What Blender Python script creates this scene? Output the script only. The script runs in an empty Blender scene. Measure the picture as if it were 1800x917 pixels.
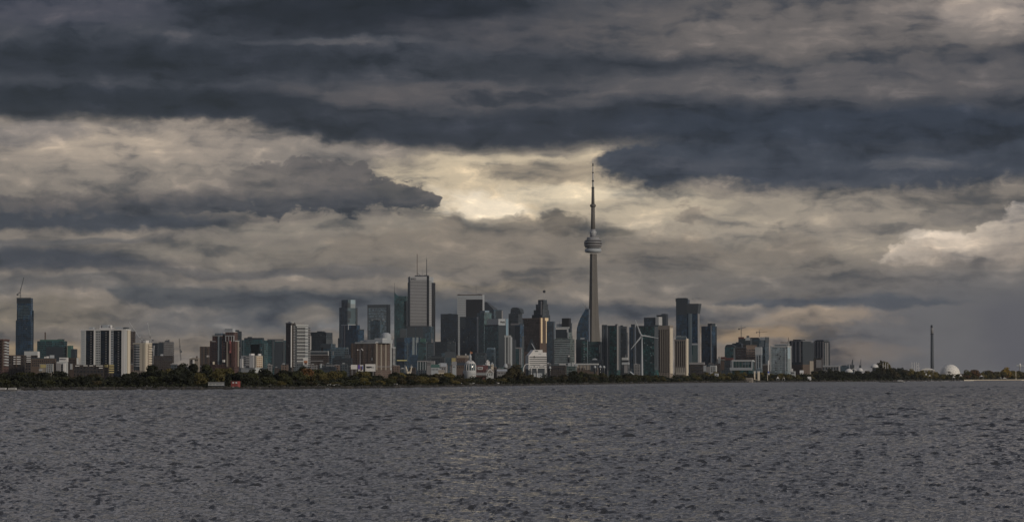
import bpy, bmesh, math, random
import numpy as np
from mathutils import Vector, Matrix
R = math.radians
random.seed(7)
S = bpy.context.scene
C = S.collection

# ------------------------------------------------------------------ camera
F = 4950.0                       # focal length in photo pixels (1800 wide)
CAMZ = 8.0
HORIZON = 662.0
PITCH = math.atan((HORIZON - 458.5) / F)
cd = bpy.data.cameras.new("camera")
cam = bpy.data.objects.new("camera", cd)
C.objects.link(cam)
cam.location = (0, 0, CAMZ)
cam.rotation_euler = (math.pi / 2 + PITCH, 0, 0)
cd.sensor_width = 36.0
cd.lens = 36.0 * F / 1800.0
cd.clip_start = 1.0
cd.clip_end = 60000.0
S.camera = cam
S.view_settings.view_transform = 'Standard'
S.view_settings.look = 'None'
S.view_settings.exposure = 0.22
S.view_settings.gamma = 1.0
S.cycles.max_bounces = 6
S.cycles.diffuse_bounces = 2
S.cycles.glossy_bounces = 3
S.cycles.caustics_reflective = False

# ------------------------------------------------------------------ light
SUN_AZ, SUN_EL = R(132), R(13)   # azimuth clockwise from the view direction
to_sun = Vector((math.sin(SUN_AZ) * math.cos(SUN_EL), math.cos(SUN_AZ) * math.cos(SUN_EL), math.sin(SUN_EL)))
sl = bpy.data.lights.new("sun", 'SUN')
sl.energy = 1.5
sl.angle = R(8)
sl.color = (1.0, 0.88, 0.73)
so = bpy.data.objects.new("sun", sl)
C.objects.link(so)
so.location = (300, -300, 300)
so.rotation_euler = to_sun.to_track_quat('Z', 'Y').to_euler()


def lin(c):
    r = []
    for v in c:
        v = v / 255.0
        r.append(v / 12.92 if v <= 0.04045 else ((v + 0.055) / 1.055) ** 2.4)
    return tuple(r)


# ------------------------------------------------------------------ node expression helper
class Net:
    def __init__(self, tree):
        self.t = tree
        self.n = tree.nodes
        self.l = tree.links

    def put(self, sock, v):
        if hasattr(v, 'is_output'):
            self.l.new(v, sock)
        else:
            sock.default_value = v

    def m(self, op, a, b=None, c=None, clamp=False):
        n = self.n.new('ShaderNodeMath')
        n.operation = op
        n.use_clamp = clamp
        self.put(n.inputs[0], a)
        if b is not None: self.put(n.inputs[1], b)
        if c is not None: self.put(n.inputs[2], c)
        return n.outputs[0]

    def vm(self, op, a, b=None):
        n = self.n.new('ShaderNodeVectorMath')
        n.operation = op
        self.put(n.inputs[0], a)
        if b is not None: self.put(n.inputs[1], b)
        return n.outputs['Value'] if op in ('DOT_PRODUCT', 'LENGTH') else n.outputs[0]

    def sep(self, v):
        n = self.n.new('ShaderNodeSeparateXYZ')
        self.l.new(v, n.inputs[0])
        return n.outputs[0], n.outputs[1], n.outputs[2]

    def com(self, x, y, z=0.0):
        n = self.n.new('ShaderNodeCombineXYZ')
        for i, v in enumerate((x, y, z)): self.put(n.inputs[i], v)
        return n.outputs[0]

    def noise(self, vec, scale=1.0, detail=4.0, rough=0.5, color=False, dist=0.0, dim='3D'):
        n = self.n.new('ShaderNodeTexNoise')
        n.noise_dimensions = dim
        if vec is not None: self.l.new(vec, n.inputs['Vector'])
        n.inputs['Scale'].default_value = scale
        n.inputs['Detail'].default_value = detail
        n.inputs['Roughness'].default_value = rough
        n.inputs['Distortion'].default_value = dist
        return n.outputs['Color'] if color else n.outputs[0]

    def ss(self, v, a, b, lo=0.0, hi=1.0):
        n = self.n.new('ShaderNodeMapRange')
        n.interpolation_type = 'SMOOTHSTEP'
        self.put(n.inputs[0], v)
        for i, q in enumerate((a, b, lo, hi)): self.put(n.inputs[1 + i], q)
        return n.outputs[0]

    def mr(self, v, a, b, lo=0.0, hi=1.0, clamp=True):
        n = self.n.new('ShaderNodeMapRange')
        n.clamp = clamp
        self.put(n.inputs[0], v)
        for i, q in enumerate((a, b, lo, hi)): self.put(n.inputs[1 + i], q)
        return n.outputs[0]

    def mix(self, f, a, b, blend='MIX'):
        n = self.n.new('ShaderNodeMix')
        n.data_type = 'RGBA'
        n.blend_type = blend
        self.put(n.inputs[0], f)
        for s, v in ((n.inputs[6], a), (n.inputs[7], b)):
            if hasattr(v, 'is_output'): self.l.new(v, s)
            else: s.default_value = (*v, 1.0) if len(v) == 3 else v
        return n.outputs[2]

    def ramp(self, f, stops):
        n = self.n.new('ShaderNodeValToRGB')
        e = n.color_ramp.elements
        while len(e) < len(stops): e.new(0.5)
        for i, (p, c) in enumerate(stops):
            e[i].position = p
            e[i].color = (*c, 1.0)
        self.l.new(f, n.inputs[0])
        return n.outputs[0]

    def curve(self, v, pts):
        n = self.n.new('ShaderNodeFloatCurve')
        cm = n.mapping
        c = cm.curves[0]
        pts = sorted(pts)
        while len(c.points) < len(pts): c.points.new(0.5, 0.5)
        for i, (x, y) in enumerate(pts):
            c.points[i].location = (x, y)
            c.points[i].handle_type = 'AUTO_CLAMPED'
        cm.update()
        self.l.new(v, n.inputs['Value'])
        return n.outputs[0]


# ------------------------------------------------------------------ sky: storm clouds over the Sky Texture
W = bpy.data.worlds.new("World")
S.world = W
W.use_nodes = True
W.node_tree.nodes.clear()
k = Net(W.node_tree)
STR = 0.1
tc = k.n.new('ShaderNodeTexCoord')
D = tc.outputs['Generated']
dx, dy, dz = k.sep(D)
az = k.m('ARCTAN2', dx, dy)
el = k.m('ARCSINE', k.m('MAXIMUM', dz, 0.0))
U = k.m('MULTIPLY_ADD', az, F, 900.0)        # direction of the cloud: azimuth and elevation, one unit = 1/4950 rad
V = k.m('MULTIPLY_ADD', el, -F, HORIZON)
P = k.com(U, V, 0.0)
w1 = k.vm('MULTIPLY', k.vm('SUBTRACT', k.noise(k.vm('MULTIPLY', P, (1 / 260, 1 / 105, 1)), 1, 3, 0.5, True), (0.5, 0.5, 0.5)), (190, 62, 0))
w2 = k.vm('MULTIPLY', k.vm('SUBTRACT', k.noise(k.vm('MULTIPLY', P, (1 / 62, 1 / 36, 1)), 1, 5, 0.58, True), (0.5, 0.5, 0.5)), (46, 26, 0))
PW = k.vm('ADD', k.vm('ADD', P, w1), w2)
_, VW, _ = k.sep(PW)
UW = k.sep(PW)[0]
PS = k.vm('ADD', P, w2)                       # only the small raggedness: crisp edges stay where they are
US, VS, _ = k.sep(PS)
PF = k.vm('ADD', P, k.vm('MULTIPLY', w2, (0.5, 0.35, 0)))
UF, VF, _ = k.sep(PF)
fine = k.m('SUBTRACT', k.noise(k.vm('MULTIPLY', PS, (1 / 46, 1 / 28, 1)), 1, 6, 0.6), 0.5)
fine2 = k.m('SUBTRACT', k.noise(k.vm('MULTIPLY', PS, (1 / 21, 1 / 15, 1)), 1, 4, 0.6), 0.5)
strat = k.m('SUBTRACT', k.noise(k.vm('MULTIPLY', PW, (1 / 300, 1 / 30, 1)), 1, 6, 0.62), 0.5)
mid = k.m('SUBTRACT', k.noise(k.vm('MULTIPLY', PW, (1 / 140, 1 / 46, 1)), 1, 6, 0.62), 0.5)

# the same kind of cloud deck all round the horizon
hz = k.m('ADD', k.m('MAXIMUM', dz, 0.0), 0.14)
PL = k.com(k.m('DIVIDE', dx, hz), k.m('DIVIDE', dy, hz), 3.7)
g = k.noise(PL, 0.75, 6, 0.55, dist=0.4)
col = k.ramp(g, [(0.30, lin((61, 68, 82))), (0.45, lin((99, 105, 114))), (0.58, lin((139, 139, 139))), (0.72, lin((188, 180, 168)))])


def blob(col, u, v, ru, rv, c, op=1.0, soft=0.6, na=0.25, P_=None, ns=None):
    d = k.vm('MULTIPLY', k.vm('SUBTRACT', P_ or PW, (u, v, 0)), (1 / ru, 1 / rv, 0))
    r = k.vm('LENGTH', d)
    if na: r = k.m('MULTIPLY_ADD', ns or fine, na * 3.2, r)
    f = k.ss(r, 1.0 + soft * 0.3, 1.0 - soft * 0.7, 0.0, op)
    return k.mix(f, col, lin(c))


def bank(col, top, bot, st, sb, c, op=1.0, u_=None, v_=None, c_low=None, rag=18, tag_=0):
    u_, v_ = u_ or UF, v_ or VF
    v0 = v_
    v_ = k.m('ADD', v_, k.m('ADD', k.m('MULTIPLY', fine, rag), k.m('MULTIPLY', fine2, rag * 0.6)))
    un = k.mr(u_, -600, 2400)
    tf = k.curve(un, [((x + 600) / 3000, (y + 300) / 1000) for x, y in top])
    bf = k.curve(un, [((x + 600) / 3000, (y + 300) / 1000) for x, y in bot])
    tv = k.m('MULTIPLY_ADD', tf, 1000, -300)
    bv = k.m('MULTIPLY_ADD', bf, 1000, -300)
    a = k.ss(k.m('SUBTRACT', v_, tv), 0.0, st)
    b = k.ss(k.m('SUBTRACT', bv, v_), 0.0, sb)
    f = k.m('MULTIPLY', k.m('MULTIPLY', a, b), op)
    cc = lin(c)
    if c_low is not None:
        h = k.m('DIVIDE', k.m('SUBTRACT', v_, tv), k.m('MAXIMUM', k.m('SUBTRACT', bv, tv), 1.0), clamp=True)
        cc = k.mix(h, lin(c), lin(c_low))
    return k.mix(f, col, cc)


# the part of the sky seen over the city
win = k.m('MULTIPLY', k.m('MULTIPLY', k.ss(U, -700, -100), k.ss(U, 2500, 1900)), k.ss(V, -260, -40))
col = k.mix(win, col, lin((112, 108, 101)))
# lower sky
col = blob(col, 1720, 590, 360, 140, (88, 91, 95), 0.97, 0.9, 0.05)
col = blob(col, 1790, 590, 110, 80, (79, 82, 90), 0.8, 0.9, 0.05)
col = blob(col, 300, 270, 420, 75, (136, 129, 118), 0.95, 0.8, 0.2)
col = blob(col, 190, 262, 150, 40, (150, 141, 126), 0.7, 0.8, 0.3)
col = blob(col, 560, 290, 170, 60, (112, 109, 104), 0.8, 0.9, 0.15)
col = blob(col, 60, 238, 110, 26, (112, 109, 106), 0.8, 0.7, 0.35)
col = blob(col, 1330, 405, 420, 75, (140, 134, 120), 0.9, 0.8, 0.2)
col = blob(col, 1250, 470, 330, 55, (108, 105, 98), 0.85, 0.9, 0.25)
col = blob(col, 1500, 400, 160, 40, (126, 121, 111), 0.8, 0.8, 0.2)
col = blob(col, 1330, 505, 260, 26, (92, 92, 91), 0.8, 0.9, 0.2)
col = blob(col, 860, 440, 330, 60, (116, 111, 101), 0.9, 0.8, 0.25)
col = blob(col, 640, 470, 190, 26, (92, 90, 86), 0.8, 0.8, 0.25)
col = blob(col, 770, 522, 250, 14, (88, 88, 87), 0.8, 0.8, 0.25)
col = blob(col, 860, 503, 150, 9, (128, 120, 104), 0.75, 0.8, 0.3)
col = blob(col, 700, 560, 520, 40, (76, 82, 88), 0.92, 0.8, 0.2)
col = blob(col, 420, 450, 330, 26, (112, 109, 101), 0.85, 0.8, 0.25)
col = blob(col, 560, 408, 260, 18, (122, 118, 108), 0.8, 0.8, 0.25)
col = blob(col, 500, 482, 330, 11, (82, 84, 87), 0.8, 0.8, 0.3)
col = blob(col, 820, 545, 330, 18, (76, 81, 88), 0.8, 0.8, 0.3)
col = blob(col, 1190, 548, 230, 13, (82, 85, 89), 0.8, 0.8, 0.3)
col = blob(col, 1120, 475, 130, 12, (90, 90, 89), 0.7, 0.8, 0.3)
# left dark streaks
col = bank(col, [(-600, 330), (0, 338), (250, 346), (420, 366), (600, 395), (2400, 395)], [(-600, 420), (0, 414), (330, 414), (430, 400), (520, 392), (700, 380), (2400, 380)], 40, 14, (52, 58, 69), 0.95, US, VS)
col = bank(col, [(-600, 415), (0, 420), (150, 424), (300, 445), (420, 462), (2400, 462)], [(-600, 490), (0, 488), (200, 484), (340, 478), (430, 455), (2400, 430)], 28, 20, (52, 58, 69), 0.95, US, VS)
col = blob(col, 90, 422, 240, 9, (82, 84, 87), 0.8, 0.8, 0.2)
col = blob(col, 60, 500, 300, 16, (82, 84, 86), 0.85, 0.9, 0.2)
col = bank(col, [(-600, 490), (0, 496), (180, 496), (420, 498), (700, 512), (1000, 530), (2400, 560)], [(-600, 506), (0, 508), (180, 512), (210, 540), (420, 552), (700, 566), (1000, 560), (2400, 520)], 16, 14, (68, 74, 80), 0.9, US, VS)
col = blob(col, 60, 555, 190, 34, (104, 100, 90), 0.85, 0.8, 0.35)
col = blob(col, 40, 590, 140, 16, (84, 83, 82), 0.7, 0.8, 0.35)
col = blob(col, 20, 612, 240, 18, (126, 112, 88), 0.85, 0.8, 0.25)
col = blob(col, 420, 608, 260, 22, (108, 102, 92), 0.75, 0.8, 0.3)
col = blob(col, 560, 560, 60, 18, (108, 105, 98), 0.7, 0.8, 0.4)
col = blob(col, 1000, 610, 260, 40, (100, 98, 93), 0.8, 0.8, 0.25)
# right streaks
col = bank(col, [(-600, 540), (1180, 540), (1280, 520), (1420, 513), (1560, 512), (1660, 520), (1760, 530), (2400, 520)], [(-600, 520), (1180, 535), (1300, 540), (1450, 547), (1600, 546), (1700, 536), (2400, 530)], 16, 8, (68, 75, 84), 0.92, US, VS)
col = blob(col, 1450, 560, 110, 18, (134, 123, 107), 0.85, 0.8, 0.4)
col = blob(col, 1345, 586, 130, 14, (136, 118, 92), 0.75, 0.8, 0.4)
col = blob(col, 1400, 620, 200, 26, (110, 102, 93), 0.8, 0.8, 0.25)
# bright opening beside the tall tower
col = blob(col, 880, 330, 300, 72, (168, 158, 134), 0.98, 0.55, 0.3)
col = blob(col, 1120, 360, 180, 46, (160, 152, 132), 0.85, 0.7, 0.35)
col = blob(col, 850, 362, 105, 28, (196, 188, 166), 0.92, 0.9, 0.6)
col = blob(col, 1010, 340, 120, 16, (186, 177, 152), 0.8, 0.7, 0.35)
col = blob(col, 1120, 395, 46, 9, (160, 152, 134), 0.6, 0.9, 0.6)
col = blob(col, 960, 302, 130, 22, (134, 126, 110), 0.9, 0.6, 0.4, PS)
col = blob(col, 880, 278, 150, 10, (170, 160, 136), 0.6, 0.8, 0.4)
# cumulus heads under the opening
col = bank(col, [(-600, 470), (540, 430), (640, 395), (760, 385), (800, 372), (840, 393), (880, 388), (930, 384), (1040, 402), (1120, 412), (1200, 398), (1300, 430), (1400, 408), (1500, 450), (2400, 470)],
           [(-600, 480), (540, 490), (900, 500), (1100, 500), (1500, 490), (2400, 480)], 26, 60, (118, 112, 101), 0.85, US, VS, (100, 97, 92), 60)
col = blob(col, 982, 394, 62, 20, (92, 88, 82), 0.85, 1.0, 1.3, PS)
col = blob(col, 1080, 410, 46, 9, (98, 95, 87), 0.7, 0.7, 0.4, PS)
col = blob(col, 1215, 378, 38, 18, (116, 110, 101), 0.7, 0.9, 1.2, PS)
col = blob(col, 1365, 415, 40, 24, (104, 101, 95), 0.6, 0.9, 1.2, PS)
col = blob(col, 900, 395, 80, 16, (106, 102, 94), 0.7, 0.7, 0.5, PS)
# right puff
col = bank(col, [(-600, 560), (1460, 520), (1520, 468), (1575, 430), (1640, 410), (1690, 408), (1724, 398), (1765, 366), (1800, 348), (1900, 340), (2400, 300)],
           [(-600, 470), (1480, 470), (1540, 474), (1650, 477), (1740, 480), (1900, 470), (2400, 470)], 9, 30, (170, 162, 147), 0.92, US, VS, (116, 111, 105), 55)
col = blob(col, 1640, 418, 60, 9, (190, 181, 164), 0.7, 0.8, 0.7, PS)
col = blob(col, 1690, 385, 75, 18, (112, 109, 103), 0.8, 0.6, 0.4, PS)
col = blob(col, 1660, 432, 60, 14, (182, 172, 154), 0.6, 0.8, 0.5, PS)
# cloud tongue reaching in from the left
col = bank(col, [(-600, 330), (0, 345), (200, 330), (380, 300), (520, 280), (600, 284), (640, 292), (668, 306), (700, 318), (735, 322), (765, 334), (776, 352), (785, 380), (2400, 420)],
           [(-600, 388), (0, 388), (250, 384), (400, 381), (520, 381), (640, 376), (760, 371), (776, 362), (790, 340), (2400, 300)], 9, 12, (98, 95, 93), 0.97, US, VS, (58, 62, 71), 70)
col = blob(col, 690, 340, 56, 14, (70, 71, 72), 0.55, 0.8, 0.5, PS)
col = blob(col, 250, 318, 300, 34, (124, 119, 110), 0.75, 0.9, 0.3)
# storm deck: lower sheet on the right, then the main sheet
col = bank(col, [(-600, 330), (990, 300), (1040, 268), (1100, 240), (2400, 200)],
           [(-600, 200), (980, 262), (1040, 300), (1066, 326), (1110, 338), (1165, 353), (1205, 342), (1250, 337), (1296, 340), (1322, 354), (1400, 347), (1500, 352), (1600, 354), (1700, 347), (1800, 338), (2400, 330)],
           24, 34, (58, 64, 75), 0.97, US, VS, (49, 56, 69), 44)
col = blob(col, 1190, 287, 150, 15, (74, 77, 85), 0.6, 0.9, 0.5)
col = blob(col, 1440, 322, 170, 12, (68, 73, 82), 0.6, 0.9, 0.5)
col = blob(col, 1610, 293, 110, 12, (82, 85, 91), 0.6, 0.9, 0.8, PS)
col = bank(col, [(-600, -300), (2400, -300)],
           [(-600, 200), (0, 208), (100, 206), (200, 210), (300, 222), (420, 221), (490, 242), (600, 258), (750, 263), (900, 266), (1000, 259), (1100, 257), (1250, 262), (1400, 270), (1560, 278), (1700, 274), (1800, 262), (2400, 240)],
           1, 24, (60, 62, 69), 0.98, UF, VF, None, 26)
dk = (45, 49, 59)
col = blob(col, 100, 20, 260, 46, (70, 70, 79), 0.85, 0.9, 0.15)
col = blob(col, 640, 22, 380, 60, (29, 31, 42), 0.97, 0.8, 0.15)
col = blob(col, 250, 112, 480, 42, (38, 41, 51), 0.92, 0.8, 0.2)
col = blob(col, 250, 188, 520, 34, (35, 39, 50), 0.95, 0.7, 0.15)
col = blob(col, 930, 62, 260, 28, (70, 69, 73), 0.85, 0.8, 0.25)
col = blob(col, 1480, 50, 520, 92, (97, 94, 92), 0.93, 0.9, 0.2)
col = blob(col, 1770, 25, 190, 62, (140, 133, 124), 0.85, 0.8, 0.3)
col = blob(col, 1730, 75, 130, 30, (104, 101, 98), 0.7, 0.8, 0.3)
col = blob(col, 1000, 118, 350, 30, (50, 52, 59), 0.93, 0.7, 0.25)
col = blob(col, 1420, 118, 160, 9, (80, 80, 81), 0.6, 0.8, 0.3)
col = blob(col, 820, 166, 330, 26, (82, 80, 82), 0.85, 0.8, 0.3)
col = blob(col, 1500, 150, 560, 38, (85, 84, 86), 0.88, 0.8, 0.25)
col = blob(col, 1000, 225, 640, 36, (42, 46, 57), 0.95, 0.7, 0.2)
col = blob(col, 1560, 232, 520, 40, (46, 53, 66), 0.93, 0.7, 0.2)
col = blob(col, 600, 78, 190, 7, (78, 79, 83), 0.7, 0.8, 0.2)
col = blob(col, 1040, 172, 90, 22, (74, 74, 78), 0.7, 0.8, 0.4)
# texture of the cloud: slate hollows, pale heads
billow = k.m('SUBTRACT', 0.32, k.m('ABSOLUTE', k.m('SUBTRACT', k.noise(k.vm('MULTIPLY', PW, (1 / 95, 1 / 44, 1)), 1, 5, 0.55), 0.5)), None)
vo = k.n.new('ShaderNodeTexVoronoi')
vo.voronoi_dimensions = '2D'
vo.feature = 'SMOOTH_F1'
k.l.new(k.vm('MULTIPLY', k.vm('ADD', P, k.vm('MULTIPLY', w2, (1.3, 1.3, 0))), (1 / 120, 1 / 62, 1)), vo.inputs['Vector'])
vo.inputs['Scale'].default_value = 1.0
vo.inputs['Detail'].default_value = 2.0
vo.inputs['Roughness'].default_value = 0.55
vo.inputs['Smoothness'].default_value = 0.45
puff = k.m('SUBTRACT', 0.60, vo.outputs['Distance'])
tex = k.m('ADD', k.m('ADD', k.m('MULTIPLY_ADD', strat, 0.95, k.m('MULTIPLY', puff, 0.42)), k.m('MULTIPLY', mid, 1.0)), k.m('ADD', k.m('MULTIPLY', fine, 0.5), k.m('MULTIPLY_ADD', billow, 0.55, -0.14)))
rain = k.m('MULTIPLY', k.ss(UW, 1420, 1720), k.ss(VW, 470, 540))
tex = k.m('MULTIPLY', tex, k.m('MULTIPLY_ADD', rain, -0.85, 1.0))
col = k.mix(k.ss(tex, 0.02, -0.5, 0.0, 0.95), col, k.vm('MULTIPLY', col, (0.36, 0.41, 0.52)))
col = k.mix(k.ss(tex, -0.02, 0.5, 0.0, 0.95), col, k.vm('MULTIPLY', col, (1.80, 1.70, 1.55)))
cx, cy, cz = k.sep(col)
lum = k.m('MAXIMUM', k.m('ADD', k.m('ADD', k.m('MULTIPLY', cx, 0.3), k.m('MULTIPLY', cy, 0.55)), k.m('MULTIPLY', cz, 0.15)), 0.004)
gain = k.m('POWER', k.m('DIVIDE', lum, 0.125), 0.23)
col = k.vm('SCALE', col)
k.l.new(gain, col.node.inputs['Scale'])
col = k.mix(k.ss(lum, 0.10, 0.02), k.vm('MULTIPLY', col, (1.055, 0.985, 0.995)), k.vm('MULTIPLY', col, (0.95, 0.99, 1.13)))
cloud = k.vm('MULTIPLY', col, (1 / STR,) * 3)
st = k.n.new('ShaderNodeTexSky')
st.sky_type = 'NISHITA'
st.sun_disc = False
st.sun_elevation = SUN_EL
st.sun_rotation = SUN_AZ
st.altitude = 80
skyc = k.mix(0.97, st.outputs[0], cloud)
bg = k.n.new('ShaderNodeBackground')
k.l.new(skyc, bg.inputs[0])
bg.inputs[1].default_value = STR
ow = k.n.new('ShaderNodeOutputWorld')
k.l.new(bg.outputs[0], ow.inputs[0])
W.cycles.sampling_method = 'MANUAL'
W.cycles.sample_map_resolution = 1024

# ------------------------------------------------------------------ helpers
CP, SP = math.cos(PITCH), math.sin(PITCH)


def at(px, py, d):
    """World point at depth d (metres along the view axis on the ground) on the sight line of a photo pixel."""
    xc, yc = (px - 900.0) / F, (458.5 - py) / F
    v = Vector((xc, CP - yc * SP, SP + yc * CP))
    v *= d / v.y
    return Vector((v.x, v.y, v.z + CAMZ))


def zat(py, d): return at(900, py, d).z


def tag(o, label=None, cat=None, group=None, kind=None):
    if label: o['label'] = label
    if cat: o['category'] = cat
    if group: o['group'] = group
    if kind: o['kind'] = kind
    return o


def empty(name, loc, rz=0.0):
    o = bpy.data.objects.new(name, None)
    o.empty_display_size = 2.0
    C.objects.link(o)
    o.location = loc
    o.rotation_euler = (0, 0, rz)
    return o


def mesh_obj(name, me, parent=None):
    o = bpy.data.objects.new(name, me)
    C.objects.link(o)
    if parent: o.parent = parent
    return o


def pydata(name, verts, faces, mat, parent=None, smooth=False):
    me = bpy.data.meshes.new(name)
    me.from_pydata(verts, [], faces)
    me.materials.append(mat)
    if smooth:
        me.polygons.foreach_set('use_smooth', [True] * len(me.polygons))
    return mesh_obj(name, me, parent)


class MB:
    """collects shapes into one mesh"""
    def __init__(self): self.v, self.f = [], []

    def add(self, v, f):
        b = len(self.v)
        self.v += [tuple(q) for q in v]
        self.f += [tuple(i + b for i in q) for q in f]
        return self

    def box(self, x0, x1, y0, y1, z0, z1):
        return self.add([(x0, y0, z0), (x1, y0, z0), (x1, y1, z0), (x0, y1, z0), (x0, y0, z1), (x1, y0, z1), (x1, y1, z1), (x0, y1, z1)],
                        [(0, 3, 2, 1), (4, 5, 6, 7), (0, 1, 5, 4), (1, 2, 6, 5), (2, 3, 7, 6), (3, 0, 4, 7)])

    def prism(self, pts, z0, z1):
        """pts: anticlockwise outline; z1 a number or one height per point"""
        n = len(pts)
        zt = z1 if isinstance(z1, (list, tuple)) else [z1] * n
        v = [(x, y, z0) for x, y in pts] + [(x, y, z) for (x, y), z in zip(pts, zt)]
        return self.add(v, [tuple(reversed(range(n))), tuple(range(n, 2 * n))] + [(i, (i + 1) % n, n + (i + 1) % n, n + i) for i in range(n)])

    def lathe(self, prof, seg=20, cx=0, cy=0):
        """prof: (radius, z) from bottom to top"""
        v = [(cx + r * math.cos(2 * math.pi * i / seg), cy + r * math.sin(2 * math.pi * i / seg), z) for r, z in prof for i in range(seg)]
        f = [(j * seg + i, j * seg + (i + 1) % seg, (j + 1) * seg + (i + 1) % seg, (j + 1) * seg + i) for j in range(len(prof) - 1) for i in range(seg)]
        f += [tuple(reversed(range(seg))), tuple(range((len(prof) - 1) * seg, len(prof) * seg))]
        return self.add(v, f)

    def tube(self, a, b, r0, r1=None, seg=6):
        a, b = Vector(a), Vector(b)
        r1 = r0 if r1 is None else r1
        q = (b - a).to_track_quat('Z', 'Y')
        v = []
        for p, r in ((a, r0), (b, r1)):
            for i in range(seg):
                t = 2 * math.pi * i / seg
                v.append(p + q @ Vector((r * math.cos(t), r * math.sin(t), 0)))
        return self.add(v, [(i, (i + 1) % seg, seg + (i + 1) % seg, seg + i) for i in range(seg)] + [tuple(reversed(range(seg))), tuple(range(seg, 2 * seg))])

    def build(self, name, mat, parent=None, smooth=False):
        return pydata(name, self.v, self.f, mat, parent, smooth)


# ------------------------------------------------------------------ materials
def newmat(name):
    m = bpy.data.materials.new(name)
    m.use_nodes = True
    k = Net(m.node_tree)
    return m, k, m.node_tree.nodes['Principled BSDF']


def plain(name, c, rough=0.7, metal=0.0, var=0.12, scale=0.4, spec=0.5):
    """a painted or rendered surface with a little weathering"""
    m, k, b = newmat(name)
    t = k.n.new('ShaderNodeTexCoord')
    n = k.noise(t.outputs['Object'], scale, 4, 0.6)
    f = k.mr(n, 0.25, 0.75, 1 - var, 1 + var)
    v = k.vm('SCALE', (0, 0, 0))
    v.node.inputs[0].default_value = c
    k.l.new(f, v.node.inputs['Scale'])
    k.l.new(v, b.inputs['Base Color'])
    b.inputs['Roughness'].default_value = rough
    b.inputs['Metallic'].default_value = metal
    b.inputs['Specular IOR Level'].default_value = spec
    return m


def facade(name, glass, wall, fh=3.3, bw=2.4, wf=0.75, wh=0.7, var=0.6, blind=0.03, rough=0.12, ior=1.75, blindc=(0.16, 0.18, 0.18)):
    """far curtain wall: storeys fh and bays bw too small to tell apart; every pane has its own tone, a few have pale blinds"""
    m, k, b = newmat(name)
    t = k.n.new('ShaderNodeTexCoord')
    x, y, z = k.sep(t.outputs['Object'])
    h = k.m('DIVIDE', k.m('ADD', x, y), bw)
    v = k.m('DIVIDE', z, fh)
    pane = k.m('MULTIPLY', k.m('LESS_THAN', k.m('FRACT', h), wf), k.m('LESS_THAN', k.m('FRACT', v), wh))
    wn = k.n.new('ShaderNodeTexWhiteNoise')
    wn.noise_dimensions = '2D'
    k.l.new(k.com(k.m('FLOOR', h), k.m('FLOOR', v)), wn.inputs['Vector'])
    wg = k.n.new('ShaderNodeTexWhiteNoise')
    wg.noise_dimensions = '2D'
    k.l.new(k.com(k.m('FLOOR', k.m('DIVIDE', h, 2.0)), k.m('FLOOR', k.m('DIVIDE', v, 2.0))), wg.inputs['Vector'])
    big = k.noise(t.outputs['Object'], 0.035, 3, 0.6)  # broad patches of reflected sky, put into the glass tone below
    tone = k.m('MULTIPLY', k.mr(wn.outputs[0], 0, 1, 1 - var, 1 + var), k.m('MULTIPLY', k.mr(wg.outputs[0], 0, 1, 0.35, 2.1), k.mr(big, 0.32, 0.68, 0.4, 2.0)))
    gv = k.vm('SCALE', (0, 0, 0))
    gv.node.inputs[0].default_value = glass
    k.l.new(tone, gv.node.inputs['Scale'])
    gl = k.mix(k.m('GREATER_THAN', wn.outputs[0], 1 - blind), gv, blindc)
    wv = k.vm('SCALE', (0, 0, 0))
    wv.node.inputs[0].default_value = wall
    k.l.new(k.mr(big, 0.3, 0.7, 0.88, 1.12), wv.node.inputs['Scale'])
    k.l.new(k.mix(pane, wv, gl), b.inputs['Base Color'])
    k.l.new(k.mr(pane, 0, 1, 0.75, rough), b.inputs['Roughness'])
    b.inputs['IOR'].default_value = ior
    return m


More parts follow.
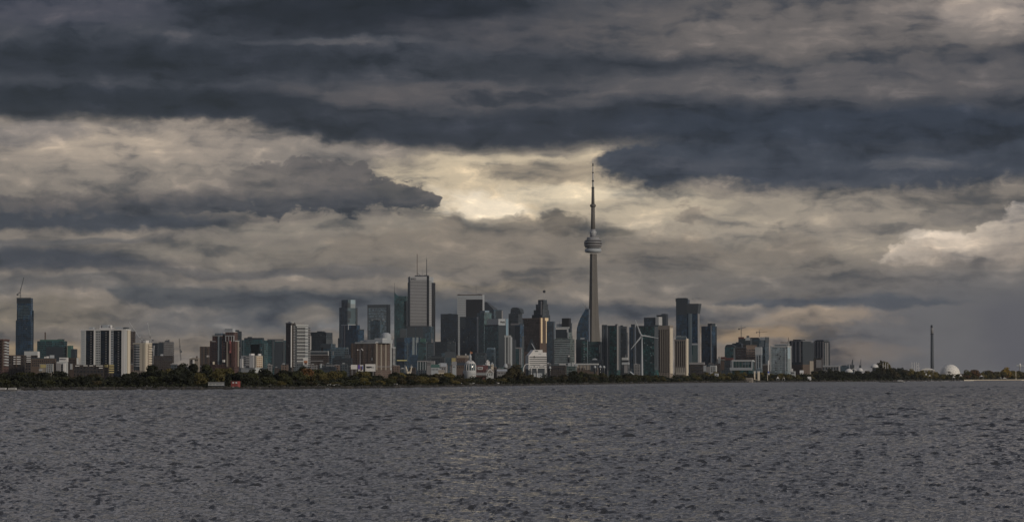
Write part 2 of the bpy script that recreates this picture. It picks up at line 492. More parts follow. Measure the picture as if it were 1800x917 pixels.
M = dict(
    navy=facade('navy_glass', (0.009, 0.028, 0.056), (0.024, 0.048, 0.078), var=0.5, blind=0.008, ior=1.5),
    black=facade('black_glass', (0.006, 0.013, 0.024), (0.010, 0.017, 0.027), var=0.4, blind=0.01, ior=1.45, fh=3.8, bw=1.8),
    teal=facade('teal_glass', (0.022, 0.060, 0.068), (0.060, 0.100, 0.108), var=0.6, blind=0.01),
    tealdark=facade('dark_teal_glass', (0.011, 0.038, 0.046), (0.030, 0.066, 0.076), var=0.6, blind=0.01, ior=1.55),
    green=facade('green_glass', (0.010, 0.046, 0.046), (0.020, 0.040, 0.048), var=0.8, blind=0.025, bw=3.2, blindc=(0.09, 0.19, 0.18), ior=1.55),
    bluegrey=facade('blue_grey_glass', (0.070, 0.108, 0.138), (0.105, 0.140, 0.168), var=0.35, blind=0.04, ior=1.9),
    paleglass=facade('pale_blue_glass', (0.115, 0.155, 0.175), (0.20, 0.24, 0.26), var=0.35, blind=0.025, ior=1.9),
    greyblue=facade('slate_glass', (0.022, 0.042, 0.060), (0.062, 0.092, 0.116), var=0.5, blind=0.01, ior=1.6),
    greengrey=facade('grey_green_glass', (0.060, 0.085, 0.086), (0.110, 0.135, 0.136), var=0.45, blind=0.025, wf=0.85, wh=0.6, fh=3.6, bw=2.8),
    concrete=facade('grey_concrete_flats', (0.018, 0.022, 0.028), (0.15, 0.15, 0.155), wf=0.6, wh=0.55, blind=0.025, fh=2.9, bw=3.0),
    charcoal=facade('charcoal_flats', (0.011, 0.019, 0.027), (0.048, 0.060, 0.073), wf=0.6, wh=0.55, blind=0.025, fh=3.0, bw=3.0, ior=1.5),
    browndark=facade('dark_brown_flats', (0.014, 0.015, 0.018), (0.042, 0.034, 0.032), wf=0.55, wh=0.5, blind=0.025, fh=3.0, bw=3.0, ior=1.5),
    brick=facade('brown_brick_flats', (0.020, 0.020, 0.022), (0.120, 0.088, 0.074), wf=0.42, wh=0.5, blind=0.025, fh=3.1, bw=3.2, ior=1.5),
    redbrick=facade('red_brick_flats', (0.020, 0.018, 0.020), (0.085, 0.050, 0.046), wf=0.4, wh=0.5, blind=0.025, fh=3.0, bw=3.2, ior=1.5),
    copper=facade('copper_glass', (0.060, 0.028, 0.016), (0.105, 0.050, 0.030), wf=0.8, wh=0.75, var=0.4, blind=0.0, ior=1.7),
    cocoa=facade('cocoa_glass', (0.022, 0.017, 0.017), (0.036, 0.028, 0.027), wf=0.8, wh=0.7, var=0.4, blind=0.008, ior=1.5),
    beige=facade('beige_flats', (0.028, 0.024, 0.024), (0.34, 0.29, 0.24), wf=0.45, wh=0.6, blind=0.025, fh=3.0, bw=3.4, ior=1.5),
    cream=plain('cream_render', (0.56, 0.51, 0.42)),
    white=plain('white_paint', (0.58, 0.58, 0.58)),
    offwhite=plain('off_white_concrete', (0.40, 0.42, 0.43)),
    palegrey=plain('pale_grey_concrete', (0.34, 0.37, 0.40)),
    grey=plain('grey_concrete', (0.22, 0.22, 0.23)),
    darkgrey=plain('dark_grey_panel', (0.055, 0.067, 0.080)),
    slate=plain('slate_panel', (0.024, 0.034, 0.046)),
    blackm=plain('black_metal', (0.014, 0.016, 0.020), 0.5),
    steel=plain('grey_steel', (0.26, 0.27, 0.29), 0.45),
    tan=plain('tan_stone', (0.25, 0.225, 0.195)),
    brownw=plain('brown_wall', (0.085, 0.062, 0.050)),
    redw=plain('red_wall', (0.088, 0.049, 0.046)),
    pink=plain('red_banner', (0.36, 0.13, 0.13)),
    maroon=plain('maroon_roof', (0.10, 0.036, 0.034)),
    rust=plain('rust_metal', (0.085, 0.055, 0.042)),
    yellow=plain('yellow_ochre', (0.36, 0.31, 0.15)),
    yellowsign=plain('yellow_sign', (0.60, 0.56, 0.27)),
    orange=plain('orange_panel', (0.36, 0.16, 0.08)),
    purple=plain('purple_sign', (0.10, 0.06, 0.30)),
    bluesign=plain('blue_sign', (0.06, 0.10, 0.38)),
    greenroof=plain('green_copper_roof', (0.05, 0.115, 0.10)),
    gold=plain('gold_glass_reflection', (0.80, 0.65, 0.43), 0.5, 0.0),  # gold glass with the west sky's reflection put into its colour
    towerconc=plain('tower_concrete', (0.112, 0.106, 0.098), 0.8, 0, 0.10, 0.05),
    glassdark=plain('dark_window_glass', (0.014, 0.018, 0.024), 0.12, 0, 0.4, 0.3, 0.8),
    glassblue=plain('blue_window_glass', (0.075, 0.115, 0.135), 0.12, 0, 0.4, 0.3, 0.8),
    glassgreen=plain('green_window_glass', (0.022, 0.062, 0.060), 0.12, 0, 0.4, 0.3, 0.8),
    domewhite=plain('white_dome_panel', (0.82, 0.80, 0.75)),
)

# ------------------------------------------------------------------ water: real waves near, bump far
def water_material():
    m, k, b = newmat('lake_water')
    b.inputs['Base Color'].default_value = (0.036, 0.039, 0.044, 1)
    b.inputs['Roughness'].default_value = 0.06
    b.inputs['IOR'].default_value = 1.333
    g = k.n.new('ShaderNodeNewGeometry')
    p = g.outputs['Position']
    n1 = k.noise(k.vm('MULTIPLY', p, (0.9, 1.5, 1)), 1.0, 4, 0.6)
    n2 = k.noise(k.vm('MULTIPLY', p, (0.11, 0.20, 1)), 1.0, 5, 0.62)
    d = k.sep(p)[1]
    far = k.ss(d, 1000, 2600)
    n3 = k.noise(k.vm('MULTIPLY', p, (2.6, 4.2, 1)), 1.0, 3, 0.6)
    h = k.m('ADD', k.m('ADD', k.m('MULTIPLY', n1, 0.03), k.m('MULTIPLY', n3, 0.014)), k.m('MULTIPLY', k.m('MULTIPLY', n2, far), 1.1))
    bp = k.n.new('ShaderNodeBump')
    bp.inputs['Strength'].default_value = 1.0
    bp.inputs['Distance'].default_value = 1.0
    k.l.new(h, bp.inputs['Height'])
    k.l.new(bp.outputs[0], b.inputs['Normal'])
    k.l.new(k.mr(d, 300, 3000, 0.06, 0.25), b.inputs['Roughness'])
    return m


def make_water():
    ds = [60.0]
    while ds[-1] < 2600:
        d = ds[-1]
        ds.append(d + (0.20 if d < 240 else 0.20 + (d - 240) / 260 * 0.32 if d < 500 else 0.52 + (d - 500) / 500 * 0.85))
    nfine = len(ds)
    while ds[-1] < 14500: ds.append(ds[-1] * 1.1)
    ds = np.array(ds)
    ncol = 520
    A = np.tan(np.linspace(-R(11.6), R(11.6), ncol))
    Y = np.repeat(ds[:, None], ncol, 1)
    X = ds[:, None] * A[None, :]
    Z = np.zeros_like(X)
    rng = np.random.default_rng(3)
    wd = R(205)                                  # direction the waves run
    nf = nfine
    Xf, Yf = X[:nf].astype(np.float32), Y[:nf].astype(np.float32)
    Zf = np.zeros_like(Xf)
    step = np.gradient(ds[:nf]).astype(np.float32)[:, None]
    def waves(n, lam0, lam1, spread, centre=wd, sx=1.0):
        out = np.zeros_like(Xf)
        for i in range(n):
            lam = lam0 * (lam1 / lam0) ** rng.random()
            th = centre + rng.normal(0, spread)
            out += np.sin((Xf * (sx * math.sin(th)) + Yf * math.cos(th)) * (2 * math.pi / lam) + rng.random() * 6.283)
        return out / math.sqrt(n / 2)
    # gentle swell and ripples everywhere
    for lam, sl in ((0.6, .036), (1.1, .024), (2.2, .012), (4.0, .007), (7.0, .004)):
        fade = np.clip((lam / (2.0 * step) - 0.6) / 0.8, 0, 1)
        Zf += fade * waves(7, lam * .75, lam * 1.3, .9) * (sl * lam / 6.283)
    # short steep wavelets that come in scattered groups
    # (the open water farther out has the longer fetch and the bigger chop)
    for lam, sl, d0 in ((0.40, .22, 0), (0.6, .22, 90), (0.95, .215, 190), (1.45, .20, 330), (2.2, .185, 540), (3.4, .17, 850), (5.5, .14, 1250), (8.5, .12, 1800)):
        fade = np.clip((lam / (2.0 * step) - 0.45) / 0.6, 0, 1) * np.clip((Yf - d0 * .7) / (d0 * .6 + 1), 0, 1)
        env = np.clip(waves(7, lam * 1.6, lam * 4.0, 1.2, wd, .5) - .15, 0, 1.5)
        c = waves(5, lam * .8, lam * 1.2, .34, wd, .8)
        Zf += WAVE * fade * env * (c + .3 * c * np.abs(c)) * (sl * lam / 6.283)
    gust = waves(10, 30, 200, 1.5)
    Zf *= np.clip(1.0 + 0.13 * gust, 0.5, 1.6)
    edge = np.clip((nf - 1 - np.arange(nf)) / 90.0, 0, 1)[:, None] * np.clip(np.arange(nf) / 20.0, 0, 1)[:, None]
    side = np.clip(np.minimum(np.arange(ncol), ncol - 1 - np.arange(ncol)) / 8.0, 0, 1)[None, :]
    Z[:nf] = Zf * edge * side
    nr = len(ds)
    co = np.stack([X, Y, Z], 2).reshape(-1, 3).astype(np.float32)
    idx = np.arange(nr * ncol, dtype=np.int32).reshape(nr, ncol)
    q = np.stack([idx[:-1, :-1], idx[:-1, 1:], idx[1:, 1:], idx[1:, :-1]], 2).reshape(-1, 4)
    # flat sheet on both sides, behind and round the camera
    e = 16500.0
    l0, l1, r0, r1 = idx[0, 0], idx[-1, 0], idx[0, -1], idx[-1, -1]
    ex = np.array([(-e, -300, 0), (e, -300, 0), (e, e, 0), (-e, e, 0)], np.float32)
    n0 = len(co)
    co = np.concatenate([co, ex])
    me = bpy.data.meshes.new('water')
    polys = [q]
    big = [[n0, n0 + 1] + list(idx[0, ::-1]), [n0 + 1, n0 + 2] + list(idx[::-1, -1]), [n0 + 2, n0 + 3] + list(idx[-1, :]), [n0 + 3, n0] + list(idx[:, 0])]
    loops = np.concatenate([q.ravel()] + [np.array(bb, np.int32) for bb in big])
    sizes = np.concatenate([np.full(len(q), 4, np.int32), np.array([len(bb) for bb in big], np.int32)])
    starts = np.concatenate([[0], np.cumsum(sizes)[:-1]]).astype(np.int32)
    me.vertices.add(len(co))
    me.vertices.foreach_set('co', co.ravel())
    me.loops.add(len(loops))
    me.loops.foreach_set('vertex_index', loops)
    me.polygons.add(len(sizes))
    me.polygons.foreach_set('loop_start', starts)
    me.polygons.foreach_set('use_smooth', np.ones(len(sizes), bool))
    me.update(calc_edges=True)
    me.materials.append(water_material())
    o = mesh_obj('water', me)
    tag(o, kind='structure')
    return o


WAVE = 1.0
make_water()

# ------------------------------------------------------------------ land behind the curving shore
SHORE = [(-500, 690), (-200, 688), (0, 686), (200, 685), (400, 684), (600, 683), (750, 680.5), (900, 677.5), (1050, 675), (1200, 672.6), (1350, 671.2), (1500, 670.4), (1650, 669.2), (1800, 668.2), (2000, 667.5), (2300, 667)]


def shore_d(px):
    for (a, ya), (b, yb) in zip(SHORE, SHORE[1:]):
        if a <= px <= b:
            t = (px - a) / (b - a)
            y = ya + (yb - ya) * t
            return CAMZ * F / (y - HORIZON)
    return CAMZ * F / ((SHORE[0] if px < 0 else SHORE[-1])[1] - HORIZON)


def ground_z(px, d):
    s = d - shore_d(px)
    pts = [(-6, -1.5), (3, 1.1), (40, 2.0), (300, 3.2), (1500, 5.0), (12000, 6.0)]
    if s <= pts[0][0]: return pts[0][1]
    for (a, za), (b, zb) in zip(pts, pts[1:]):
        if s <= b: return za + (zb - za) * (s - a) / (b - a)
    return pts[-1][1]


def make_land():
    m, k, b = newmat('grass_and_earth')
    t = k.n.new('ShaderNodeTexCoord')
    n = k.noise(t.outputs['Object'], 0.02, 6, 0.65)
    k.l.new(k.ramp(n, [(0.3, (0.014, 0.017, 0.008)), (0.5, (0.028, 0.034, 0.014)), (0.7, (0.05, 0.046, 0.024))]), b.inputs['Base Color'])
    b.inputs['Roughness'].default_value = 0.95
    offs = [-6, 3, 12, 40, 120, 300, 700, 1500, 4000, 12000]
    cols = [x for x in range(-500, 2301, 25)]
    v, f = [], []
    for px in cols:
        sd = shore_d(px) + 2.5 * math.sin(px * 0.35) + 1.5 * math.sin(px * 0.11 + 1)
        for o in offs:
            d = sd + o
            p = at(px, 600, d)
            v.append((p.x, p.y, ground_z(px, shore_d(px) + o)))
    n = len(offs)
    for i in range(len(cols) - 1):
        for j in range(n - 1):
            f.append((i * n + j, (i + 1) * n + j, (i + 1) * n + j + 1, i * n + j + 1))
    o = pydata('ground', v, f, m, None, True)
    tag(o, kind='structure')


make_land()


def shore_wall(name, label, px0, px1, off, h, thick, mat, cat='wall', z0=-1.0):
    v, f = [], []
    cols = np.linspace(px0, px1, max(2, int((px1 - px0) / 12)))
    for px in cols:
        for o, z in ((off, z0), (off, h), (off + thick, h), (off + thick, z0)):
            p = at(px, 600, shore_d(px) + o)
            v.append((p.x, p.y, z))
    for i in range(len(cols) - 1):
        for j in range(4):
            a, b2 = i * 4 + j, i * 4 + (j + 1) % 4
            f.append((a, a + 4, b2 + 4, b2))
    f += [(0, 1, 2, 3), (len(v) - 1, len(v) - 2, len(v) - 3, len(v) - 4)]
    o = pydata(name, v, f, mat)
    tag(o, label, cat)
    return o


rock = plain('dark_wet_stone', (0.016, 0.016, 0.017), 0.9, 0, 0.5, 0.15)
shore_wall('stone_breakwater', 'long low dark stone breakwater along the water below the shore trees', -300, 1480, -10, 1.3, 6, rock, 'breakwater')
shore_wall('beach_wall', 'pale tan seawall by the autumn trees at the far right of the shore', 1694, 2200, -10, 2.4, 12, M['cream'], 'seawall')
shore_wall('beach_footing', 'rust brown footing along the foot of the pale tan seawall', 1712, 2200, -13, 0.9, 2.9, M['rust'], 'seawall')
shore_wall('grass_quay_wall', 'thin grey quay edge below the white dome and green bank', 1590, 1692, -9, 0.9, 8, M['grey'], 'quay')

# ------------------------------------------------------------------ buildings
_cube = {}


def unit_cube(mat):
    if mat.name not in _cube:
        me = bpy.data.meshes.new('block_' + mat.name)
        me.from_pydata([(-.5, -.5, -.5), (.5, -.5, -.5), (.5, .5, -.5), (-.5, .5, -.5), (-.5, -.5, .5), (.5, -.5, .5), (.5, .5, .5), (-.5, .5, .5)], [],
                       [(0, 3, 2, 1), (4, 5, 6, 7), (0, 1, 5, 4), (1, 2, 6, 5), (2, 3, 7, 6), (3, 0, 4, 7)])
        me.materials.append(mat)
        _cube[mat.name] = me
    return _cube[mat.name]


def block(name, parent, x0, x1, y0, y1, z0, z1, mat):
    o = bpy.data.objects.new(name, unit_cube(mat))
    C.objects.link(o)
    o.parent = parent
    o.location = ((x0 + x1) / 2, (y0 + y1) / 2, (z0 + z1) / 2)
    o.scale = (abs(x1 - x0), abs(y1 - y0), abs(z1 - z0))
    return o


class Tower:
    """A building standing at distance d. Local frame: the front face lies on y = 0 from x = -L1 to 0 and looks along -y,
    the right-hand face lies on x = 0 from y = 0 to L2 and looks along +x. px / py are photo pixels used to read off sizes."""
    def __init__(self, name, label, x0, xm, x1, d, th=25, depth=None, cat='building', group=None):
        self.s = d / F
        self.d, self.xm = d, xm
        if x1 - xm < 0.5: th = min(th, 4)
        self.ct, self.st = math.cos(R(th)), math.sin(R(th))
        self.L1 = max((xm - x0) * self.s / self.ct, 0.5)
        self.L2 = depth or ((x1 - xm) * self.s / self.st if x1 - xm >= 0.5 else max(14, min(self.L1 * 0.8, 45)))
        p = at(xm, 600, d)
        self.o = empty(name, (p.x, p.y, 0), -R(th) - math.atan2(p.x, p.y))
        tag(self.o, label, cat, group)
        self.ledge = 0

    def fx(self, px): return (px - self.xm) * self.s / self.ct
    def ry(self, px): return (px - self.xm) * self.s / self.st
    def z(self, py): return zat(py, self.d)

    def body(self, top, mat, name='body', x0=None, x1=None, y0=0.0, y1=None, bot=None, parent=None):
        """main volume; x0/x1 in pixels on the front, y in metres"""
        a = -self.L1 if x0 is None else self.fx(x0)
        b = 0.0 if x1 is None else self.fx(x1)
        c = self.L2 if y1 is None else y1
        mb = MB().box(a, b, y0, c, 0.0 if bot is None else self.z(bot), self.z(top))
        return mb.build(name, M[mat] if isinstance(mat, str) else mat, parent or self.o)

    def front(self, name, x0, x1, y0, y1, mat, out=0.4, sink=0.3, parent=None):
        return block(name, parent or self.o, self.fx(x0), self.fx(x1), -out, sink, self.z(y1), self.z(y0), M[mat])

    def right(self, name, x0, x1, y0, y1, mat, out=0.4, sink=0.3, parent=None):
        return block(name, parent or self.o, -sink, out, self.ry(x0), self.ry(x1), self.z(y1), self.z(y0), M[mat])

    def bands(self, name, x0, x1, y0, y1, n, frac, mat, out=0.5, face='f', skip=()):
        h = (y1 - y0) / n
        for i in range(n):
            if i in skip: continue
            (self.front if face == 'f' else self.right)(name, x0, x1, y0 + i * h, y0 + (i + frac) * h, mat, out)

    def piers(self, name, xs, w, y0, y1, mat, out=0.5, face='f'):
        for x in xs:
            (self.front if face == 'f' else self.right)(name, x - w / 2, x + w / 2, y0, y1, mat, out)

    def roof(self, name, x0, x1, top, base, mat, y0=0.15, y1=0.85):
        """block standing on the roof: x in pixels over the front, y as shares of the depth, base = pixel row of the roof"""
        return block(name, self.o, self.fx(x0), self.fx(x1), self.L2 * y0, self.L2 * y1, self.z(base) - 0.2, self.z(top), M[mat])

    def windows(self, x0, x1, y0, y1, cols, rows, mat, name='window', fw=0.6, fh=0.6, face='f', out=-1, stuff=True):
        """rows of small panes set in proud frames; too small to pick apart: one part"""
        mb = MB()
        w, h = (x1 - x0) / cols, (y1 - y0) / rows
        for i in range(cols):
            for j in range(rows):
                a, b = x0 + (i + .5 - fw / 2) * w, x0 + (i + .5 + fw / 2) * w
                za, zb = self.z(y0 + (j + .5 + fh / 2) * h), self.z(y0 + (j + .5 - fh / 2) * h)
                if face == 'f': mb.box(self.fx(a), self.fx(b), -0.12, 0.1, za, zb)
                else: mb.box(-0.1, 0.12, self.ry(a), self.ry(b), za, zb)
        o = mb.build(name, M[mat], self.o)
        if cols * rows > 300 or stuff: o['kind'] = 'stuff'
        return o

    def edges(self, top, bot, fh, mat, name='floor_edge'):
        """thin slab edges all round, storey by storey (below one pixel each): one part"""
        mb = MB()
        z = self.z(top) - fh
        zb = max(self.z(bot), 2.0)
        while z > zb:
            mb.box(-self.L1 - .18, .18, -.18, .05, z, z + .45)
            mb.box(-.05, .17, -.05, self.L2 + .1, z + .002, z + .448)
            z -= fh
        if mb.v:
            o = mb.build(name, M[mat], self.o)
            o['kind'] = 'stuff'

    def mullions(self, x0, x1, y0, y1, n, mat, w=0.22, face='f', name='mullion'):
        mb = MB()
        for i in range(n + 1):
            x = x0 + (x1 - x0) * i / n
            if face == 'f':
                c = self.fx(x)
                mb.box(c - w / 2, c + w / 2, -.22, .05, self.z(y1), self.z(y0))
            else:
                c = self.ry(x)
                mb.box(-.05, .22, c - w / 2, c + w / 2, self.z(y1), self.z(y0))
        o = mb.build(name, M[mat], self.o)
        o['kind'] = 'stuff'


def crane(label, base, top, tip, d, mat, tail=None, w=1.2, base_y=None, group=None):
    """tower crane: lattice mast, slewing cab, jib and counter jib with its weight; pixels"""
    b, t, j = at(*base, d), at(*top, d), at(*tip, d)
    if base_y is not None: b.z = base_y
    o = empty('tower_crane', b)
    tag(o, label, 'crane', group)

    def lattice(name, a, c, w):
        a, c = Vector(a), Vector(c)
        mb = MB()
        q = (c - a).to_track_quat('Z', 'Y')
        L = (c - a).length
        off = [q @ Vector((sx * w / 2, sy * w / 2, 0)) for sx, sy in ((-1, -1), (1, -1), (1, 1), (-1, 1))]
        for p in off: mb.tube(a + p, c + p, w * 0.13, seg=4)
        n = max(2, int(L / (w * 2.2)))
        for i in range(n):
            for e in range(4):
                mb.tube(a + (c - a) * i / n + off[e], a + (c - a) * (i + 1) / n + off[(e + 1) % 4], w * 0.08, seg=3)
        return mb.build(name, mat, o)
    lattice('mast', (0, 0, 0), t - b, w)
    lattice('jib', t - b, j - b, w * 0.8)
    u = (j - t)
    u.z *= 0.2
    u = u.normalized()
    r = t - b
    tl = tail or 9
    lattice('counter_jib', r, r - u * tl, w * 0.8)
    q = r - u * tl
    MB().box(q.x - w, q.x + w, q.y - w, q.y + w, q.z - w * 1.6, q.z + w * 0.3).build('counterweight', M['darkgrey'], o)
    MB().box(r.x - w, r.x + w, r.y - w, r.y + w, r.z - w, r.z + w).build('cab', M['grey'], o)
    MB().tube(r + Vector((0, 0, w)), r + Vector((0, 0, w * 5)), w * .3, w * .15, 4).build('apex', mat, o)
    return o


# ---- far left
t = Tower('apartment_tower', 'dark red brick tower with white balconies, cut by the left edge of the photo', -18, 5, 16, 3000, 28)
t.body(597, 'redbrick'); t.front('roof_parapet', -18.3, 5.6, 595.6, 598.5, 'redw', .5, 12); t.right('roof_band', 5, 16.4, 596, 598.4, 'redw')
t.bands('balcony', 6.5, 11, 600, 645, 9, .42, 'offwhite', 1.3, 'r'); t.bands('window_strip', 11.5, 15.4, 601, 645, 9, .5, 'palegrey', .3, 'r')
t.front('corner_pier', 3.4, 5.2, 600, 650, 'brownw', .6)

t = Tower('glass_tower', 'tall dark navy glass tower with a crane on top, standing alone at far left', 28, 54, 58.5, 5000, 22)
t.body(563, 'navy'); t.body(523.8, 'navy', 'upper_shaft', 29.3, 53.2, 0.8, t.L2 - .8, 563.2)
t.edges(563, 640, 3.4, 'slate'); t.mullions(28, 54, 563, 640, 9, 'slate'); t.right('edge_fin', 57.6, 58.6, 545, 640, 'slate', .5)
t.front('unfinished_floor', 29, 53.4, 526, 533, 'slate', -.6, 1.2); t.front('plant_band', 29, 53.4, 561.8, 563.8, 'slate', .2, .4)
t.front('roof_rim', 28.8, 53.8, 523, 525.2, 'darkgrey', -.5, 1.4)
t.windows(31, 52, 536, 560, 8, 9, 'glassblue', fw=.75, fh=.5)
crane('dark luffing crane on the roof of the lone navy tower', (36, 524), (35.5, 513), (42, 487), 5000, M['darkgrey'], 6, 1.4)

t = Tower('office_block', 'wide teal glass block with a thin roof flue, right of the lone navy tower', 66, 112, 118, 4500, 18)
t.body(599, 'tealdark'); t.roof('penthouse', 70, 108, 596.5, 599, 'greyblue' if 0 else 'greenroof', .1, .8); t.roof('plant_box', 100, 110, 595.6, 597, 'slate', .2, .6)
t.front('dark_bay', 82, 112, 609, 640, 'slate', .5); t.edges(599, 645, 4, 'slate'); t.mullions(66, 112, 599.5, 645, 14, 'slate')
t.roof('flue', 76.8, 78.6, 583.5, 599, 'brownw', .3, .38)
for i, (a, b, c) in enumerate(((118, 124, 607), (124, 131, 613))):
    t.front('step_wing', a, b, c, 650, 'slate' if i else 'greenroof', -1.0 - i, 14)

# ---- low blocks behind the left shore trees
t = Tower('low_apartment_block', 'dark brown low block with four rows of white balconies, beside the red brick tower', 16, 43, 45, 2750, 10)
t.body(624.5, 'browndark'); t.bands('balcony', 24.5, 36.5, 626, 642, 4, .45, 'white', 1.0); t.front('roof_edge', 15.8, 43.3, 623.8, 625.2, 'brownw', .3)
t.front('stair_wall', 28.5, 30, 625, 645, 'browndark' if 0 else 'brownw', 1.2)
t = Tower('low_apartment_block', 'brown block with a broad white parapet box on its roof, near the teal block', 43, 66, 70, 2820, 18)
t.body(624, 'browndark'); t.roof('parapet_box', 43, 66, 617, 624, 'offwhite', 0, .9); t.right('white_wall', 66.4, 69.6, 618, 628, 'white', .3)
t.bands('balcony', 47.5, 54.5, 624.6, 638, 4, .5, 'white', .9); t.front('end_pier', 43.2, 45.5, 624, 648, 'tan', .5); t.windows(56, 65.5, 626, 640, 4, 4, 'glassdark')
t = Tower('low_building', 'long low brown building with small white rooftop boxes, below the teal block', 55, 98, 99, 2720, 8)
t.body(629.5, 'brownw'); t.roof('roof_unit', 78, 80.5, 626.5, 629.5, 'white', .2, .6); t.roof('roof_unit', 81.5, 86, 625.8, 629.5, 'white', .2, .6); t.roof('plant_room', 87.5, 95, 623.8, 629.5, 'palegrey', .2, .7)
t.windows(57, 97, 632, 644, 12, 3, 'glassdark'); t.front('roof_edge', 54.8, 98.2, 629, 630.2, 'darkgrey', .3)
t = Tower('low_building', 'small ochre walled building with white framed bays, deep among the left shore trees', 70, 93, 95, 2500, 15)
t.body(639, 'tan'); t.front('ochre_wall', 72, 81.5, 640.5, 646, 'yellow', .4); t.piers('white_frame', (83, 86.4, 90, 93), 1.2, 639, 655, 'palegrey', .6)
t.windows(83.5, 92.5, 640, 654, 3, 4, 'glassdark', fw=.6, fh=.6); t.front('entrance_porch', 70, 75, 648.5, 651.5, 'palegrey', 2.0)
t = Tower('low_building', 'stepped white building with a white top box, left of the big white slab', 100, 117, 120, 2600, 16)
t.body(635, 'offwhite'); t.roof('top_box', 104, 118, 628, 635, 'white', .1, .8); t.windows(105, 116, 629.5, 632.5, 5, 1, 'glassdark', fw=.5)
t.front('stepped_wing', 101, 108, 638, 656, 'grey', 3.5); t.front('stepped_wing', 112.5, 116, 638, 654, 'white', 2.2); t.windows(102, 112, 640, 654, 4, 4, 'glassdark')
t = Tower('low_building', 'plain brown block with two white end walls, beside the stepped white building', 119, 134, 138, 2700, 30)
t.body(628.5, 'brownw'); t.right('white_end_wall', 134.6, 137.6, 628.6, 640, 'offwhite', .4); t.front('white_stair_wall', 124, 127.6, 639, 649, 'offwhite', .8); t.windows(120, 133, 631, 640, 5, 3, 'glassdark')
t = Tower('low_apartment_block', 'low dark block with white balcony strips at the foot of the white slab', 131, 190, 192, 2450, 8)
t.body(641, 'browndark')
for a, b, yy in ((133.5, 140.5, 642), (147.5, 154.5, 641.6), (158, 164, 641.6), (169.5, 181, 641.8), (174.5, 181, 645.6)): t.front('balcony', a, b, yy, yy + 1.4, 'white', .9)
t.windows(133, 189, 646, 656, 18, 3, 'glassdark')
t = Tower('low_apartment_block', 'small yellow block with four rows of pale balconies, in front of the white slab', 183.5, 190, 199.5, 2400, 40)
t.body(640, 'browndark'); t.bands('balcony', 191, 199.3, 641, 657, 4, .45, 'yellow', .9, 'r'); t.front('side_balcony', 185, 189.5, 640.5, 645, 'yellow', .8)

# ---- white slab
t = Tower('apartment_slab', 'big white slab block with three dark window strips and a sunlit right end', 143, 220, 228, 3000, 24)
t.body(579, 'black'); t.front('roof_edge', 142.6, 220.4, 578, 580.2, 'white', 1.2, 1.5); t.right('roof_edge', 219.6, 228.4, 578, 580, 'white', 1.2)
t.front('end_pier', 143, 151.5, 580, 656, 'offwhite', 1.0); t.piers('white_pier', (167, 194), 1.9, 580, 658, 'white', 1.6); t.front('end_pier', 214.3, 220.2, 580, 662, 'white', 1.1)
t.front('white_bay', 168.2, 177, 580, 656, 'offwhite', .5); t.front('white_bay', 195.2, 199.6, 580, 656, 'palegrey', .5)
def slab_windows(a, b, rows, cols, mat, out):
    mb = MB(); w = (b - a) / cols; h = (655 - 581) / rows
    for i in range(cols):
        for j in range(rows):
            mb.box(t.fx(a + (i + .2) * w), t.fx(a + (i + .8) * w), -out, .1, t.z(581 + (j + .8) * h), t.z(581 + (j + .25) * h))
    o = mb.build('window', M[mat], t.o); o['kind'] = 'stuff'
slab_windows(168.6, 176.8, 18, 3, 'glassdark', .62); slab_windows(195.4, 199.4, 18, 2, 'glassdark', .62); slab_windows(144, 151, 18, 1, 'palegrey', 1.1)
for xa, xb in ((152.6, 165.4), (178.2, 192.4), (200.6, 213.4)):
    for j in range(18): t.front('balcony', xa, xb, 581.6 + j * 4.13, 582.6 + j * 4.13, 'blackm', .9)
    for j in range(17): t.front('balcony_screen', (xa + xb) / 2 + .4, (xa + xb) / 2 + 2.6, 583.2 + j * 4.13, 584.6 + j * 4.13, 'grey', .55)
t.right('sunlit_wall', 220.4, 222.4, 580, 662, 'offwhite', .6); t.right('sunlit_wall', 223.4, 228, 580, 662, 'cream', .9); t.right('recess', 222.4, 223.4, 580, 662, 'grey', .1)  # cream carries the sunlight, grey the gap shade, as colour
t.roof('lift_house', 155, 162, 574.5, 578.6, 'palegrey', .2, .7); t.roof('lift_house', 173.5, 194.5, 575.8, 578.6, 'white', .15, .8); t.roof('lift_house', 178.5, 188, 570.2, 576, 'palegrey', .2, .7)
t.roof('lift_house', 202, 214, 574.8, 578.6, 'palegrey', .2, .7); t.roof('roof_unit', 173.2, 175.6, 571, 576, 'white', .3, .5); t.roof('roof_plant', 215, 221, 575, 578.4, 'darkgrey', .2, .7)
MB().lathe([(1.4, t.z(576)), (1.4, t.z(574.4)), (1.7, t.z(573.4)), (1.6, t.z(571.8)), (.8, t.z(570.8))], 12, t.fx(191.5), t.L2 * .4).build('water_tank', M['white'], t.o, True)
t = Tower('apartment_tower', 'very dark narrow block peeking out right behind the white slab', 226, 229, 233.5, 3600, 40)
t.body(580 + 2, 'browndark', 'rear_wing', 226, 229, 0, 10); t.body(614, 'black')
t.edges(614, 650, 3.2, 'slate')

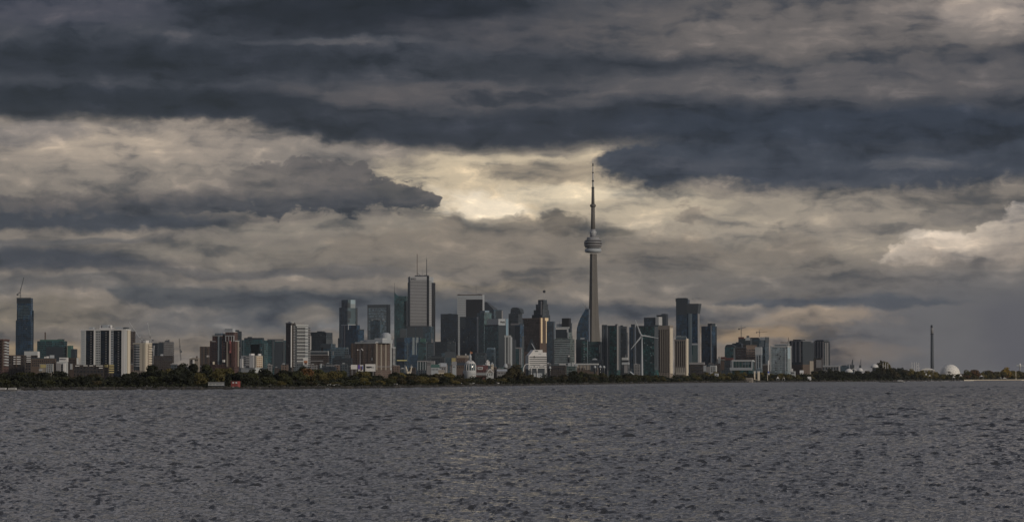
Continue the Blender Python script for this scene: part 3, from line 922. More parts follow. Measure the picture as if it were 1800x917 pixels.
# ---- cream block and neighbours
t = Tower('apartment_block', 'sunlit cream block of flats with banded balconies, right of the white slab', 234.5, 256, 266.5, 3500, 35)
t.body(603.5, 'beige'); t.front('roof_edge', 234.2, 256.4, 602.4, 604.4, 'cream', .6, 1); t.right('roof_edge', 255.8, 266.8, 602.4, 604.4, 'cream', .6)
t.front('dark_bay', 235.4, 246, 604.4, 650, 'charcoal', .15); t.bands('balcony', 239.5, 246, 606, 646, 9, .5, 'offwhite', 1.0); t.bands('side_balcony', 235.2, 238.6, 606, 646, 9, .4, 'grey', .7)
t.front('cream_pier', 246.2, 251.4, 603, 652, 'cream', .7); t.front('cream_pier', 252.6, 256, 603, 652, 'cream', .9)
t.right('cream_pier', 256.2, 258.6, 603, 652, 'cream', .9); t.bands('balcony', 261, 266.4, 606, 650, 10, .5, 'cream', 1.0, 'r')
t.roof('lift_house', 246.5, 250.5, 600, 602.8, 'grey', .1, .5); t.roof('lift_house', 251, 255.6, 597.8, 602.8, 'white', .1, .6)
crane('white luffing crane leaning left above the cream block of flats', (247, 603), (246.5, 595), (227.4, 566), 4300, M['offwhite'], 6, 1.0)
crane('white luffing crane standing nearly upright just right of the cream block', (264.5, 612), (264, 592), (259.5, 567), 4300, M['offwhite'], 6, 1.1)
t = Tower('building_shell', 'dark unfinished tower with a white hoist shaft, between cream block and grey tower', 266, 277, 279, 4200, 15)
t.body(602.5, 'black'); t.front('hoist_shaft', 269, 271.6, 607, 640, 'steel', .8); t.windows(271, 277, 604, 636, 3, 9, 'slate'); t.front('site_screen', 266.4, 270, 611, 617, 'palegrey', .4)
mb = MB().tube((t.fx(270), -1.2, t.z(617)), (t.fx(272.4), -1.2, t.z(607)), .35); mb.build('hoist_rail', M['white'], t.o)
t = Tower('apartment_tower', 'plain grey tower with faint balcony lines, first tower left of the wide gap', 279, 304.5, 306, 4300, 14)
t.body(600.5, 'concrete'); t.front('dark_wing', 279, 287.5, 602, 640, 'slate', .4); t.bands('balcony', 288.5, 304, 603.5, 630, 8, .35, 'grey', .9)
t.roof('lift_house', 289.5, 297, 598, 600.4, 'darkgrey', .2, .7); t.roof('roof_mast', 292.6, 293.4, 595, 600, 'darkgrey', .3, .36); t.roof('roof_unit', 295.4, 297.2, 596.2, 600, 'darkgrey', .3, .5)
t = Tower('low_building', 'low dark building site deck in front of the grey tower', 270, 304, 306, 3900, 10)
t.body(625, 'browndark'); t.roof('site_cabin', 282, 286, 622, 625, 'palegrey', .2, .6); t.windows(272, 303, 627, 633, 12, 2, 'glassdark')
crane('thin dark leaning crane standing alone in the gap of the left skyline', (318, 633), (316.4, 612), (315, 594.5), 3800, M['darkgrey'], 4, 1.1)
t = Tower('low_building', 'low pale building with a white chimney, above the trees in the gap', 333, 348, 351, 3600, 20)
t.body(628.5, 'tan'); t.roof('white_end', 333, 335.4, 627.6, 629, 'white', 0, .9); t.roof('chimney', 344, 346, 625.4, 628.5, 'brownw', .3, .5); t.front('white_shed', 340, 342, 632, 638.6, 'white', 2.5); t.windows(335, 348, 630, 635, 5, 1, 'glassdark')
t = Tower('apartment_tower', 'short dark brown tower with a small white sign, left of the red brick complex', 351.5, 368, 369, 3900, 8)
t.body(608.8, 'browndark'); t.front('wall_sign', 363.8, 367.6, 624.2, 627.2, 'white', .4); t.piers('brown_pier', (353, 358.5, 366), 1.6, 609.5, 640, 'brownw', .4); t.edges(609, 640, 3.2, 'darkgrey')

# ---- red brick complex
t = Tower('apartment_complex', 'stepped red brick tower complex with a white crown and a bright red banner', 369, 412, 420, 3600, 30)
t.body(598.5, 'redbrick')
t.body(588.5, 'redbrick', 'left_tower', 373, 391.5, .4, t.L2 * .7, 599); t.body(585.4, 'bluegrey', 'glass_top', 377, 391, 1, t.L2 * .6, 589)
t.front('roof_trim', 373, 391, 589, 590, 'offwhite', .4); t.front('roof_trim', 372.6, 379, 598.8, 600, 'offwhite', .4)
t.front('glazed_slot', 383.2, 385.6, 590.4, 640, 'paleglass', .5); t.front('glazed_slot', 385.8, 390, 592, 640, 'slate', .4)
t.body(583.5, 'redbrick', 'main_tower', 396.5, 411.5, -.6, t.L2 * .8, 599); t.body(577.2, 'palegrey', 'crown', 394, 408, 1, t.L2 * .7, 584); t.roof('crown_ledge', 393, 411, 583, 585.6, 'white', -.05, .8)
t.piers('white_frame', (397.3, 402.6, 407.4, 411.2), .8, 589.5, 600, 'offwhite', 1.0); t.front('white_frame_top', 396.6, 411.6, 589.2, 590.4, 'offwhite', 1.05)
t.front('balcony_stack', 398.6, 401.2, 600, 644, 'tan', .9); t.front('banner', 403.6, 406.6, 598, 620, 'pink', 1.3); t.front('banner_top', 404.4, 406.4, 603.5, 616, 'redw', 1.5)
t.front('red_bay', 407.2, 411, 600, 644, 'redw', .7)
t.right('roof_trim', 413, 420.2, 598.2, 599.4, 'offwhite', .5); t.right('corner_pier', 417.4, 419.6, 600, 644, 'tan', .7); t.right('red_wall', 412.4, 416.4, 599.6, 644, 'redw', .4)
t.front('white_ladder_roof', 393.4, 396, 632, 636, 'white', 3.5); t.front('porch', 376, 377.4, 635, 640, 'cream', 3)
t.windows(370, 382, 602, 640, 5, 9, 'glassdark'); t.windows(391.5, 396, 594, 640, 2, 10, 'glassdark')
t = Tower('apartment_tower', 'dark slate tower standing just behind the white crown of the brick complex', 408, 424, 425, 4300, 10)
t.body(582, 'charcoal'); t.roof('lift_house', 411, 420, 579.6, 582, 'darkgrey', .2, .7); t.edges(582, 640, 3.1, 'slate')

# ---- teal blocks
t = Tower('office_block', 'wide dark teal glass block with a black roof cap, behind small white flats', 420, 461, 465, 4800, 18)
t.body(597, 'tealdark'); t.roof('roof_cap', 429, 461, 593.4, 597, 'slate', .05, .8); t.roof('plant_box', 434, 441, 591.6, 593.6, 'slate', .3, .6); t.edges(597, 645, 3.8, 'slate'); t.mullions(420, 461, 598, 645, 12, 'slate')
t.front('pale_glass_slot', 427.8, 429.4, 597.5, 645, 'glassblue', .4); t.front('lower_bay', 441, 456.5, 605, 640, 'greenroof', -.0, .3)
t.front('left_wing', 420, 424, 594, 645, 'slate', .8)
t = Tower('office_block', 'teal glass block with a pale grey roof frame, left of the striped tower', 463, 502, 503, 4700, 6)
t.body(598, 'tealdark'); t.body(603, 'teal', 'corner_bay', 464, 471, -1, 4); t.roof('roof_cap', 470, 498, 595.6, 598, 'darkgrey', .05, .8)
t.front('roof_frame', 483.5, 498, 597.8, 599.4, 'grey', .8); t.piers('frame_leg', (480.6, 499.4), 3.2, 599, 645, 'darkgrey', .7); t.front('dark_bay', 483, 497, 601, 645, 'slate', .3)
t.windows(465.5, 470, 606, 640, 1, 8, 'paleglass', fw=.7, fh=.35, out=-1.2); t.mullions(470, 480, 600, 645, 5, 'slate'); t.edges(598, 645, 3.8, 'slate')

# ---- small white flats
t = Tower('apartment_block', 'small white block of flats with a sunlit orange balcony grid, among the trees', 424, 449, 460.5, 2700, 36)
t.body(624.5, 'offwhite'); t.front('left_wing', 423.6, 428, 630, 646, 'white', 1.5); t.bands('balcony', 433, 438.6, 626.5, 644, 6, .5, 'white', 1.0); t.windows(428, 433, 626, 643, 2, 5, 'glassdark')
t.front('dark_bay', 433, 438.8, 625.5, 645, 'slate', .2); t.front('white_pier', 439.4, 447, 624, 646, 'white', .9); t.front('recess', 447, 449, 625, 646, 'grey', .2)
t.right('grid_wall', 449.4, 460.3, 624.6, 646, 'tan', .2); t.bands('balcony', 450, 460.4, 626, 644, 5, .45, 'cream', 1.0, 'r')
t.piers('balcony_divider', (450, 453.4, 457, 460), .7, 625, 646, 'cream', 1.1, 'r')
for j in range(5): t.right('orange_panel', 450.6, 459.8, 628 + j * 3.6, 628.9 + j * 3.6, 'orange', .5)
t.roof('lift_house', 435.5, 439.5, 621, 624.6, 'white', .2, .7); t.roof('lift_house', 450.6 - 3.2, 449, 621.4, 624.6, 'white', .5, .9)

# ---- striped tower
t = Tower('apartment_tower', 'dark tower ringed by white floor bands, left of downtown with rounded right side', 502.5, 512, 546, 4000, 62)
t.body(567.5, 'browndark', 'left_shaft', None, None, 0, t.ry(519))
t.body(571, 'charcoal', 'main_shaft', 502.5, 512, t.ry(516), t.ry(541))
t.body(575, 'charcoal', 'round_end', 504, 511.5, t.ry(540.5), t.L2)
t.front('roof_edge', 502.3, 512.2, 566.6, 568.4, 'grey', .4); t.right('white_fin', 510.9, 512.2, 571.5, 645, 'white', 1.0)
t.bands('balcony', 515.4, 518.6, 573, 645, 26, .45, 'grey', .9, 'r')
t.bands('floor_band', 521, 540.6, 573.5, 639.5, 11, .28, 'offwhite', 1.6, 'r'); t.bands('thin_floor_band', 521, 540.6, 576.6, 642.6, 11, .14, 'grey', .9, 'r')
t.bands('corner_balcony', 535.5, 540.8, 575, 645, 23, .5, 'palegrey', 1.8, 'r'); t.bands('end_balcony', 541, 545.6, 577, 645, 22, .42, 'grey', 1.0, 'r')
t.right('roof_slab', 519, 541, 570, 572.6, 'offwhite', 1.7); t.right('roof_step', 519, 536, 566.6, 569.8, 'grey', -1.5, 9); t.right('white_fin', 545.2, 546.4, 590, 614, 'white', 1.0)
t.roof('lift_house', 505, 509, 564.6, 567.6, 'palegrey', .05, .12); t.roof('lift_house', 510, 512, 565.8, 567.6, 'offwhite', .05, .12)
t = Tower('billboard', 'white roadside billboard with an orange red picture, at the foot of the striped tower', 533, 541.5, 542, 3300, 8, 1.2, 'billboard')
t.body(629, 'white', 'panel', None, None, 0, .8, 641); t.front('picture', 534.2, 540.6, 633.5, 637.5, 'orange', .15); t.front('picture', 535.5, 539.5, 636.8, 640, 'redw', .2)
t.front('post', 535, 535.8, 641, 652, 'steel', -.2, .7); t.front('post', 539, 539.8, 641, 652, 'steel', -.2, .7)

# ---- dark offices
t = Tower('office_block', 'blocky dark charcoal office with stepped roof, right of the striped tower', 546, 573, 584.5, 5200, 35)
t.body(584, 'charcoal', 'body', None, None, 0, t.L2); t.roof('lift_house', 555, 564, 581.6, 584, 'slate', .2, .6)
t.right('step_wing', 573, 584.5, 595.5, 650, 'darkgrey', .3, 8); t.edges(584, 640, 3.6, 'slate'); t.front('parapet', 545.8, 573.2, 583.4, 586, 'slate', .4)
t = Tower('office_block', 'mid grey flat fronted block with dark window, tucked against the charcoal office', 563, 582, 590, 4900, 30)
t.body(604, 'greyblue'); t.front('grey_wall', 563.4, 581, 604.6, 612, 'darkgrey', .3); t.front('dark_opening', 564.6, 568.4, 610, 617, 'blackm', .4)
t = Tower('parking_deck', 'low dark deck with a white railing frame, below the charcoal office', 544, 577, 579, 4300, 10)
t.body(618, 'browndark'); t.front('white_rail', 544, 577.4, 617, 618, 'palegrey', .5); t.front('white_rail', 544, 577.4, 622.6, 623.8, 'grey', .5); t.front('white_end_post', 576.4, 578, 616.4, 624.4, 'offwhite', .6); t.front('dark_level', 545, 576, 618.6, 622, 'slate', .3)
t.front('lower_rail', 546, 568, 633.4, 634.6, 'grey', .4)
t = Tower('office_block', 'dim low slate block before the tall notched glass tower', 583, 612, 613, 4500, 8)
t.body(610, 'greyblue'); t.front('pale_diagonal_stair', 585, 586.4, 617, 624, 'grey', .5); t.edges(610, 640, 3.6, 'slate')
t = Tower('low_building', 'dark low arched roof hall with a pale ridge, behind the orange tree', 566, 590, 592, 3400, 12)
t.body(644.5, 'slate'); t.front('pale_roof', 573, 586, 641.6, 643, 'grey', 0, 6); t.front('white_pillar', 563.4, 566, 640.5, 646, 'palegrey', 1); t.windows(567, 589, 646, 650, 8, 1, 'glassdark')

# ---- notched glass tower
t = Tower('glass_tower', 'tall slim glass tower with pale notched right face and dark diamond slots', 596, 610, 628.5, 7300, 58)
t.body(540, 'greyblue'); t.body(526.5, 'greyblue', 'top', 599, 610, 2, t.ry(625), 541)
t.right('pale_face', 611.5, 624, 527, 571, 'glassblue', .6); t.right('pale_face_top', 616, 624.2, 526.6, 541, 'paleglass', .9)
for ya, yb in ((532, 541), (546, 560), (561.5, 567)): t.right('dark_slot', 605 + 5.4, 614.4, ya, yb, 'slate', 1.2)
t.right('dark_slot', 614.4, 616.5, 547, 559, 'slate', 1.1); t.right('edge_fin', 625, 628.2, 541, 600, 'slate', .7)
t.edges(527, 640, 3.9, 'slate'); t.front('corner_light', 596.2, 598, 541, 620, 'bluegrey', .4)
t = Tower('glass_tower', 'pale trimmed shoulder tower in front of the notched glass tower', 600, 612, 625, 6900, 50)
t.body(570.5, 'navy'); t.front('pale_trim', 600, 611.6, 570, 571.6, 'palegrey', .5); t.front('pale_fin', 604.4, 606.8, 571.6, 622, 'grey', .6); t.front('pale_fin', 600.4, 602.6, 571.6, 622, 'bluegrey', .6)
t.right('pale_trim', 612, 624.8, 569.8, 571, 'palegrey', .5); t.right('pale_fin', 611.7, 612.5, 570, 580, 'palegrey', .6); t.front('base_ledge', 602, 612, 622, 623.6, 'palegrey', 1.4)
t = Tower('office_tower', 'dark navy block with a stepped right shoulder, before the notched glass tower', 609, 629, 640, 6500, 35)
t.body(579, 'navy', 'body'); t.body(571, 'navy', 'upper_part', 612, 626, 2, t.L2 * .6, 580); t.edges(579, 640, 3.9, 'slate'); t.right('parapet', 629, 640, 578.4, 580, 'slate', .4)
t = Tower('office_tower', 'narrow black slab at the left foot of the notched glass tower', 594, 600, 601, 6300, 10)
t.body(594, 'black'); t.front('pale_edge', 600 - .8, 600.2, 594, 640, 'slate', .3); t.edges(594, 640, 3.9, 'slate')
t = Tower('low_building', 'dark lumpy hall roofs at the foot of the notched glass tower', 584, 618, 620, 4300, 12)
t.body(629, 'slate'); t.roof('roof_box', 588, 600, 625, 629, 'slate', .1, .7); t.roof('roof_box', 606, 614, 623, 629, 'darkgrey', .1, .7); t.windows(586, 617, 632, 640, 10, 2, 'glassdark')

# ---- framed glass tower
t = Tower('glass_tower', 'grey blue glass tower with a dark frame and dark cap, between two taller towers', 646, 681, 685.5, 7500, 20)
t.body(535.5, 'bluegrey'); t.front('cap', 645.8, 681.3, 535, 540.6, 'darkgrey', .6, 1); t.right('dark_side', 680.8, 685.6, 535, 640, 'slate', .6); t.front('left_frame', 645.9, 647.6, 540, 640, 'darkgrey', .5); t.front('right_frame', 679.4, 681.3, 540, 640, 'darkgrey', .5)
t.edges(541, 640, 4.2, 'darkgrey'); t.front('pale_front_panel', 653, 668, 560.8, 563.6, 'palegrey', .25); t.front('pale_front_panel', 672.6, 676, 560.6, 569, 'palegrey', .25)  # pale grey panels set on the glass front
t.bands('floor_line', 648, 679, 543, 600, 12, .2, 'darkgrey', .35)
t = Tower('office_tower', 'small dark block in front of the framed grey blue glass tower', 651, 668, 676, 7000, 28)
t.body(563.5, 'greyblue'); t.roof('roof_box', 655, 664, 561.4, 563.6, 'slate', .1, .6); t.edges(564, 610, 3.8, 'slate'); t.bands('floor_line', 652, 667.6, 572, 600, 6, .25, 'darkgrey', .4)

# ---- brown hotel
t = Tower('hotel', 'broad brown hotel slab with white roof edge and pale penthouse', 617, 660, 688, 5000, 34)
t.body(602.5, 'brick'); t.front('roof_edge', 624, 660.4, 600.8, 603.4, 'offwhite', .8, 1); t.right('roof_edge', 659.6, 688.4, 600, 602, 'palegrey', .8)
t.roof('roof_terrace', 640, 668, 596.4, 602.4, 'palegrey', .15, .8); t.roof('roof_terrace', 650, 664, 593.8, 597, 'offwhite', .3, .7); t.roof('roof_unit', 627, 630, 597.8, 602.4, 'palegrey', .2, .4); t.roof('roof_unit', 634, 639, 597, 602.4, 'palegrey', .2, .4)
mb = MB(); mb.lathe([(9.2, t.z(602)), (9.2, t.z(590)), (7.8, t.z(586.4)), (4.2, t.z(584))], 16, -1.5, t.ry(680)); mb.build('penthouse', M['palegrey'], t.o)
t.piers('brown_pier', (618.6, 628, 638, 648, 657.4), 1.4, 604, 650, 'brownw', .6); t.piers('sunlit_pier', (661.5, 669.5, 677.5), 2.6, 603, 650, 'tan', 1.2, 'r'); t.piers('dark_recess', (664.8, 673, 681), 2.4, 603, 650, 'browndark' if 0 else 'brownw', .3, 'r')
t.right('white_fin', 685.6, 688.2, 601, 650, 'offwhite', 1.3); t.right('base_band', 661, 688, 643.4, 644.6, 'grey', 1.5); t.front('stair_light', 653.6, 654.4, 628, 633, 'palegrey', .7)
t.front('left_corner', 616.8, 619.5, 603, 650, 'brownw', .9)
t = Tower('balcony_tower', 'slim tower of pale stacked balconies at the right edge of the brown hotel', 688.5, 690, 695, 4950, 60)
t.body(611, 'browndark'); t.bands('balcony', 690, 694.6, 611.5, 648, 17, .45, 'palegrey', .9, 'r'); t.right('cap', 689.4, 695, 609.6, 611.2, 'palegrey', .9)
o = empty('floodlight_mast', at(633, 600, 4200) * 1.0); o.location.z = 0
tag(o, 'tall stadium floodlight mast with three small lamps before the brown hotel', 'floodlight')
z0, z1 = 0.0, zat(614, 4200)
MB().tube((0, 0, z0), (0, 0, z1), .55, .3).build('mast', M['steel'], o); MB().tube((-4.4, 0, z1 - 1), (4.4, 0, z1 + .8), .22).build('crossbar', M['steel'], o)
for sx, dz in ((-3.6, -.6), (2.6, .8), (4.0, -.9)): MB().box(sx - .8, sx + .8, -.7, .1, z1 + dz - .6, z1 + dz + .7).build('lamp', M['white'], o)

# ---- billboards below the hotel
t = Tower('billboard', 'wide white billboard with a dark curved mark, right board below the brown hotel', 642, 660, 660.4, 3300, 4, 1.4, 'billboard')
t.body(639.5, 'white', 'panel', None, None, 0, 1.0, 652.4); t.front('mark', 643.6, 653.5, 643.6, 645.4, 'blackm', .12); t.front('mark', 645, 650, 645.4, 646.6, 'blackm', .14); t.front('mark', 650, 657.5, 645, 646.2, 'darkgrey', .13)
t.front('dark_end', 639.6, 642.2, 641, 653, 'blackm', .3, 1.0)
for x in (645, 656): t.front('post', x - .4, x + .4, 652.4, 660, 'steel', -.2, .8)
t = Tower('billboard', 'plain white lit billboard panel, leftmost board below the brown hotel', 617, 628, 628.3, 3300, 4, 1.4, 'billboard')
t.body(640.6, 'white', 'panel', None, None, 0, 1.0, 648.6)
for x in (619, 626): t.front('post', x - .4, x + .4, 648.6, 659, 'steel', -.2, .8)
t.front('frame', 617, 628, 648.2, 649, 'grey', .2)
t = Tower('billboard', 'narrow billboard with purple and red panels, between two white billboards', 629.4, 638.4, 638.6, 3320, 4, 1.4, 'billboard')
t.body(640.8, 'white', 'panel', None, None, 0, 1.0, 652); t.front('purple_panel', 629.6, 633, 640.9, 648.6, 'purple', .12); t.front('red_panel', 633.6, 636.4, 643, 651, 'redw', .12); t.front('blue_mark', 636.5, 638, 642.6, 649, 'bluesign', .13)
for x in (631, 637): t.front('post', x - .4, x + .4, 652, 660, 'steel', -.2, .8)

# ---- tower with swept spire
t = Tower('glass_tower', 'dark teal tower whose left edge sweeps up into a thin spire', 693, 714, 716.5, 7500, 12)
z = t.z
pr = [(693, 513), (694.2, 514.6), (695.6, 516.6), (698, 518.8), (701, 520.2), (714, 520.4)]
v, f = [], []
for px, py in pr:
    for y in (0, t.L2):
        v += [(t.fx(px), y, 0), (t.fx(px), y, z(py))]
n = len(pr)
for i in range(n - 1):
    a, b = i * 4, (i + 1) * 4
    f += [(a, b, b + 1, a + 1), (a + 2, a + 3, b + 3, b + 2), (a + 1, b + 1, b + 3, a + 3), (a, a + 2, b + 2, b)]
f += [(0, 1, 3, 2), ((n - 1) * 4, (n - 1) * 4 + 2, (n - 1) * 4 + 3, (n - 1) * 4 + 1)]
pydata('body', v, f, M['tealdark'], t.o)
MB().tube((t.fx(693.3), 1.2, z(516)), (t.fx(693.2), 1.2, z(496.5)), .7, .25).build('spire', M['darkgrey'], t.o)
t.edges(531, 640, 3.8, 'slate'); t.right('side_wing', 714, 716.6, 529, 640, 'slate', .4, 6); t.mullions(694, 714, 533, 640, 7, 'slate')

# ---- white banded bank tower
t = Tower('bank_tower', 'tallest white office tower with fine floor bands and two roof antennas', 717, 752.4, 762, 7600, 24)
t.body(486.5, 'palegrey')
t.front('corner_slot', 716.6, 719.6, 496, 640, 'slate', .5); t.front('corner_slot', 718.2, 720.6, 485.6, 640, 'darkgrey', .6); t.front('crown', 720.8, 750.6, 485.4, 492, 'white', .8)
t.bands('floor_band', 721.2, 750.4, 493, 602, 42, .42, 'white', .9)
t.front('window_wall', 720.9, 750.6, 492.2, 605, 'grey', .25)
t.front('corner_slot', 750.6, 753, 484.8, 640, 'blackm', 1.0)
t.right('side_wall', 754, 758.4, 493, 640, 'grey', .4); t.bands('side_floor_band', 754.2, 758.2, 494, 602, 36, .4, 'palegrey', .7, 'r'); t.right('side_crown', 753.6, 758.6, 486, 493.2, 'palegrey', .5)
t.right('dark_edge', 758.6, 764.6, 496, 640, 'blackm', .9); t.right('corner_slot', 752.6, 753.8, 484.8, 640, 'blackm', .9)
t.roof('roof_plant', 728, 740, 483.4, 486.8, 'darkgrey', .1, .6); t.roof('roof_plant', 744, 749, 483, 486.8, 'darkgrey', .1, .5)
y = t.L2 * .3
MB().tube((t.fx(730.2), y, z(487) if 0 else t.z(487)), (t.fx(730.2), y, t.z(445.5)), .95, .75, 8).build('antenna', M['brownw'], t.o, True)
a = MB().tube((t.fx(747), y, t.z(487)), (t.fx(747), y, t.z(455)), 1.1, .9, 8).build('antenna', M['darkgrey'], t.o, True); MB().tube((t.fx(747), y, t.z(455)), (t.fx(747), y, t.z(446.5)), .4, .25, 6).build('antenna_tip', M['grey'], a)
MB().tube((t.fx(739.5), y, t.z(487)), (t.fx(739.5), y, t.z(470)), .45, .3, 6).build('antenna', M['grey'], t.o)
MB().tube((t.fx(731), y, t.z(479.5)), (t.fx(737), y, t.z(484)), .6).build('dish_arm', M['darkgrey'], t.o)
cu = bpy.data.curves.new('sign', 'FONT'); cu.body = 'BMO'; cu.size = 7.2; cu.extrude = .15
so_ = bpy.data.objects.new('sign_tmp', cu); C.objects.link(so_)
me = so_.to_mesh().copy(); me.name = 'sign'; so_.to_mesh_clear(); bpy.data.objects.remove(so_)
me.materials.clear(); me.materials.append(M['blackm'])
sg = mesh_obj('sign', me, t.o); sg.location = (t.fx(722), -1.0, t.z(491.3)); sg.rotation_euler = (math.pi / 2, 0, 0)

# ---- foot of the bank tower
t = Tower('office_tower', 'stepped plain grey block at the foot of the white banded tower', 714, 757, 763, 7000, 18)
t.body(573.5, 'greyblue'); t.front('grey_wall', 714.4, 730, 574.6, 606, 'darkgrey', .4); t.front('grey_wall', 731.4, 744, 574.6, 606, 'darkgrey', .5); t.front('ledge', 713.6, 757.2, 572.6, 574.4, 'darkgrey', .7)
t.right('notch_wall', 757.4, 760, 584, 640, 'darkgrey', .5)
t = Tower('office_tower', 'lower grey shoulder block left of the stepped grey block', 703, 714, 715, 6900, 8)
t.body(577.5, 'greyblue'); t.front('grey_wall', 703.4, 713.6, 578.4, 605, 'darkgrey', .35)
t = Tower('office_tower', 'blue grey topped dark tower right beside the brown hotel', 697, 711, 720, 6300, 35)
t.body(593, 'navy'); t.front('grey_top', 697, 711, 593, 600.5, 'greyblue' if 0 else 'darkgrey', .4); t.edges(602, 650, 3.8, 'slate'); t.right('pale_edge', 715.5, 716.6, 602, 635, 'darkgrey', .4)
t = Tower('glass_tower', 'dark tower with two bright pale glass stripes, below the white banded tower', 720, 738.5, 740, 6100, 8)
t.body(592.4, 'navy'); t.front('pale_stripe', 724.6, 728.8, 592.6, 623, 'paleglass', .4); t.front('pale_stripe', 730.8, 735.6, 592.6, 602, 'paleglass', .4); t.front('pale_stripe', 731, 732.6, 602, 623.4, 'paleglass', .4)
t = Tower('glass_tower', 'short grey green glass block beside the two pale glass stripes', 735, 749, 751, 6000, 12)
t.body(600.5, 'tealdark'); t.roof('top_box', 738.5, 747, 594.5, 600.6, 'greenroof', .1, .8); t.edges(601, 645, 3.6, 'darkgrey'); t.mullions(735, 749, 601, 645, 6, 'darkgrey')
t = Tower('glass_tower', 'small slate gabled tower with a pale roof light, right of the grey green block', 750, 762.5, 764, 5900, 12)
t.body(602, 'charcoal'); t.body(597, 'greyblue', 'gable', 752, 762, 1, t.L2 * .7, 603); t.front('pale_roof_light', 758.2, 761, 595.6, 602, 'grey', .3); t.windows(752, 762, 604, 640, 5, 10, 'glassblue'); t.edges(602, 645, 3.4, 'slate')

# ---- black towers
t = Tower('office_tower', 'solid black glass tower with a flat roof, right of the white banded tower', 774.5, 803, 805, 7500, 8)
t.body(552, 'black'); t.roof('roof_box', 787, 793, 550.6, 552, 'slate', .3, .6); t.front('parapet', 774.3, 803.3, 551.4, 553, 'slate', .4); t.mullions(775, 803, 554, 640, 14, 'slate'); t.edges(553, 640, 4.2, 'slate')
t = Tower('office_tower', 'low wide slate block in front of the solid black tower', 765, 788, 799, 6700, 28)
t.body(600, 'charcoal'); t.right('pale_top', 788.2, 798, 599.6, 601, 'grey', .4); t.edges(601, 640, 3.8, 'slate'); t.right('pale_pier', 788.4, 789.6, 601, 630, 'darkgrey', .4)
t = Tower('office_block', 'grey sloped block above the low white roofs near the yellow stone hall', 776, 799, 800, 5600, 6)
t.body(620.5, 'greyblue'); t.front('grey_wall', 782, 799, 618, 628, 'darkgrey', .4); t.edges(622, 640, 3.5, 'darkgrey')

# ---- pale framed tower with dark front
t = Tower('bank_tower', 'pale grey topped tower with a dark glass front and thin mast', 803.5, 848, 851.5, 7700, 12)
t.body(517.8, 'palegrey'); t.front('dark_front', 819.4, 848.2, 526, 640, 'blackm', .5); t.front('top_trim', 804, 848, 517.4, 518.6, 'brownw', .6); t.roof('roof_unit', 804, 808, 516.6, 518, 'darkgrey', .1, .4)
t.bands('floor_line', 804.4, 819, 524, 604, 20, .16, 'grey', .3); t.roof('roof_unit', 838, 844, 516.4, 518, 'darkgrey', .2, .5)
MB().tube((t.fx(836), 6, t.z(518)), (t.fx(836), 6, t.z(500)), .4, .2, 6).build('mast', M['darkgrey'], t.o)
t = Tower('office_tower', 'broad black glass block in front of the pale grey topped tower', 808.5, 838, 841, 7100, 14)
t.body(557, 'black'); t.mullions(809, 838, 558, 640, 15, 'slate'); t.edges(557, 640, 4.0, 'slate'); t.front('slate_corner', 808.3, 818, 557, 575, 'slate', .35); t.front('parapet', 808.3, 838.3, 556.4, 558, 'slate', .5)
t = Tower('office_tower', 'small dark block at the foot of the black towers', 786, 800, 801, 6400, 8)
t.body(600.5, 'charcoal'); t.roof('roof_box', 788, 796, 598.6, 600.6, 'slate', .2, .7); t.edges(601, 640, 3.8, 'slate')

# ---- pyramid topped
t = Tower('office_tower', 'grey glass tower with a sloping wedge roof and stepped right side', 843, 868, 883.5, 7800, 35)
t.body(544, 'greyblue'); a, b, c = t.fx(846), 0, t.ry(870)
zz = t.z
hx = -t.L1
MB().add([(hx, 0, zz(544)), (0, 0, zz(544)), (0, t.ry(876), zz(544)), (hx, t.ry(876), zz(544)), (t.fx(851), 4, zz(530)), (t.fx(853.5), 4, zz(530)), (t.fx(853.5), t.ry(872), zz(530)), (t.fx(851), t.ry(872), zz(530))],
         [(0, 1, 5, 4), (1, 2, 6, 5), (2, 3, 7, 6), (3, 0, 4, 7), (4, 5, 6, 7)]).build('wedge_roof', M['darkgrey'], t.o)
t.edges(545, 620, 3.9, 'darkgrey'); t.right('step_wing', 872, 883.5, 545.4, 640, 'slate', .5, 10); t.right('step_edge', 881.6, 883.6, 545, 560, 'grey', .8)
t = Tower('glass_tower', 'pale teal glass tower standing left of the grey roofed glass tower', 838.5, 851, 864, 7200, 45)
t.body(549.5, 'teal'); t.roof('roof_step', 842, 851, 545.6, 549.6, 'bluegrey', .1, .7); t.front('pale_edge', 838.5, 840.2, 550, 640, 'glassblue', .4); t.windows(850, 852, 580, 612, 1, 8, 'paleglass', fw=.9, fh=.4, face='f')
t.edges(550, 640, 3.8, 'darkgrey'); t.mullions(838.5, 851, 550, 640, 6, 'glassblue')
t = Tower('glass_tower', 'large teal glass tower with light grey top storey and dark right face', 852, 876, 893, 6900, 40)
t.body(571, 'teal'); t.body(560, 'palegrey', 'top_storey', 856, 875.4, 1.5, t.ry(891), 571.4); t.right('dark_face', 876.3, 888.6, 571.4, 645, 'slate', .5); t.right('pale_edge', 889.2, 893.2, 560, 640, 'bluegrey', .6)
t.right('logo', 880.2, 882.4, 563.8, 567, 'blackm', -.9, 1.9); t.right('logo', 883, 884.6, 564.6, 567.4, 'blackm', -.9, 1.9); t.right('logo', 885.4, 887.6, 564, 567.4, 'blackm', -.9, 1.9)
t.front('ledge', 851.8, 876.3, 570.4, 572.4, 'slate', .7); t.edges(572, 640, 3.9, 'darkgrey'); t.front('floor_line', 852.4, 875.8, 597, 597.8, 'slate', .4); t.mullions(852, 876, 573, 640, 8, 'slate')
t = Tower('glass_tower', 'low rounded slate tower before the large teal glass tower', 855, 868, 871.5, 6000, 20)
t.body(613, 'greyblue'); t.body(610.5, 'bluegrey', 'pale_top', 856, 870 - 2, 1, t.L2 * .8, 614); t.edges(613, 650, 3.6, 'slate')
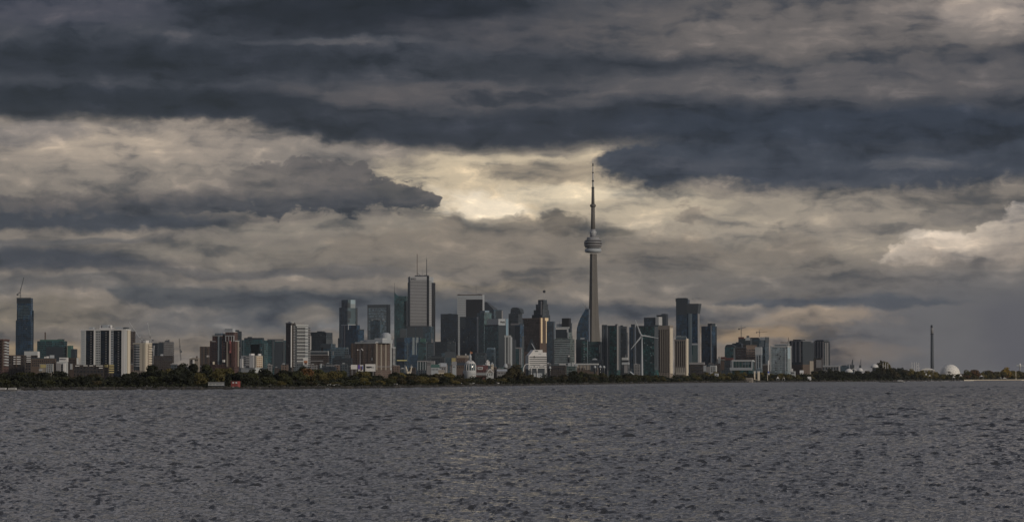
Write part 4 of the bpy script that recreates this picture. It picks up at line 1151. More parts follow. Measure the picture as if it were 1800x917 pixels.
t = Tower('glass_tower', 'low teal grey box block left of the low rounded slate tower', 835, 853, 855.5, 5900, 18)
t.body(620.5, 'charcoal'); t.front('pale_edge', 834.8, 836.4, 620, 650, 'darkgrey', .4); t.front('pale_top', 835, 853.2, 619.6, 621, 'darkgrey', .5); t.edges(621, 650, 3.6, 'slate'); t.windows(837, 852, 624, 650, 6, 7, 'glassblue')

# ---- rounded dark tower etc.
t = Tower('office_tower', 'dark rounded top tower with narrow shoulders, right of the teal glass tower', 894, 911, 918, 7900, 25)
t.body(551, 'charcoal'); pts = [(896.5, 551), (897.2, 543.5), (899, 541), (902, 540), (908, 540), (911, 541), (913.5, 544), (914.5, 551)]
mb = MB(); v = [(t.fx(px), y, t.z(py)) for px, py in pts for y in (2, t.L2 - 2)]; n = len(pts)
mb.add(v, [tuple(range(0, 2 * n, 2)), tuple(range(2 * n - 1, 0, -2))] + [(2 * i, 2 * i + 1, (2 * i + 3) % (2 * n), (2 * i + 2) % (2 * n)) for i in range(n)]).build('rounded_top', M['charcoal'], t.o); t.edges(552, 640, 3.8, 'slate')
t = Tower('office_tower', 'narrow black tower in a pale grey frame, below the rounded top tower', 898, 914, 921, 7200, 30)
t.body(569, 'navy'); t.front('pale_frame', 897.8, 904.6, 568.4, 640, 'darkgrey', .5); t.front('pale_frame_top', 897.8, 913, 568, 571, 'grey', .6); t.front('dark_panel', 905, 914, 573, 640, 'slate', .4); t.right('pale_edge', 917.4, 921, 590, 640, 'darkgrey', .5); t.edges(600, 640, 3.8, 'slate')
t = Tower('apartment_tower', 'bright white pillared tower with dark slots, before the teal glass tower', 887, 897.5, 900, 5600, 16)
t.body(590, 'slate'); t.front('cap', 886.6, 898, 589, 592.4, 'offwhite', .8, 1); t.piers('white_pillar', (888.6, 893.6, 896.9), 2.2, 591, 642, 'offwhite', .9); t.right('white_side', 897.9, 900, 592, 642, 'palegrey', .4)
t = Tower('apartment_tower', 'plain grey green block attached right of the white pillared tower', 898.5, 905.5, 907, 5700, 12)
t.body(596.5, 'charcoal'); t.front('green_panel', 899.6, 905.4, 597.4, 645, 'darkgrey', .3); t.edges(597, 645, 3.3, 'slate')
t = Tower('apartment_tower', 'small dark tower with a pale grey frame, left of the white stepped office', 906.5, 917.5, 920, 5600, 18)
t.body(611, 'tealdark'); t.front('pale_frame_top', 906.4, 918, 610.2, 612.4, 'grey', .6); t.front('pale_frame', 913, 915, 612, 645, 'grey', .6); t.front('pale_frame', 916.2, 917.8, 612, 645, 'palegrey', .6); t.edges(613, 640, 3.4, 'slate')

# ---- copper tower with gold strips
t = Tower('office_tower', 'dark brown and copper tower with two gold vertical strips coloured as reflected west sky', 918.5, 948.5, 963.5, 7300, 32)
t.body(559.5, 'cocoa'); t.right('copper_face', 948.8, 963.6, 557.6, 640, 'rust', .3); t.edges(561, 640, 3.9, 'brownw')
t.right('gold_reflection_strip', 950.6, 953.2, 558.4, 602.4, 'gold', .7); t.right('gold_reflection_strip', 959.4, 962, 558.4, 602.4, 'gold', .7); t.right('gold_reflection_cap', 957.6, 963.6, 558, 563, 'gold', .8)  # gold pieces carry a painted reflection of the bright west sky
t.right('copper_pier', 954.4, 958, 559, 640, 'brownw', .55); t.front('roof_edge', 918, 949, 558.6, 560.6, 'brownw', .5); t.front('left_tower_edge', 918.4, 921, 561, 640, 'darkgrey', .5)
t = Tower('office_tower', 'stepped crown tower topped by a mast with a dark ball', 935, 953, 967, 7900, 42)
t.body(553, 'charcoal')
for a, b, c, y0, y1, top, base in ((937.3, 953, 0, .06, .92, 544.5, 553.2), (940, 952.5, 0, .14, .8, 534.5, 544.7), (943, 952, 0, .2, .66, 526.5, 534.7)):
    MB().box(t.fx(a), -1.2, t.L2 * y0, t.L2 * y1, t.z(base), t.z(top)).build('crown_step', M['charcoal'], t.o)
t.front('pale_spine', 949.4, 951.6, 529, 556, 'grey', -1.0, 2.2); t.right('pale_face', 954, 957, 545, 556, 'darkgrey', .3)
q = MB().tube((-2.5, t.L2 * .35, t.z(527)), (-2.5, t.L2 * .35, t.z(512)), .55, .4, 8).build('mast', M['steel'], t.o)
mb = MB(); mb.lathe([(.3, t.z(514.6)), (3.2, t.z(513.6)), (4.2, t.z(511.9)), (3.2, t.z(510.2)), (.3, t.z(509.2))], 12, -2.5, t.L2 * .35); mb.build('mast_ball', M['blackm'], q, True)
t.edges(554, 620, 3.9, 'slate')
t = Tower('slate_roofed_tower', 'dim tower with a pointed slate roof and ridge painted as lit, before the brown tower', 921, 938, 941, 6300, 20)
t.body(618, 'brownw'); MB().add([(t.fx(924), 2, t.z(618.2)), (t.fx(940), 2, t.z(618.2)), (t.fx(940), 14, t.z(618.2)), (t.fx(924), 14, t.z(618.2)), (t.fx(931), 7, t.z(595)), (t.fx(933), 7, t.z(595))],
    [(0, 1, 5, 4), (1, 2, 5), (2, 3, 4, 5), (3, 0, 4)]).build('roof', M['slate'], t.o)
MB().tube((t.fx(934), 1.5, t.z(603)), (t.fx(940.4), 1.5, t.z(615)), .9, .9).build('lit_ridge', M['palegrey'], t.o); t.windows(923, 937, 620, 640, 6, 6, 'glassdark')  # lit diagonal of the roof put in as a pale tube
t = Tower('office_tower', 'dark slate slab pressed against the right side of the copper tower', 961, 973, 976, 6900, 16)
t.body(564.5, 'greyblue'); t.edges(565, 650, 3.9, 'slate'); t.front('pale_edge', 971, 973.4, 566, 650, 'darkgrey', .4)

# ---- white stepped office
t = Tower('office_block', 'white stepped office with bold horizontal bands and slanted top floor', 924, 929, 960.5, 4700, 76)
t.body(624, 'slate', 'body', None, None, 0, t.L2)
zz = t.z
mb = MB(); ys = [t.ry(p) for p in (930, 938, 953.5, 954, 960.5)]
w = -t.L1
mb.add([(x, y, z_) for x in (w, 0.2) for y, z_ in ((ys[0], zz(624.4)), (ys[1], zz(614.5)), (ys[2], zz(614.5)), (ys[3], zz(619)), (ys[4], zz(619)), (ys[4], zz(624.4)))],
       [(5, 4, 3, 2, 1, 0), (6, 7, 8, 9, 10, 11)] + [(i, (i + 1) % 6, 6 + (i + 1) % 6, 6 + i) for i in range(6)]).build('slanted_top', M['white'], t.o)
t.right('roof_light', 940, 946, 616, 617.6, 'darkgrey', .4); t.right('roof_light', 946.5, 951, 621, 622.4, 'palegrey', .4)
t.bands('floor_band', 929.2, 960.6, 624.4, 648.4, 7, .55, 'white', 1.2, 'r'); t.front('end_wall', 924, 929.2, 624, 648, 'offwhite', .5); t.right('dark_pier', 938, 939.6, 625, 628.6, 'blackm', 1.4)
t.right('white_corner', 928.8, 930.2, 624, 650, 'white', 1.3)

# ---- grey green glass office with screen
t = Tower('glass_tower', 'grey green banded glass office with a dark cube raised over its roof', 973, 1002, 1010, 5900, 20)
t.body(595.5, 'greengrey'); t.body(583.5, 'greengrey', 'upper_floors', 976, 999.5, 1, t.L2 * .7, 596); t.bands('floor_band', 974.5, 1001.6, 598, 645, 12, .22, 'palegrey', .5)
t.front('screen', 977, 996.4, 578.6, 593, 'slate', .6); t.windows(978, 996, 585, 594, 8, 4, 'paleglass', fw=.7, fh=.35)
t.front('white_frame_top', 975.6, 1000, 574.2, 576.8, 'offwhite', .3, 3); t.piers('white_frame_leg', (976.6, 998.6), 1.6, 574.4, 594, 'palegrey', .5); t.roof('raised_cube', 987.2, 999.5, 558.8, 574.4, 'blackm', .05, .5)
MB().tube((t.fx(982.6), 3, t.z(576)), (t.fx(982.6), 3, t.z(564.5)), .35, .25).build('roof_mast', M['darkgrey'], t.o); t.roof('white_roof_box', 976, 985, 568.6, 575, 'palegrey', .2, .5)
t.front('dark_column', 999.2, 1000.8, 628, 645, 'blackm', 1.2); t.front('lamp_head', 998.8, 1001.4, 624, 627, 'white', 1.2); t.mullions(974, 1002, 596, 645, 9, 'glassblue')
t.front('left_edge', 972.8, 974.6, 596, 645, 'darkgrey', .5)
t = Tower('office_tower', 'narrow dark tower just right of the raised dark cube', 998.5, 1003.5, 1005.5, 7000, 20)
t.body(567.5, 'charcoal'); t.edges(568, 620, 3.8, 'slate'); t.right('side_step', 1003.6, 1006, 590, 640, 'slate', .5, 5)

# ---- sail tower
t = Tower('glass_tower', 'dark blue sail shaped tower curving up to a point left of the needle tower', 1013, 1034, 1036, 6800, 10)
pr = [(1013.4, 645), (1013.4, 583), (1014.4, 575), (1016.8, 567), (1020, 559), (1024, 551.5), (1027.4, 546.5), (1029.4, 542.6), (1035, 542.6), (1035, 645)]
n = len(pr); v = [(t.fx(px), y, max(0, t.z(py)) if py < 640 else 0) for px, py in pr for y in (0, t.L2)]
MB().add(v, [tuple(range(0, 2 * n, 2)), tuple(range(2 * n - 1, 0, -2))] + [(2 * i, 2 * i + 1, (2 * i + 3) % (2 * n), (2 * i + 2) % (2 * n)) for i in range(n)]).build('body', M['navy'], t.o)
mb = MB()
for i in range(24):
    py = 566 + i * 3.2; x0 = 1013.5 if py > 583 else np.interp(py, [542, 551, 559, 567, 575, 583], [1029.4, 1024, 1020, 1016.8, 1014.4, 1013.4])
    mb.box(t.fx(x0 + .4), t.fx(1034.8), -.25, .1, t.z(py + .6), t.z(py))
q = mb.build('floor_edge', M['slate'], t.o); q['kind'] = 'stuff'
t.front('pale_ledge', 1020.5, 1027.5, 593.4, 594.4, 'palegrey', .5); t.front('upper_panel', 1022, 1030, 556, 558, 'slate', .3)
crane('small dark crane on the tip of the sail shaped tower', (1029.5, 543), (1029, 540), (1025.4, 534), 6800, M['darkgrey'], 4, 1.0)

# ------------------------------------------------------------------ the needle tower
def needle_tower():
    d = 7500.0
    podm = plain('brown_grey_pod', (0.050, 0.048, 0.050))
    s = d / F
    p = at(1042.6, 600, d)
    o = empty('observation_tower', (p.x, p.y, 0), -math.atan2(p.x, p.y))
    tag(o, 'very tall tapering concrete tower with a round pod and long thin antenna', 'tower')
    z = lambda py: zat(py, d)
    # three legged shaft: a hexagonal core with three tapering wings
    rows = [(-4, 16.5), (598, 13.0), (560, 10.6), (520, 9.0), (480, 7.9), (446, 7.2)]
    v, f = [], []
    n = 12
    for py, hw in rows:
        zz = 0.0 if py < 0 else z(py)
        for i in range(n):
            a = 2 * math.pi * i / n + R(18)
            wing = i % 4 == 0
            r = hw * s * (1.0 if wing else (0.78 if i % 4 == 2 else 0.70))
            v.append((r * math.cos(a), r * math.sin(a), zz))
    for j in range(len(rows) - 1):
        for i in range(n):
            f.append((j * n + i, j * n + (i + 1) % n, (j + 1) * n + (i + 1) % n, (j + 1) * n + i))
    pydata('shaft', v, f, M['towerconc'], o)
    L = lambda name, pr, mat, seg=28, par=o: MB().lathe([(r * s, z(py)) for r, py in pr], seg).build(name, mat, par, True)
    L('radome', [(8, 444.2), (13.2, 443.6), (14.6, 441.8), (14.6, 439.0), (13.6, 437.0), (9, 436.4)], M['palegrey'])
    pod = L('pod', [(9, 437), (13.0, 435.2), (15.0, 431.5), (15.6, 428), (15.4, 424.6), (14.2, 422.6), (10.8, 422.0)], podm)
    L('pod_ring', [(15.2, 432.4), (15.9, 431.9), (15.9, 430.3), (15.2, 429.8)], M['grey'], 28, pod)
    L('pod_ring', [(15.3, 427.2), (16.0, 426.8), (16.0, 425.6), (15.3, 425.2)], M['steel'], 28, pod)
    L('pod_ring', [(13.2, 435.6), (14.4, 435.0), (14.5, 434.2), (13.6, 433.9)], M['grey'], 28, pod)
    L('pod_roof', [(14.2, 422.7), (12.6, 421.4), (10.9, 421.2), (10.9, 418.6), (10.2, 417.0), (5, 416.4)], M['grey'])
    L('roof_band', [(11.0, 420.4), (11.3, 420.2), (11.3, 419.2), (11.0, 419.0)], M['palegrey'])
    L('neck', [(5.0, 417), (5.4, 412), (5.6, 408.5), (4.6, 406), (4.2, 403)], M['steel'], 12)
    L('neck_fin', [(5.4, 411), (6.0, 410.6), (6.0, 407), (5.4, 406.6)], M['offwhite'], 6)
    L('upper_shaft', [(3.9, 404), (3.6, 385), (3.2, 362)], M['towerconc'], 12)
    L('sky_pod', [(3.4, 364.5), (5.0, 363), (5.3, 361.4), (5.0, 359.8), (3.4, 358.6)], M['towerconc'], 16)
    L('antenna_base', [(2.9, 359), (2.6, 345), (2.3, 330.6)], M['towerconc'], 10)
    an = L('antenna', [(1.35, 331), (1.1, 312), (.8, 296), (.5, 285), (.15, 277)], M['offwhite'], 8)
    for a, b, r in ((332, 328.6, 2.5), (319.6, 316.8, 2.0), (304.6, 302.4, 1.5), (292.4, 287, 1.0)):
        L('antenna_collar', [(r * .7, a), (r, a - .4), (r, b + .4), (r * .7, b)], M['blackm'], 8, an)


needle_tower()

# ---- glass blocks round its foot
t = Tower('glass_tower', 'dark green glass block with a column of pale windows, left foot of the needle tower', 1012.5, 1032, 1033.5, 6100, 12)
t.body(597, 'green'); t.front('roof_band', 1012.2, 1032.2, 596.4, 599, 'slate', .5); t.front('pale_roof_strip', 1020, 1027, 594.6, 595.8, 'palegrey', .2, 2); t.windows(1025.6, 1028.4, 602, 642, 1, 9, 'paleglass', fw=.8, fh=.5); t.edges(599, 645, 3.4, 'slate')
t.front('dark_wing', 1012.6, 1022, 600, 645, 'slate', .3)
t = Tower('glass_tower', 'teal glass block with curved dark base, right foot of the needle tower', 1033.8, 1052, 1058, 6050, 24)
t.body(600, 'green'); t.front('pale_top', 1038, 1047, 600.4, 605, 'glassgreen', .3); t.windows(1036, 1037.6, 603, 640, 1, 9, 'paleglass', fw=.8, fh=.4); t.edges(601, 645, 3.4, 'slate')
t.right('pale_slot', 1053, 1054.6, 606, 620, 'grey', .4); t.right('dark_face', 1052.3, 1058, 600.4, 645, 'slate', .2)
t = Tower('low_building', 'low black hall with a white curved roof light below the teal block', 1038, 1058, 1060, 5400, 10)
t.body(632, 'slate'); MB().add([(t.fx(1040 + i * 1.0), y, t.z(632 - 2.6 * math.sin(math.pi * i / 9))) for i in range(10) for y in (1, 9)], [(2 * i, 2 * i + 2, 2 * i + 3, 2 * i + 1) for i in range(9)] + [tuple(range(0, 20, 2)), tuple(range(19, 0, -2))]).build('curved_roof', M['palegrey'], t.o); t.windows(1040, 1057, 635, 640, 8, 1, 'glassdark')

# ---- condominium towers right of the needle tower
t = Tower('apartment_tower', 'slim grey brown slab with a dark cap, first tower right of the needle tower', 1058, 1067, 1068.5, 5900, 14)
t.body(571.5, 'charcoal'); t.front('cap', 1058, 1067.2, 570.6, 573.4, 'slate', .5); t.piers('grey_pier', (1060.4, 1065.6), 2.2, 573.4, 650, 'darkgrey', .6); t.edges(574, 650, 3.0, 'slate')
t = Tower('glass_tower', 'dark blue condominium tower with scattered green windows and a grey right fin', 1068.8, 1084, 1090, 5950, 30)
t.body(572.5, 'green'); t.front('cap', 1068.6, 1084.2, 571.8, 574, 'slate', .4); t.front('dark_edge', 1068.8, 1071.6, 574, 650, 'slate', .4); t.right('grey_fin', 1084.2, 1087, 571, 650, 'grey', .7); t.right('grey_fin', 1087.6, 1090, 573, 650, 'darkgrey', .6); t.edges(574, 650, 3.0, 'slate')
for (a, b) in ((1075, 584), (1078, 588), (1073, 592), (1077, 604), (1080, 610), (1074, 616), (1079, 626), (1076, 634)): t.front('tinted_window', a, a + 1.6, b, b + 1.6, 'glassgreen', .5)  # scattered panes of plain green glass
t.roof('roof_plant', 1081, 1084, 569.4, 572.6, 'darkgrey', .1, .4)
t = Tower('apartment_tower', 'mid grey square tower with dark balcony slots, left of the white wind turbine', 1088, 1101.5, 1103.5, 6000, 16)
t.body(573.5, 'charcoal'); t.front('grey_panel', 1089, 1101, 574, 577.4, 'darkgrey', .4); t.roof('lift_house', 1090, 1094, 571.4, 573.6, 'slate', .2, .6)
t.bands('balcony', 1094, 1099.5, 580, 640, 12, .4, 'slate', .7); t.edges(578, 645, 3.0, 'darkgrey'); t.right('pale_edge', 1101.6, 1103.6, 573, 584, 'grey', .4)
t = Tower('apartment_tower', 'narrow near black tower with grey fin, directly left of the turbine blades', 1106, 1115.5, 1117.5, 6050, 16)
t.body(574.5, 'navy'); t.roof('lift_house', 1109, 1115, 569.4, 574.6, 'slate', .1, .7); t.front('grey_fin', 1113, 1115.6, 574, 650, 'darkgrey', .6); t.front('grey_fin', 1108.6, 1109.8, 578, 650, 'slate', .5); t.edges(575, 650, 3.0, 'slate')
t = Tower('glass_tower', 'broad dark green glass condominium directly behind the white wind turbine', 1118, 1150, 1157.5, 5800, 22)
t.body(573, 'green'); t.front('cap', 1118, 1150.3, 572.2, 574.4, 'slate', .5); t.edges(575, 650, 3.0, 'slate'); t.right('grey_side', 1150.4, 1157.6, 574, 650, 'greyblue' if 0 else 'darkgrey', .3); t.mullions(1118, 1150, 575, 650, 9, 'slate')
random.seed(21)
for i in range(26):
    a, b = random.uniform(1132, 1147), random.uniform(598, 648)
    t.front('tinted_window', a, a + 1.8, b, b + 1.5, random.choice(['glassgreen', 'glassgreen', 'paleglass']), .45)  # scattered panes of plain green and pale glass
t.right('balcony_stack', 1152, 1153.4, 590, 645, 'slate', .7)
t.front('dark_wing', 1118, 1126, 574.6, 650, 'slate', .35)
t = Tower('glass_tower', 'slate glass tower behind the turbine with a white block on its right corner', 1132, 1158, 1163.5, 6300, 20)
t.body(558.5, 'greyblue'); t.front('cap', 1132, 1158.2, 557.6, 560, 'darkgrey', .4); t.right('white_corner', 1157.4, 1163.6, 556.6, 571, 'offwhite', .6, 7); t.edges(560, 640, 3.2, 'slate'); t.right('pale_edge', 1155.4 + 3, 1160, 572, 600, 'grey', .5)
t = Tower('office_tower', 'small dark tower with a flat overhanging roof behind the white cornered slate tower', 1155, 1171, 1173.5, 6800, 12)
t.body(555.5, 'charcoal'); t.front('roof_slab', 1154, 1171, 553.2, 555.6, 'darkgrey', 1, 8); t.right('right_shaft', 1170, 1174, 551.4, 640, 'slate', .4, 10); t.edges(556, 600, 3.2, 'slate')

# ---- beige towers
t = Tower('apartment_tower', 'tall beige tower with brown vertical slots and a cream right edge', 1157.5, 1177, 1182.5, 5300, 28)
t.body(573, 'beige'); t.front('cap', 1157.2, 1177.2, 571.8, 578.6, 'tan', .9, 1); t.right('cap', 1176.8, 1182.8, 571.6, 576, 'tan', .9)
t.piers('brown_slot', (1159.4, 1163.2, 1167, 1170.8, 1174.4), 1.5, 579, 654, 'brownw', .25); t.piers('beige_pier', (1161.3, 1165.1, 1168.9, 1172.6, 1176.3), 1.3, 578.6, 654, 'tan', 1.0)
t.right('cream_wall', 1177.6, 1182.4, 576, 656, 'cream', .6); t.edges(580, 652, 3.0, 'brownw')
t = Tower('apartment_tower', 'shorter beige tower with a white right pillar and open top frame', 1186, 1205.5, 1210, 5250, 30)
t.body(602, 'beige'); t.front('top_frame', 1185.6, 1205.8, 596.4, 599, 'tan', .9, 1.2); t.piers('beige_pier', (1186.6, 1190.6, 1194.4, 1198.2, 1202, 1205), 1.3, 598, 654, 'tan', 1.0); t.front('dark_top', 1187, 1204.6, 599, 603, 'slate', .3)
t.piers('brown_slot', (1188.6, 1192.5, 1196.3, 1200.1, 1203.6), 1.6, 603, 644, 'brownw', .3); t.front('cream_base', 1188, 1204, 646, 658, 'cream', .9); t.front('base_ledge', 1187, 1205.4, 643.6, 645.4, 'tan', 1.2)
t.right('white_pillar', 1206, 1209.4, 594.6, 660, 'cream', .9); t.edges(604, 643, 3.0, 'brownw'); t.right('side_wall', 1205.6, 1210, 600, 660, 'tan', .3)
t = Tower('office_block', 'blue grey flat roofed block peeping over the shorter beige tower', 1188, 1206, 1207.5, 6100, 10)
t.body(591.5, 'greyblue'); t.front('pale_roof', 1187.6, 1206.4, 590.4, 592.4, 'bluegrey', .5); t.edges(593, 620, 3.2, 'slate'); t.roof('roof_unit', 1190, 1196, 589.4, 591.6, 'grey', .2, .5)

# ---- tall dark pair
t = Tower('glass_tower', 'tallest dark tower of the right group with crenellated roof, behind beige towers', 1188.5, 1209, 1212.5, 6500, 14)
t.body(526, 'navy'); t.front('crown', 1187.8, 1209.4, 524, 529.6, 'slate', .6); t.roof('roof_box', 1190, 1206, 523.2, 526, 'darkgrey', .2, .8); t.edges(530, 640, 3.2, 'slate'); t.mullions(1189, 1209, 530, 640, 8, 'slate'); t.front('upper_floors', 1189, 1208.8, 529.8, 553, 'slate', .3)
t = Tower('glass_tower', 'dark tower with a flared cap and pale glass bay, right of the tallest dark tower', 1207.5, 1226, 1230, 6200, 20)
t.body(540, 'navy'); mb = MB(); mb.add([(t.fx(1208), -.4, t.z(551)), (.4, -.4, t.z(551)), (.4, t.L2 + .4, t.z(551)), (t.fx(1208), t.L2 + .4, t.z(551)), (t.fx(1207), -2.5, t.z(535)), (3.4, -2.5, t.z(535)), (3.4, t.L2 + 2.5, t.z(535)), (t.fx(1207), t.L2 + 2.5, t.z(535)),
    (t.fx(1207), -2.5, t.z(533.4)), (3.4, -2.5, t.z(533.4)), (3.4, t.L2 + 2.5, t.z(533.4)), (t.fx(1207), t.L2 + 2.5, t.z(533.4))], [(0, 1, 5, 4), (1, 2, 6, 5), (2, 3, 7, 6), (3, 0, 4, 7), (4, 5, 9, 8), (5, 6, 10, 9), (6, 7, 11, 10), (7, 4, 8, 11), (8, 9, 10, 11)]).build('flared_cap', M['darkgrey'], t.o)
t.front('pale_bay', 1210.4, 1216.4, 551, 640, 'bluegrey', 1.2); t.right('pale_edge', 1226.4, 1229.6, 551, 640, 'greyblue' if 0 else 'grey', .5); t.front('sky_lobby', 1212, 1226, 603, 606, 'palegrey', .7); t.front('lower_glass', 1213, 1226, 606, 640, 'teal', .5); t.edges(552, 640, 3.2, 'slate')
t = Tower('glass_tower', 'separate dark blue tower with one pale vertical line, right end of the dense skyline', 1233, 1250, 1259.5, 6000, 32)
t.body(573, 'navy'); t.roof('roof_box', 1243, 1251, 568, 573, 'slate', .1, .7); t.front('pale_line', 1249.2, 1250.4, 571, 642, 'grey', .5); t.right('white_roof_edge', 1252, 1259.6, 570.6, 572.4, 'palegrey', .2, 5); t.edges(574, 645, 3.2, 'slate'); t.mullions(1233, 1250, 574, 645, 6, 'slate')
t.right('dark_fin', 1257.6, 1259.8, 573, 645, 'slate', .4)

# ---- mid rise cluster under construction
t = Tower('glass_tower', 'dark block with rounded shoulders at the left of the crane cluster', 1274, 1289, 1292, 5800, 20)
t.body(610, 'tealdark'); pts = [(1274.4, 610.2), (1275, 607), (1278, 605.2), (1286, 605), (1291, 608), (1291.4, 610.2)]; n = len(pts)
v = [(t.fx(px), y, t.z(py)) for px, py in pts for y in (.5, t.L2 - 1)]
MB().add(v, [tuple(range(0, 2 * n, 2)), tuple(range(2 * n - 1, 0, -2))] + [(2 * i, 2 * i + 1, (2 * i + 3) % (2 * n), (2 * i + 2) % (2 * n)) for i in range(n)]).build('rounded_roof', M['slate'], t.o); t.edges(610, 645, 3.2, 'slate'); t.right('pale_edge', 1289.2, 1292, 608, 645, 'darkgrey', .3)
t = Tower('building_shell', 'near black unfinished block beside the round shouldered block', 1287, 1303, 1306, 5900, 18)
t.body(603, 'black'); t.front('sloped_shoulder', 1288, 1296, 607, 640, 'slate', .4); t.roof('roof_unit', 1293, 1300, 601, 603, 'slate', .2, .6); t.edges(604, 640, 3.2, 'slate')
t = Tower('building_shell', 'unfinished slate tower with crane and white roof hoarding, left of a similar one', 1298, 1319, 1322, 5950, 16)
t.body(594.5, 'charcoal'); t.front('roof_formwork', 1298, 1308, 592, 595, 'maroon', .5); t.front('white_hoarding', 1310.6, 1318.6, 592.6, 598, 'offwhite', .6); t.roof('roof_unit', 1312, 1316, 589.8, 594.6, 'darkgrey', .1, .4); t.edges(596, 640, 3.1, 'slate'); t.front('purple_screen', 1300, 1309, 597, 602, 'slate', .4)
crane('crane with tall bare mast on the unfinished slate tower', (1303, 592), (1303, 577), (1311, 574.6), 5950, M['darkgrey'], 5, 1.5)
t = Tower('building_shell', 'taller unfinished dark block with white roof boxes at the right of the cluster', 1319, 1345, 1351.5, 6000, 20)
t.body(594, 'greyblue'); t.front('white_hoarding', 1335.6, 1344.6, 592.4, 597.4, 'palegrey', .6); t.front('dark_top', 1319, 1334, 592.8, 596, 'slate', .5); t.right('brown_edge', 1345, 1351.6, 592, 602, 'darkgrey', .5); t.front('pale_panel', 1334, 1343, 598, 609, 'bluegrey', .4); t.edges(598, 645, 3.1, 'slate'); t.mullions(1319, 1345, 598, 645, 9, 'slate'); t.bands('balcony', 1322, 1332, 600, 640, 10, .35, 'darkgrey', .6)
crane('crane with a flat rust coloured jib on the taller unfinished block', (1335, 592), (1335, 583.4), (1349, 582.6), 6000, M['rust'], 6, 1.2)
t = Tower('warehouse_loft', 'plain brown grey loft building in the middle of the crane cluster', 1293, 1312, 1331, 5500, 45)
t.body(610.5, 'brick'); t.right('upper_wall', 1312, 1331, 603 + 3, 611, 'brownw', -1, 9); t.front('roof_edge', 1293, 1312.2, 609.8, 611.2, 'grey', .4); t.windows(1295, 1311, 613, 634, 6, 5, 'glassdark'); t.windows(1313, 1330, 613, 634, 6, 5, 'glassdark', face='r')
t = Tower('apartment_tower', 'narrow tower with a white box top, in front of the taller unfinished block', 1328, 1338.5, 1340, 5200, 12)
t.body(611, 'bluegrey'); t.front('white_box_top', 1327.6, 1338.8, 609.6, 623.6, 'palegrey', .8, 6); t.front('white_ledge', 1327.6, 1339, 618.6, 620, 'offwhite', 1.0); t.piers('pale_pier', (1329, 1333, 1337.6), 1.0, 624, 648, 'palegrey', .6); t.windows(1329.5, 1337, 625, 646, 3, 6, 'glassdark')
t = Tower('glass_pavilion', 'low wide pavilion of green glass in a white roof frame', 1287, 1322, 1326, 4900, 16)
t.body(634.5, 'green'); t.front('white_roof', 1286.4, 1322.6, 632, 635, 'offwhite', 1.2, 8); t.front('white_leg', 1287, 1289, 635, 648, 'palegrey', .9); t.front('white_leg', 1320.6, 1322.6, 635, 648, 'palegrey', .9); t.front('glass_panel', 1291, 1304, 636.5, 642, 'glassgreen', .4); t.front('glass_panel', 1306, 1318, 636, 641, 'glassblue', .4); t.front('base_wall', 1283, 1322, 645.6, 650.4, 'palegrey', 1.6)
t.right('side_roof', 1322, 1332 - 6, 633, 635.2, 'palegrey', 1.0); t.piers('glazing_bar', (1294, 1299, 1304.6, 1310, 1315), .5, 635, 646, 'grey', .6)
t = Tower('low_building', 'dark low block with a red roof edge, left of the green glass pavilion', 1268, 1284, 1287, 5000, 16)
t.body(632.5, 'charcoal'); t.roof('red_roof', 1274, 1287, 628.5, 632.6, 'maroon', .2, .8); t.front('brown_wing', 1267, 1273, 634, 650, 'brownw', 1.2); t.windows(1274, 1283, 636, 645, 4, 3, 'glassdark')
t = Tower('low_building', 'pinkish brown low houses with pale gables at the foot of the dark blue tower', 1260, 1272, 1275, 5300, 20)
t.body(630.5, 'tan'); t.front('pale_gable', 1262, 1267, 629, 641, 'offwhite', .5); t.roof('red_roof', 1266, 1274, 627, 630.6, 'maroon', .2, .7); t.roof('chimney', 1262, 1263.4, 626.6, 630.6, 'brownw', .3, .5); t.windows(1261, 1271, 632, 642, 4, 3, 'glassdark')

# ---- white glass block, hotel pair
t = Tower('glass_tower', 'pale blue glass slab in a white frame, right of the crane cluster', 1353.5, 1384, 1390, 5200, 18)
t.body(609, 'paleglass'); t.front('white_frame', 1353.4, 1355.4, 608, 652, 'offwhite', .8); t.front('white_frame_top', 1353.4, 1384.4, 607.6, 610, 'offwhite', .9); t.front('white_frame', 1379.4, 1380.6, 610, 652, 'palegrey', .8); t.right('white_side', 1384.4, 1390, 608.4, 652, 'paleglass', .3); t.right('white_frame_top', 1383.6, 1390.4, 607.6, 610, 'offwhite', .9)
t.edges(611, 650, 3.0, 'palegrey'); t.mullions(1356, 1379, 610, 650, 8, 'palegrey'); t.roof('plant_frame', 1357, 1384, 604.4, 605.6, 'palegrey', .2, .8); t.roof('plant_room', 1360, 1380, 605.4, 609, 'palegrey', .3, .7)
for (a, b) in ((1366, 622), (1371, 625), (1369, 629), (1363, 636)): t.front('dark_window', a, a + 2, b, b + 1.6, 'glassdark', .5)
t.right('edge_fin', 1389, 1390.4, 610, 652, 'offwhite', .6)
crane('horizontal rust brown crane jib over the pale blue glass slab', (1386, 612), (1386, 602), (1372, 601.4), 5600, M['rust'], 5, 2.2)
t = Tower('hotel', 'dark tower with three pale vertical strips on a brown brick base', 1388, 1410.5, 1431, 5400, 40)
t.body(599, 'charcoal', 'body', None, None, 0, t.ry(1425)); t.roof('lift_house', 1392, 1405, 596.2, 599, 'slate', .1, .5)
t.piers('pale_strip', (1393, 1399.4, 1406), 2.6, 600, 636, 'grey', .9); t.front('dark_edge', 1388, 1389.6, 599, 640, 'slate', .6); t.right('dark_wall', 1411, 1425, 599.6, 640, 'slate', .35); t.right('right_fin', 1425, 1430.6, 602, 645, 'slate', .3, 8)
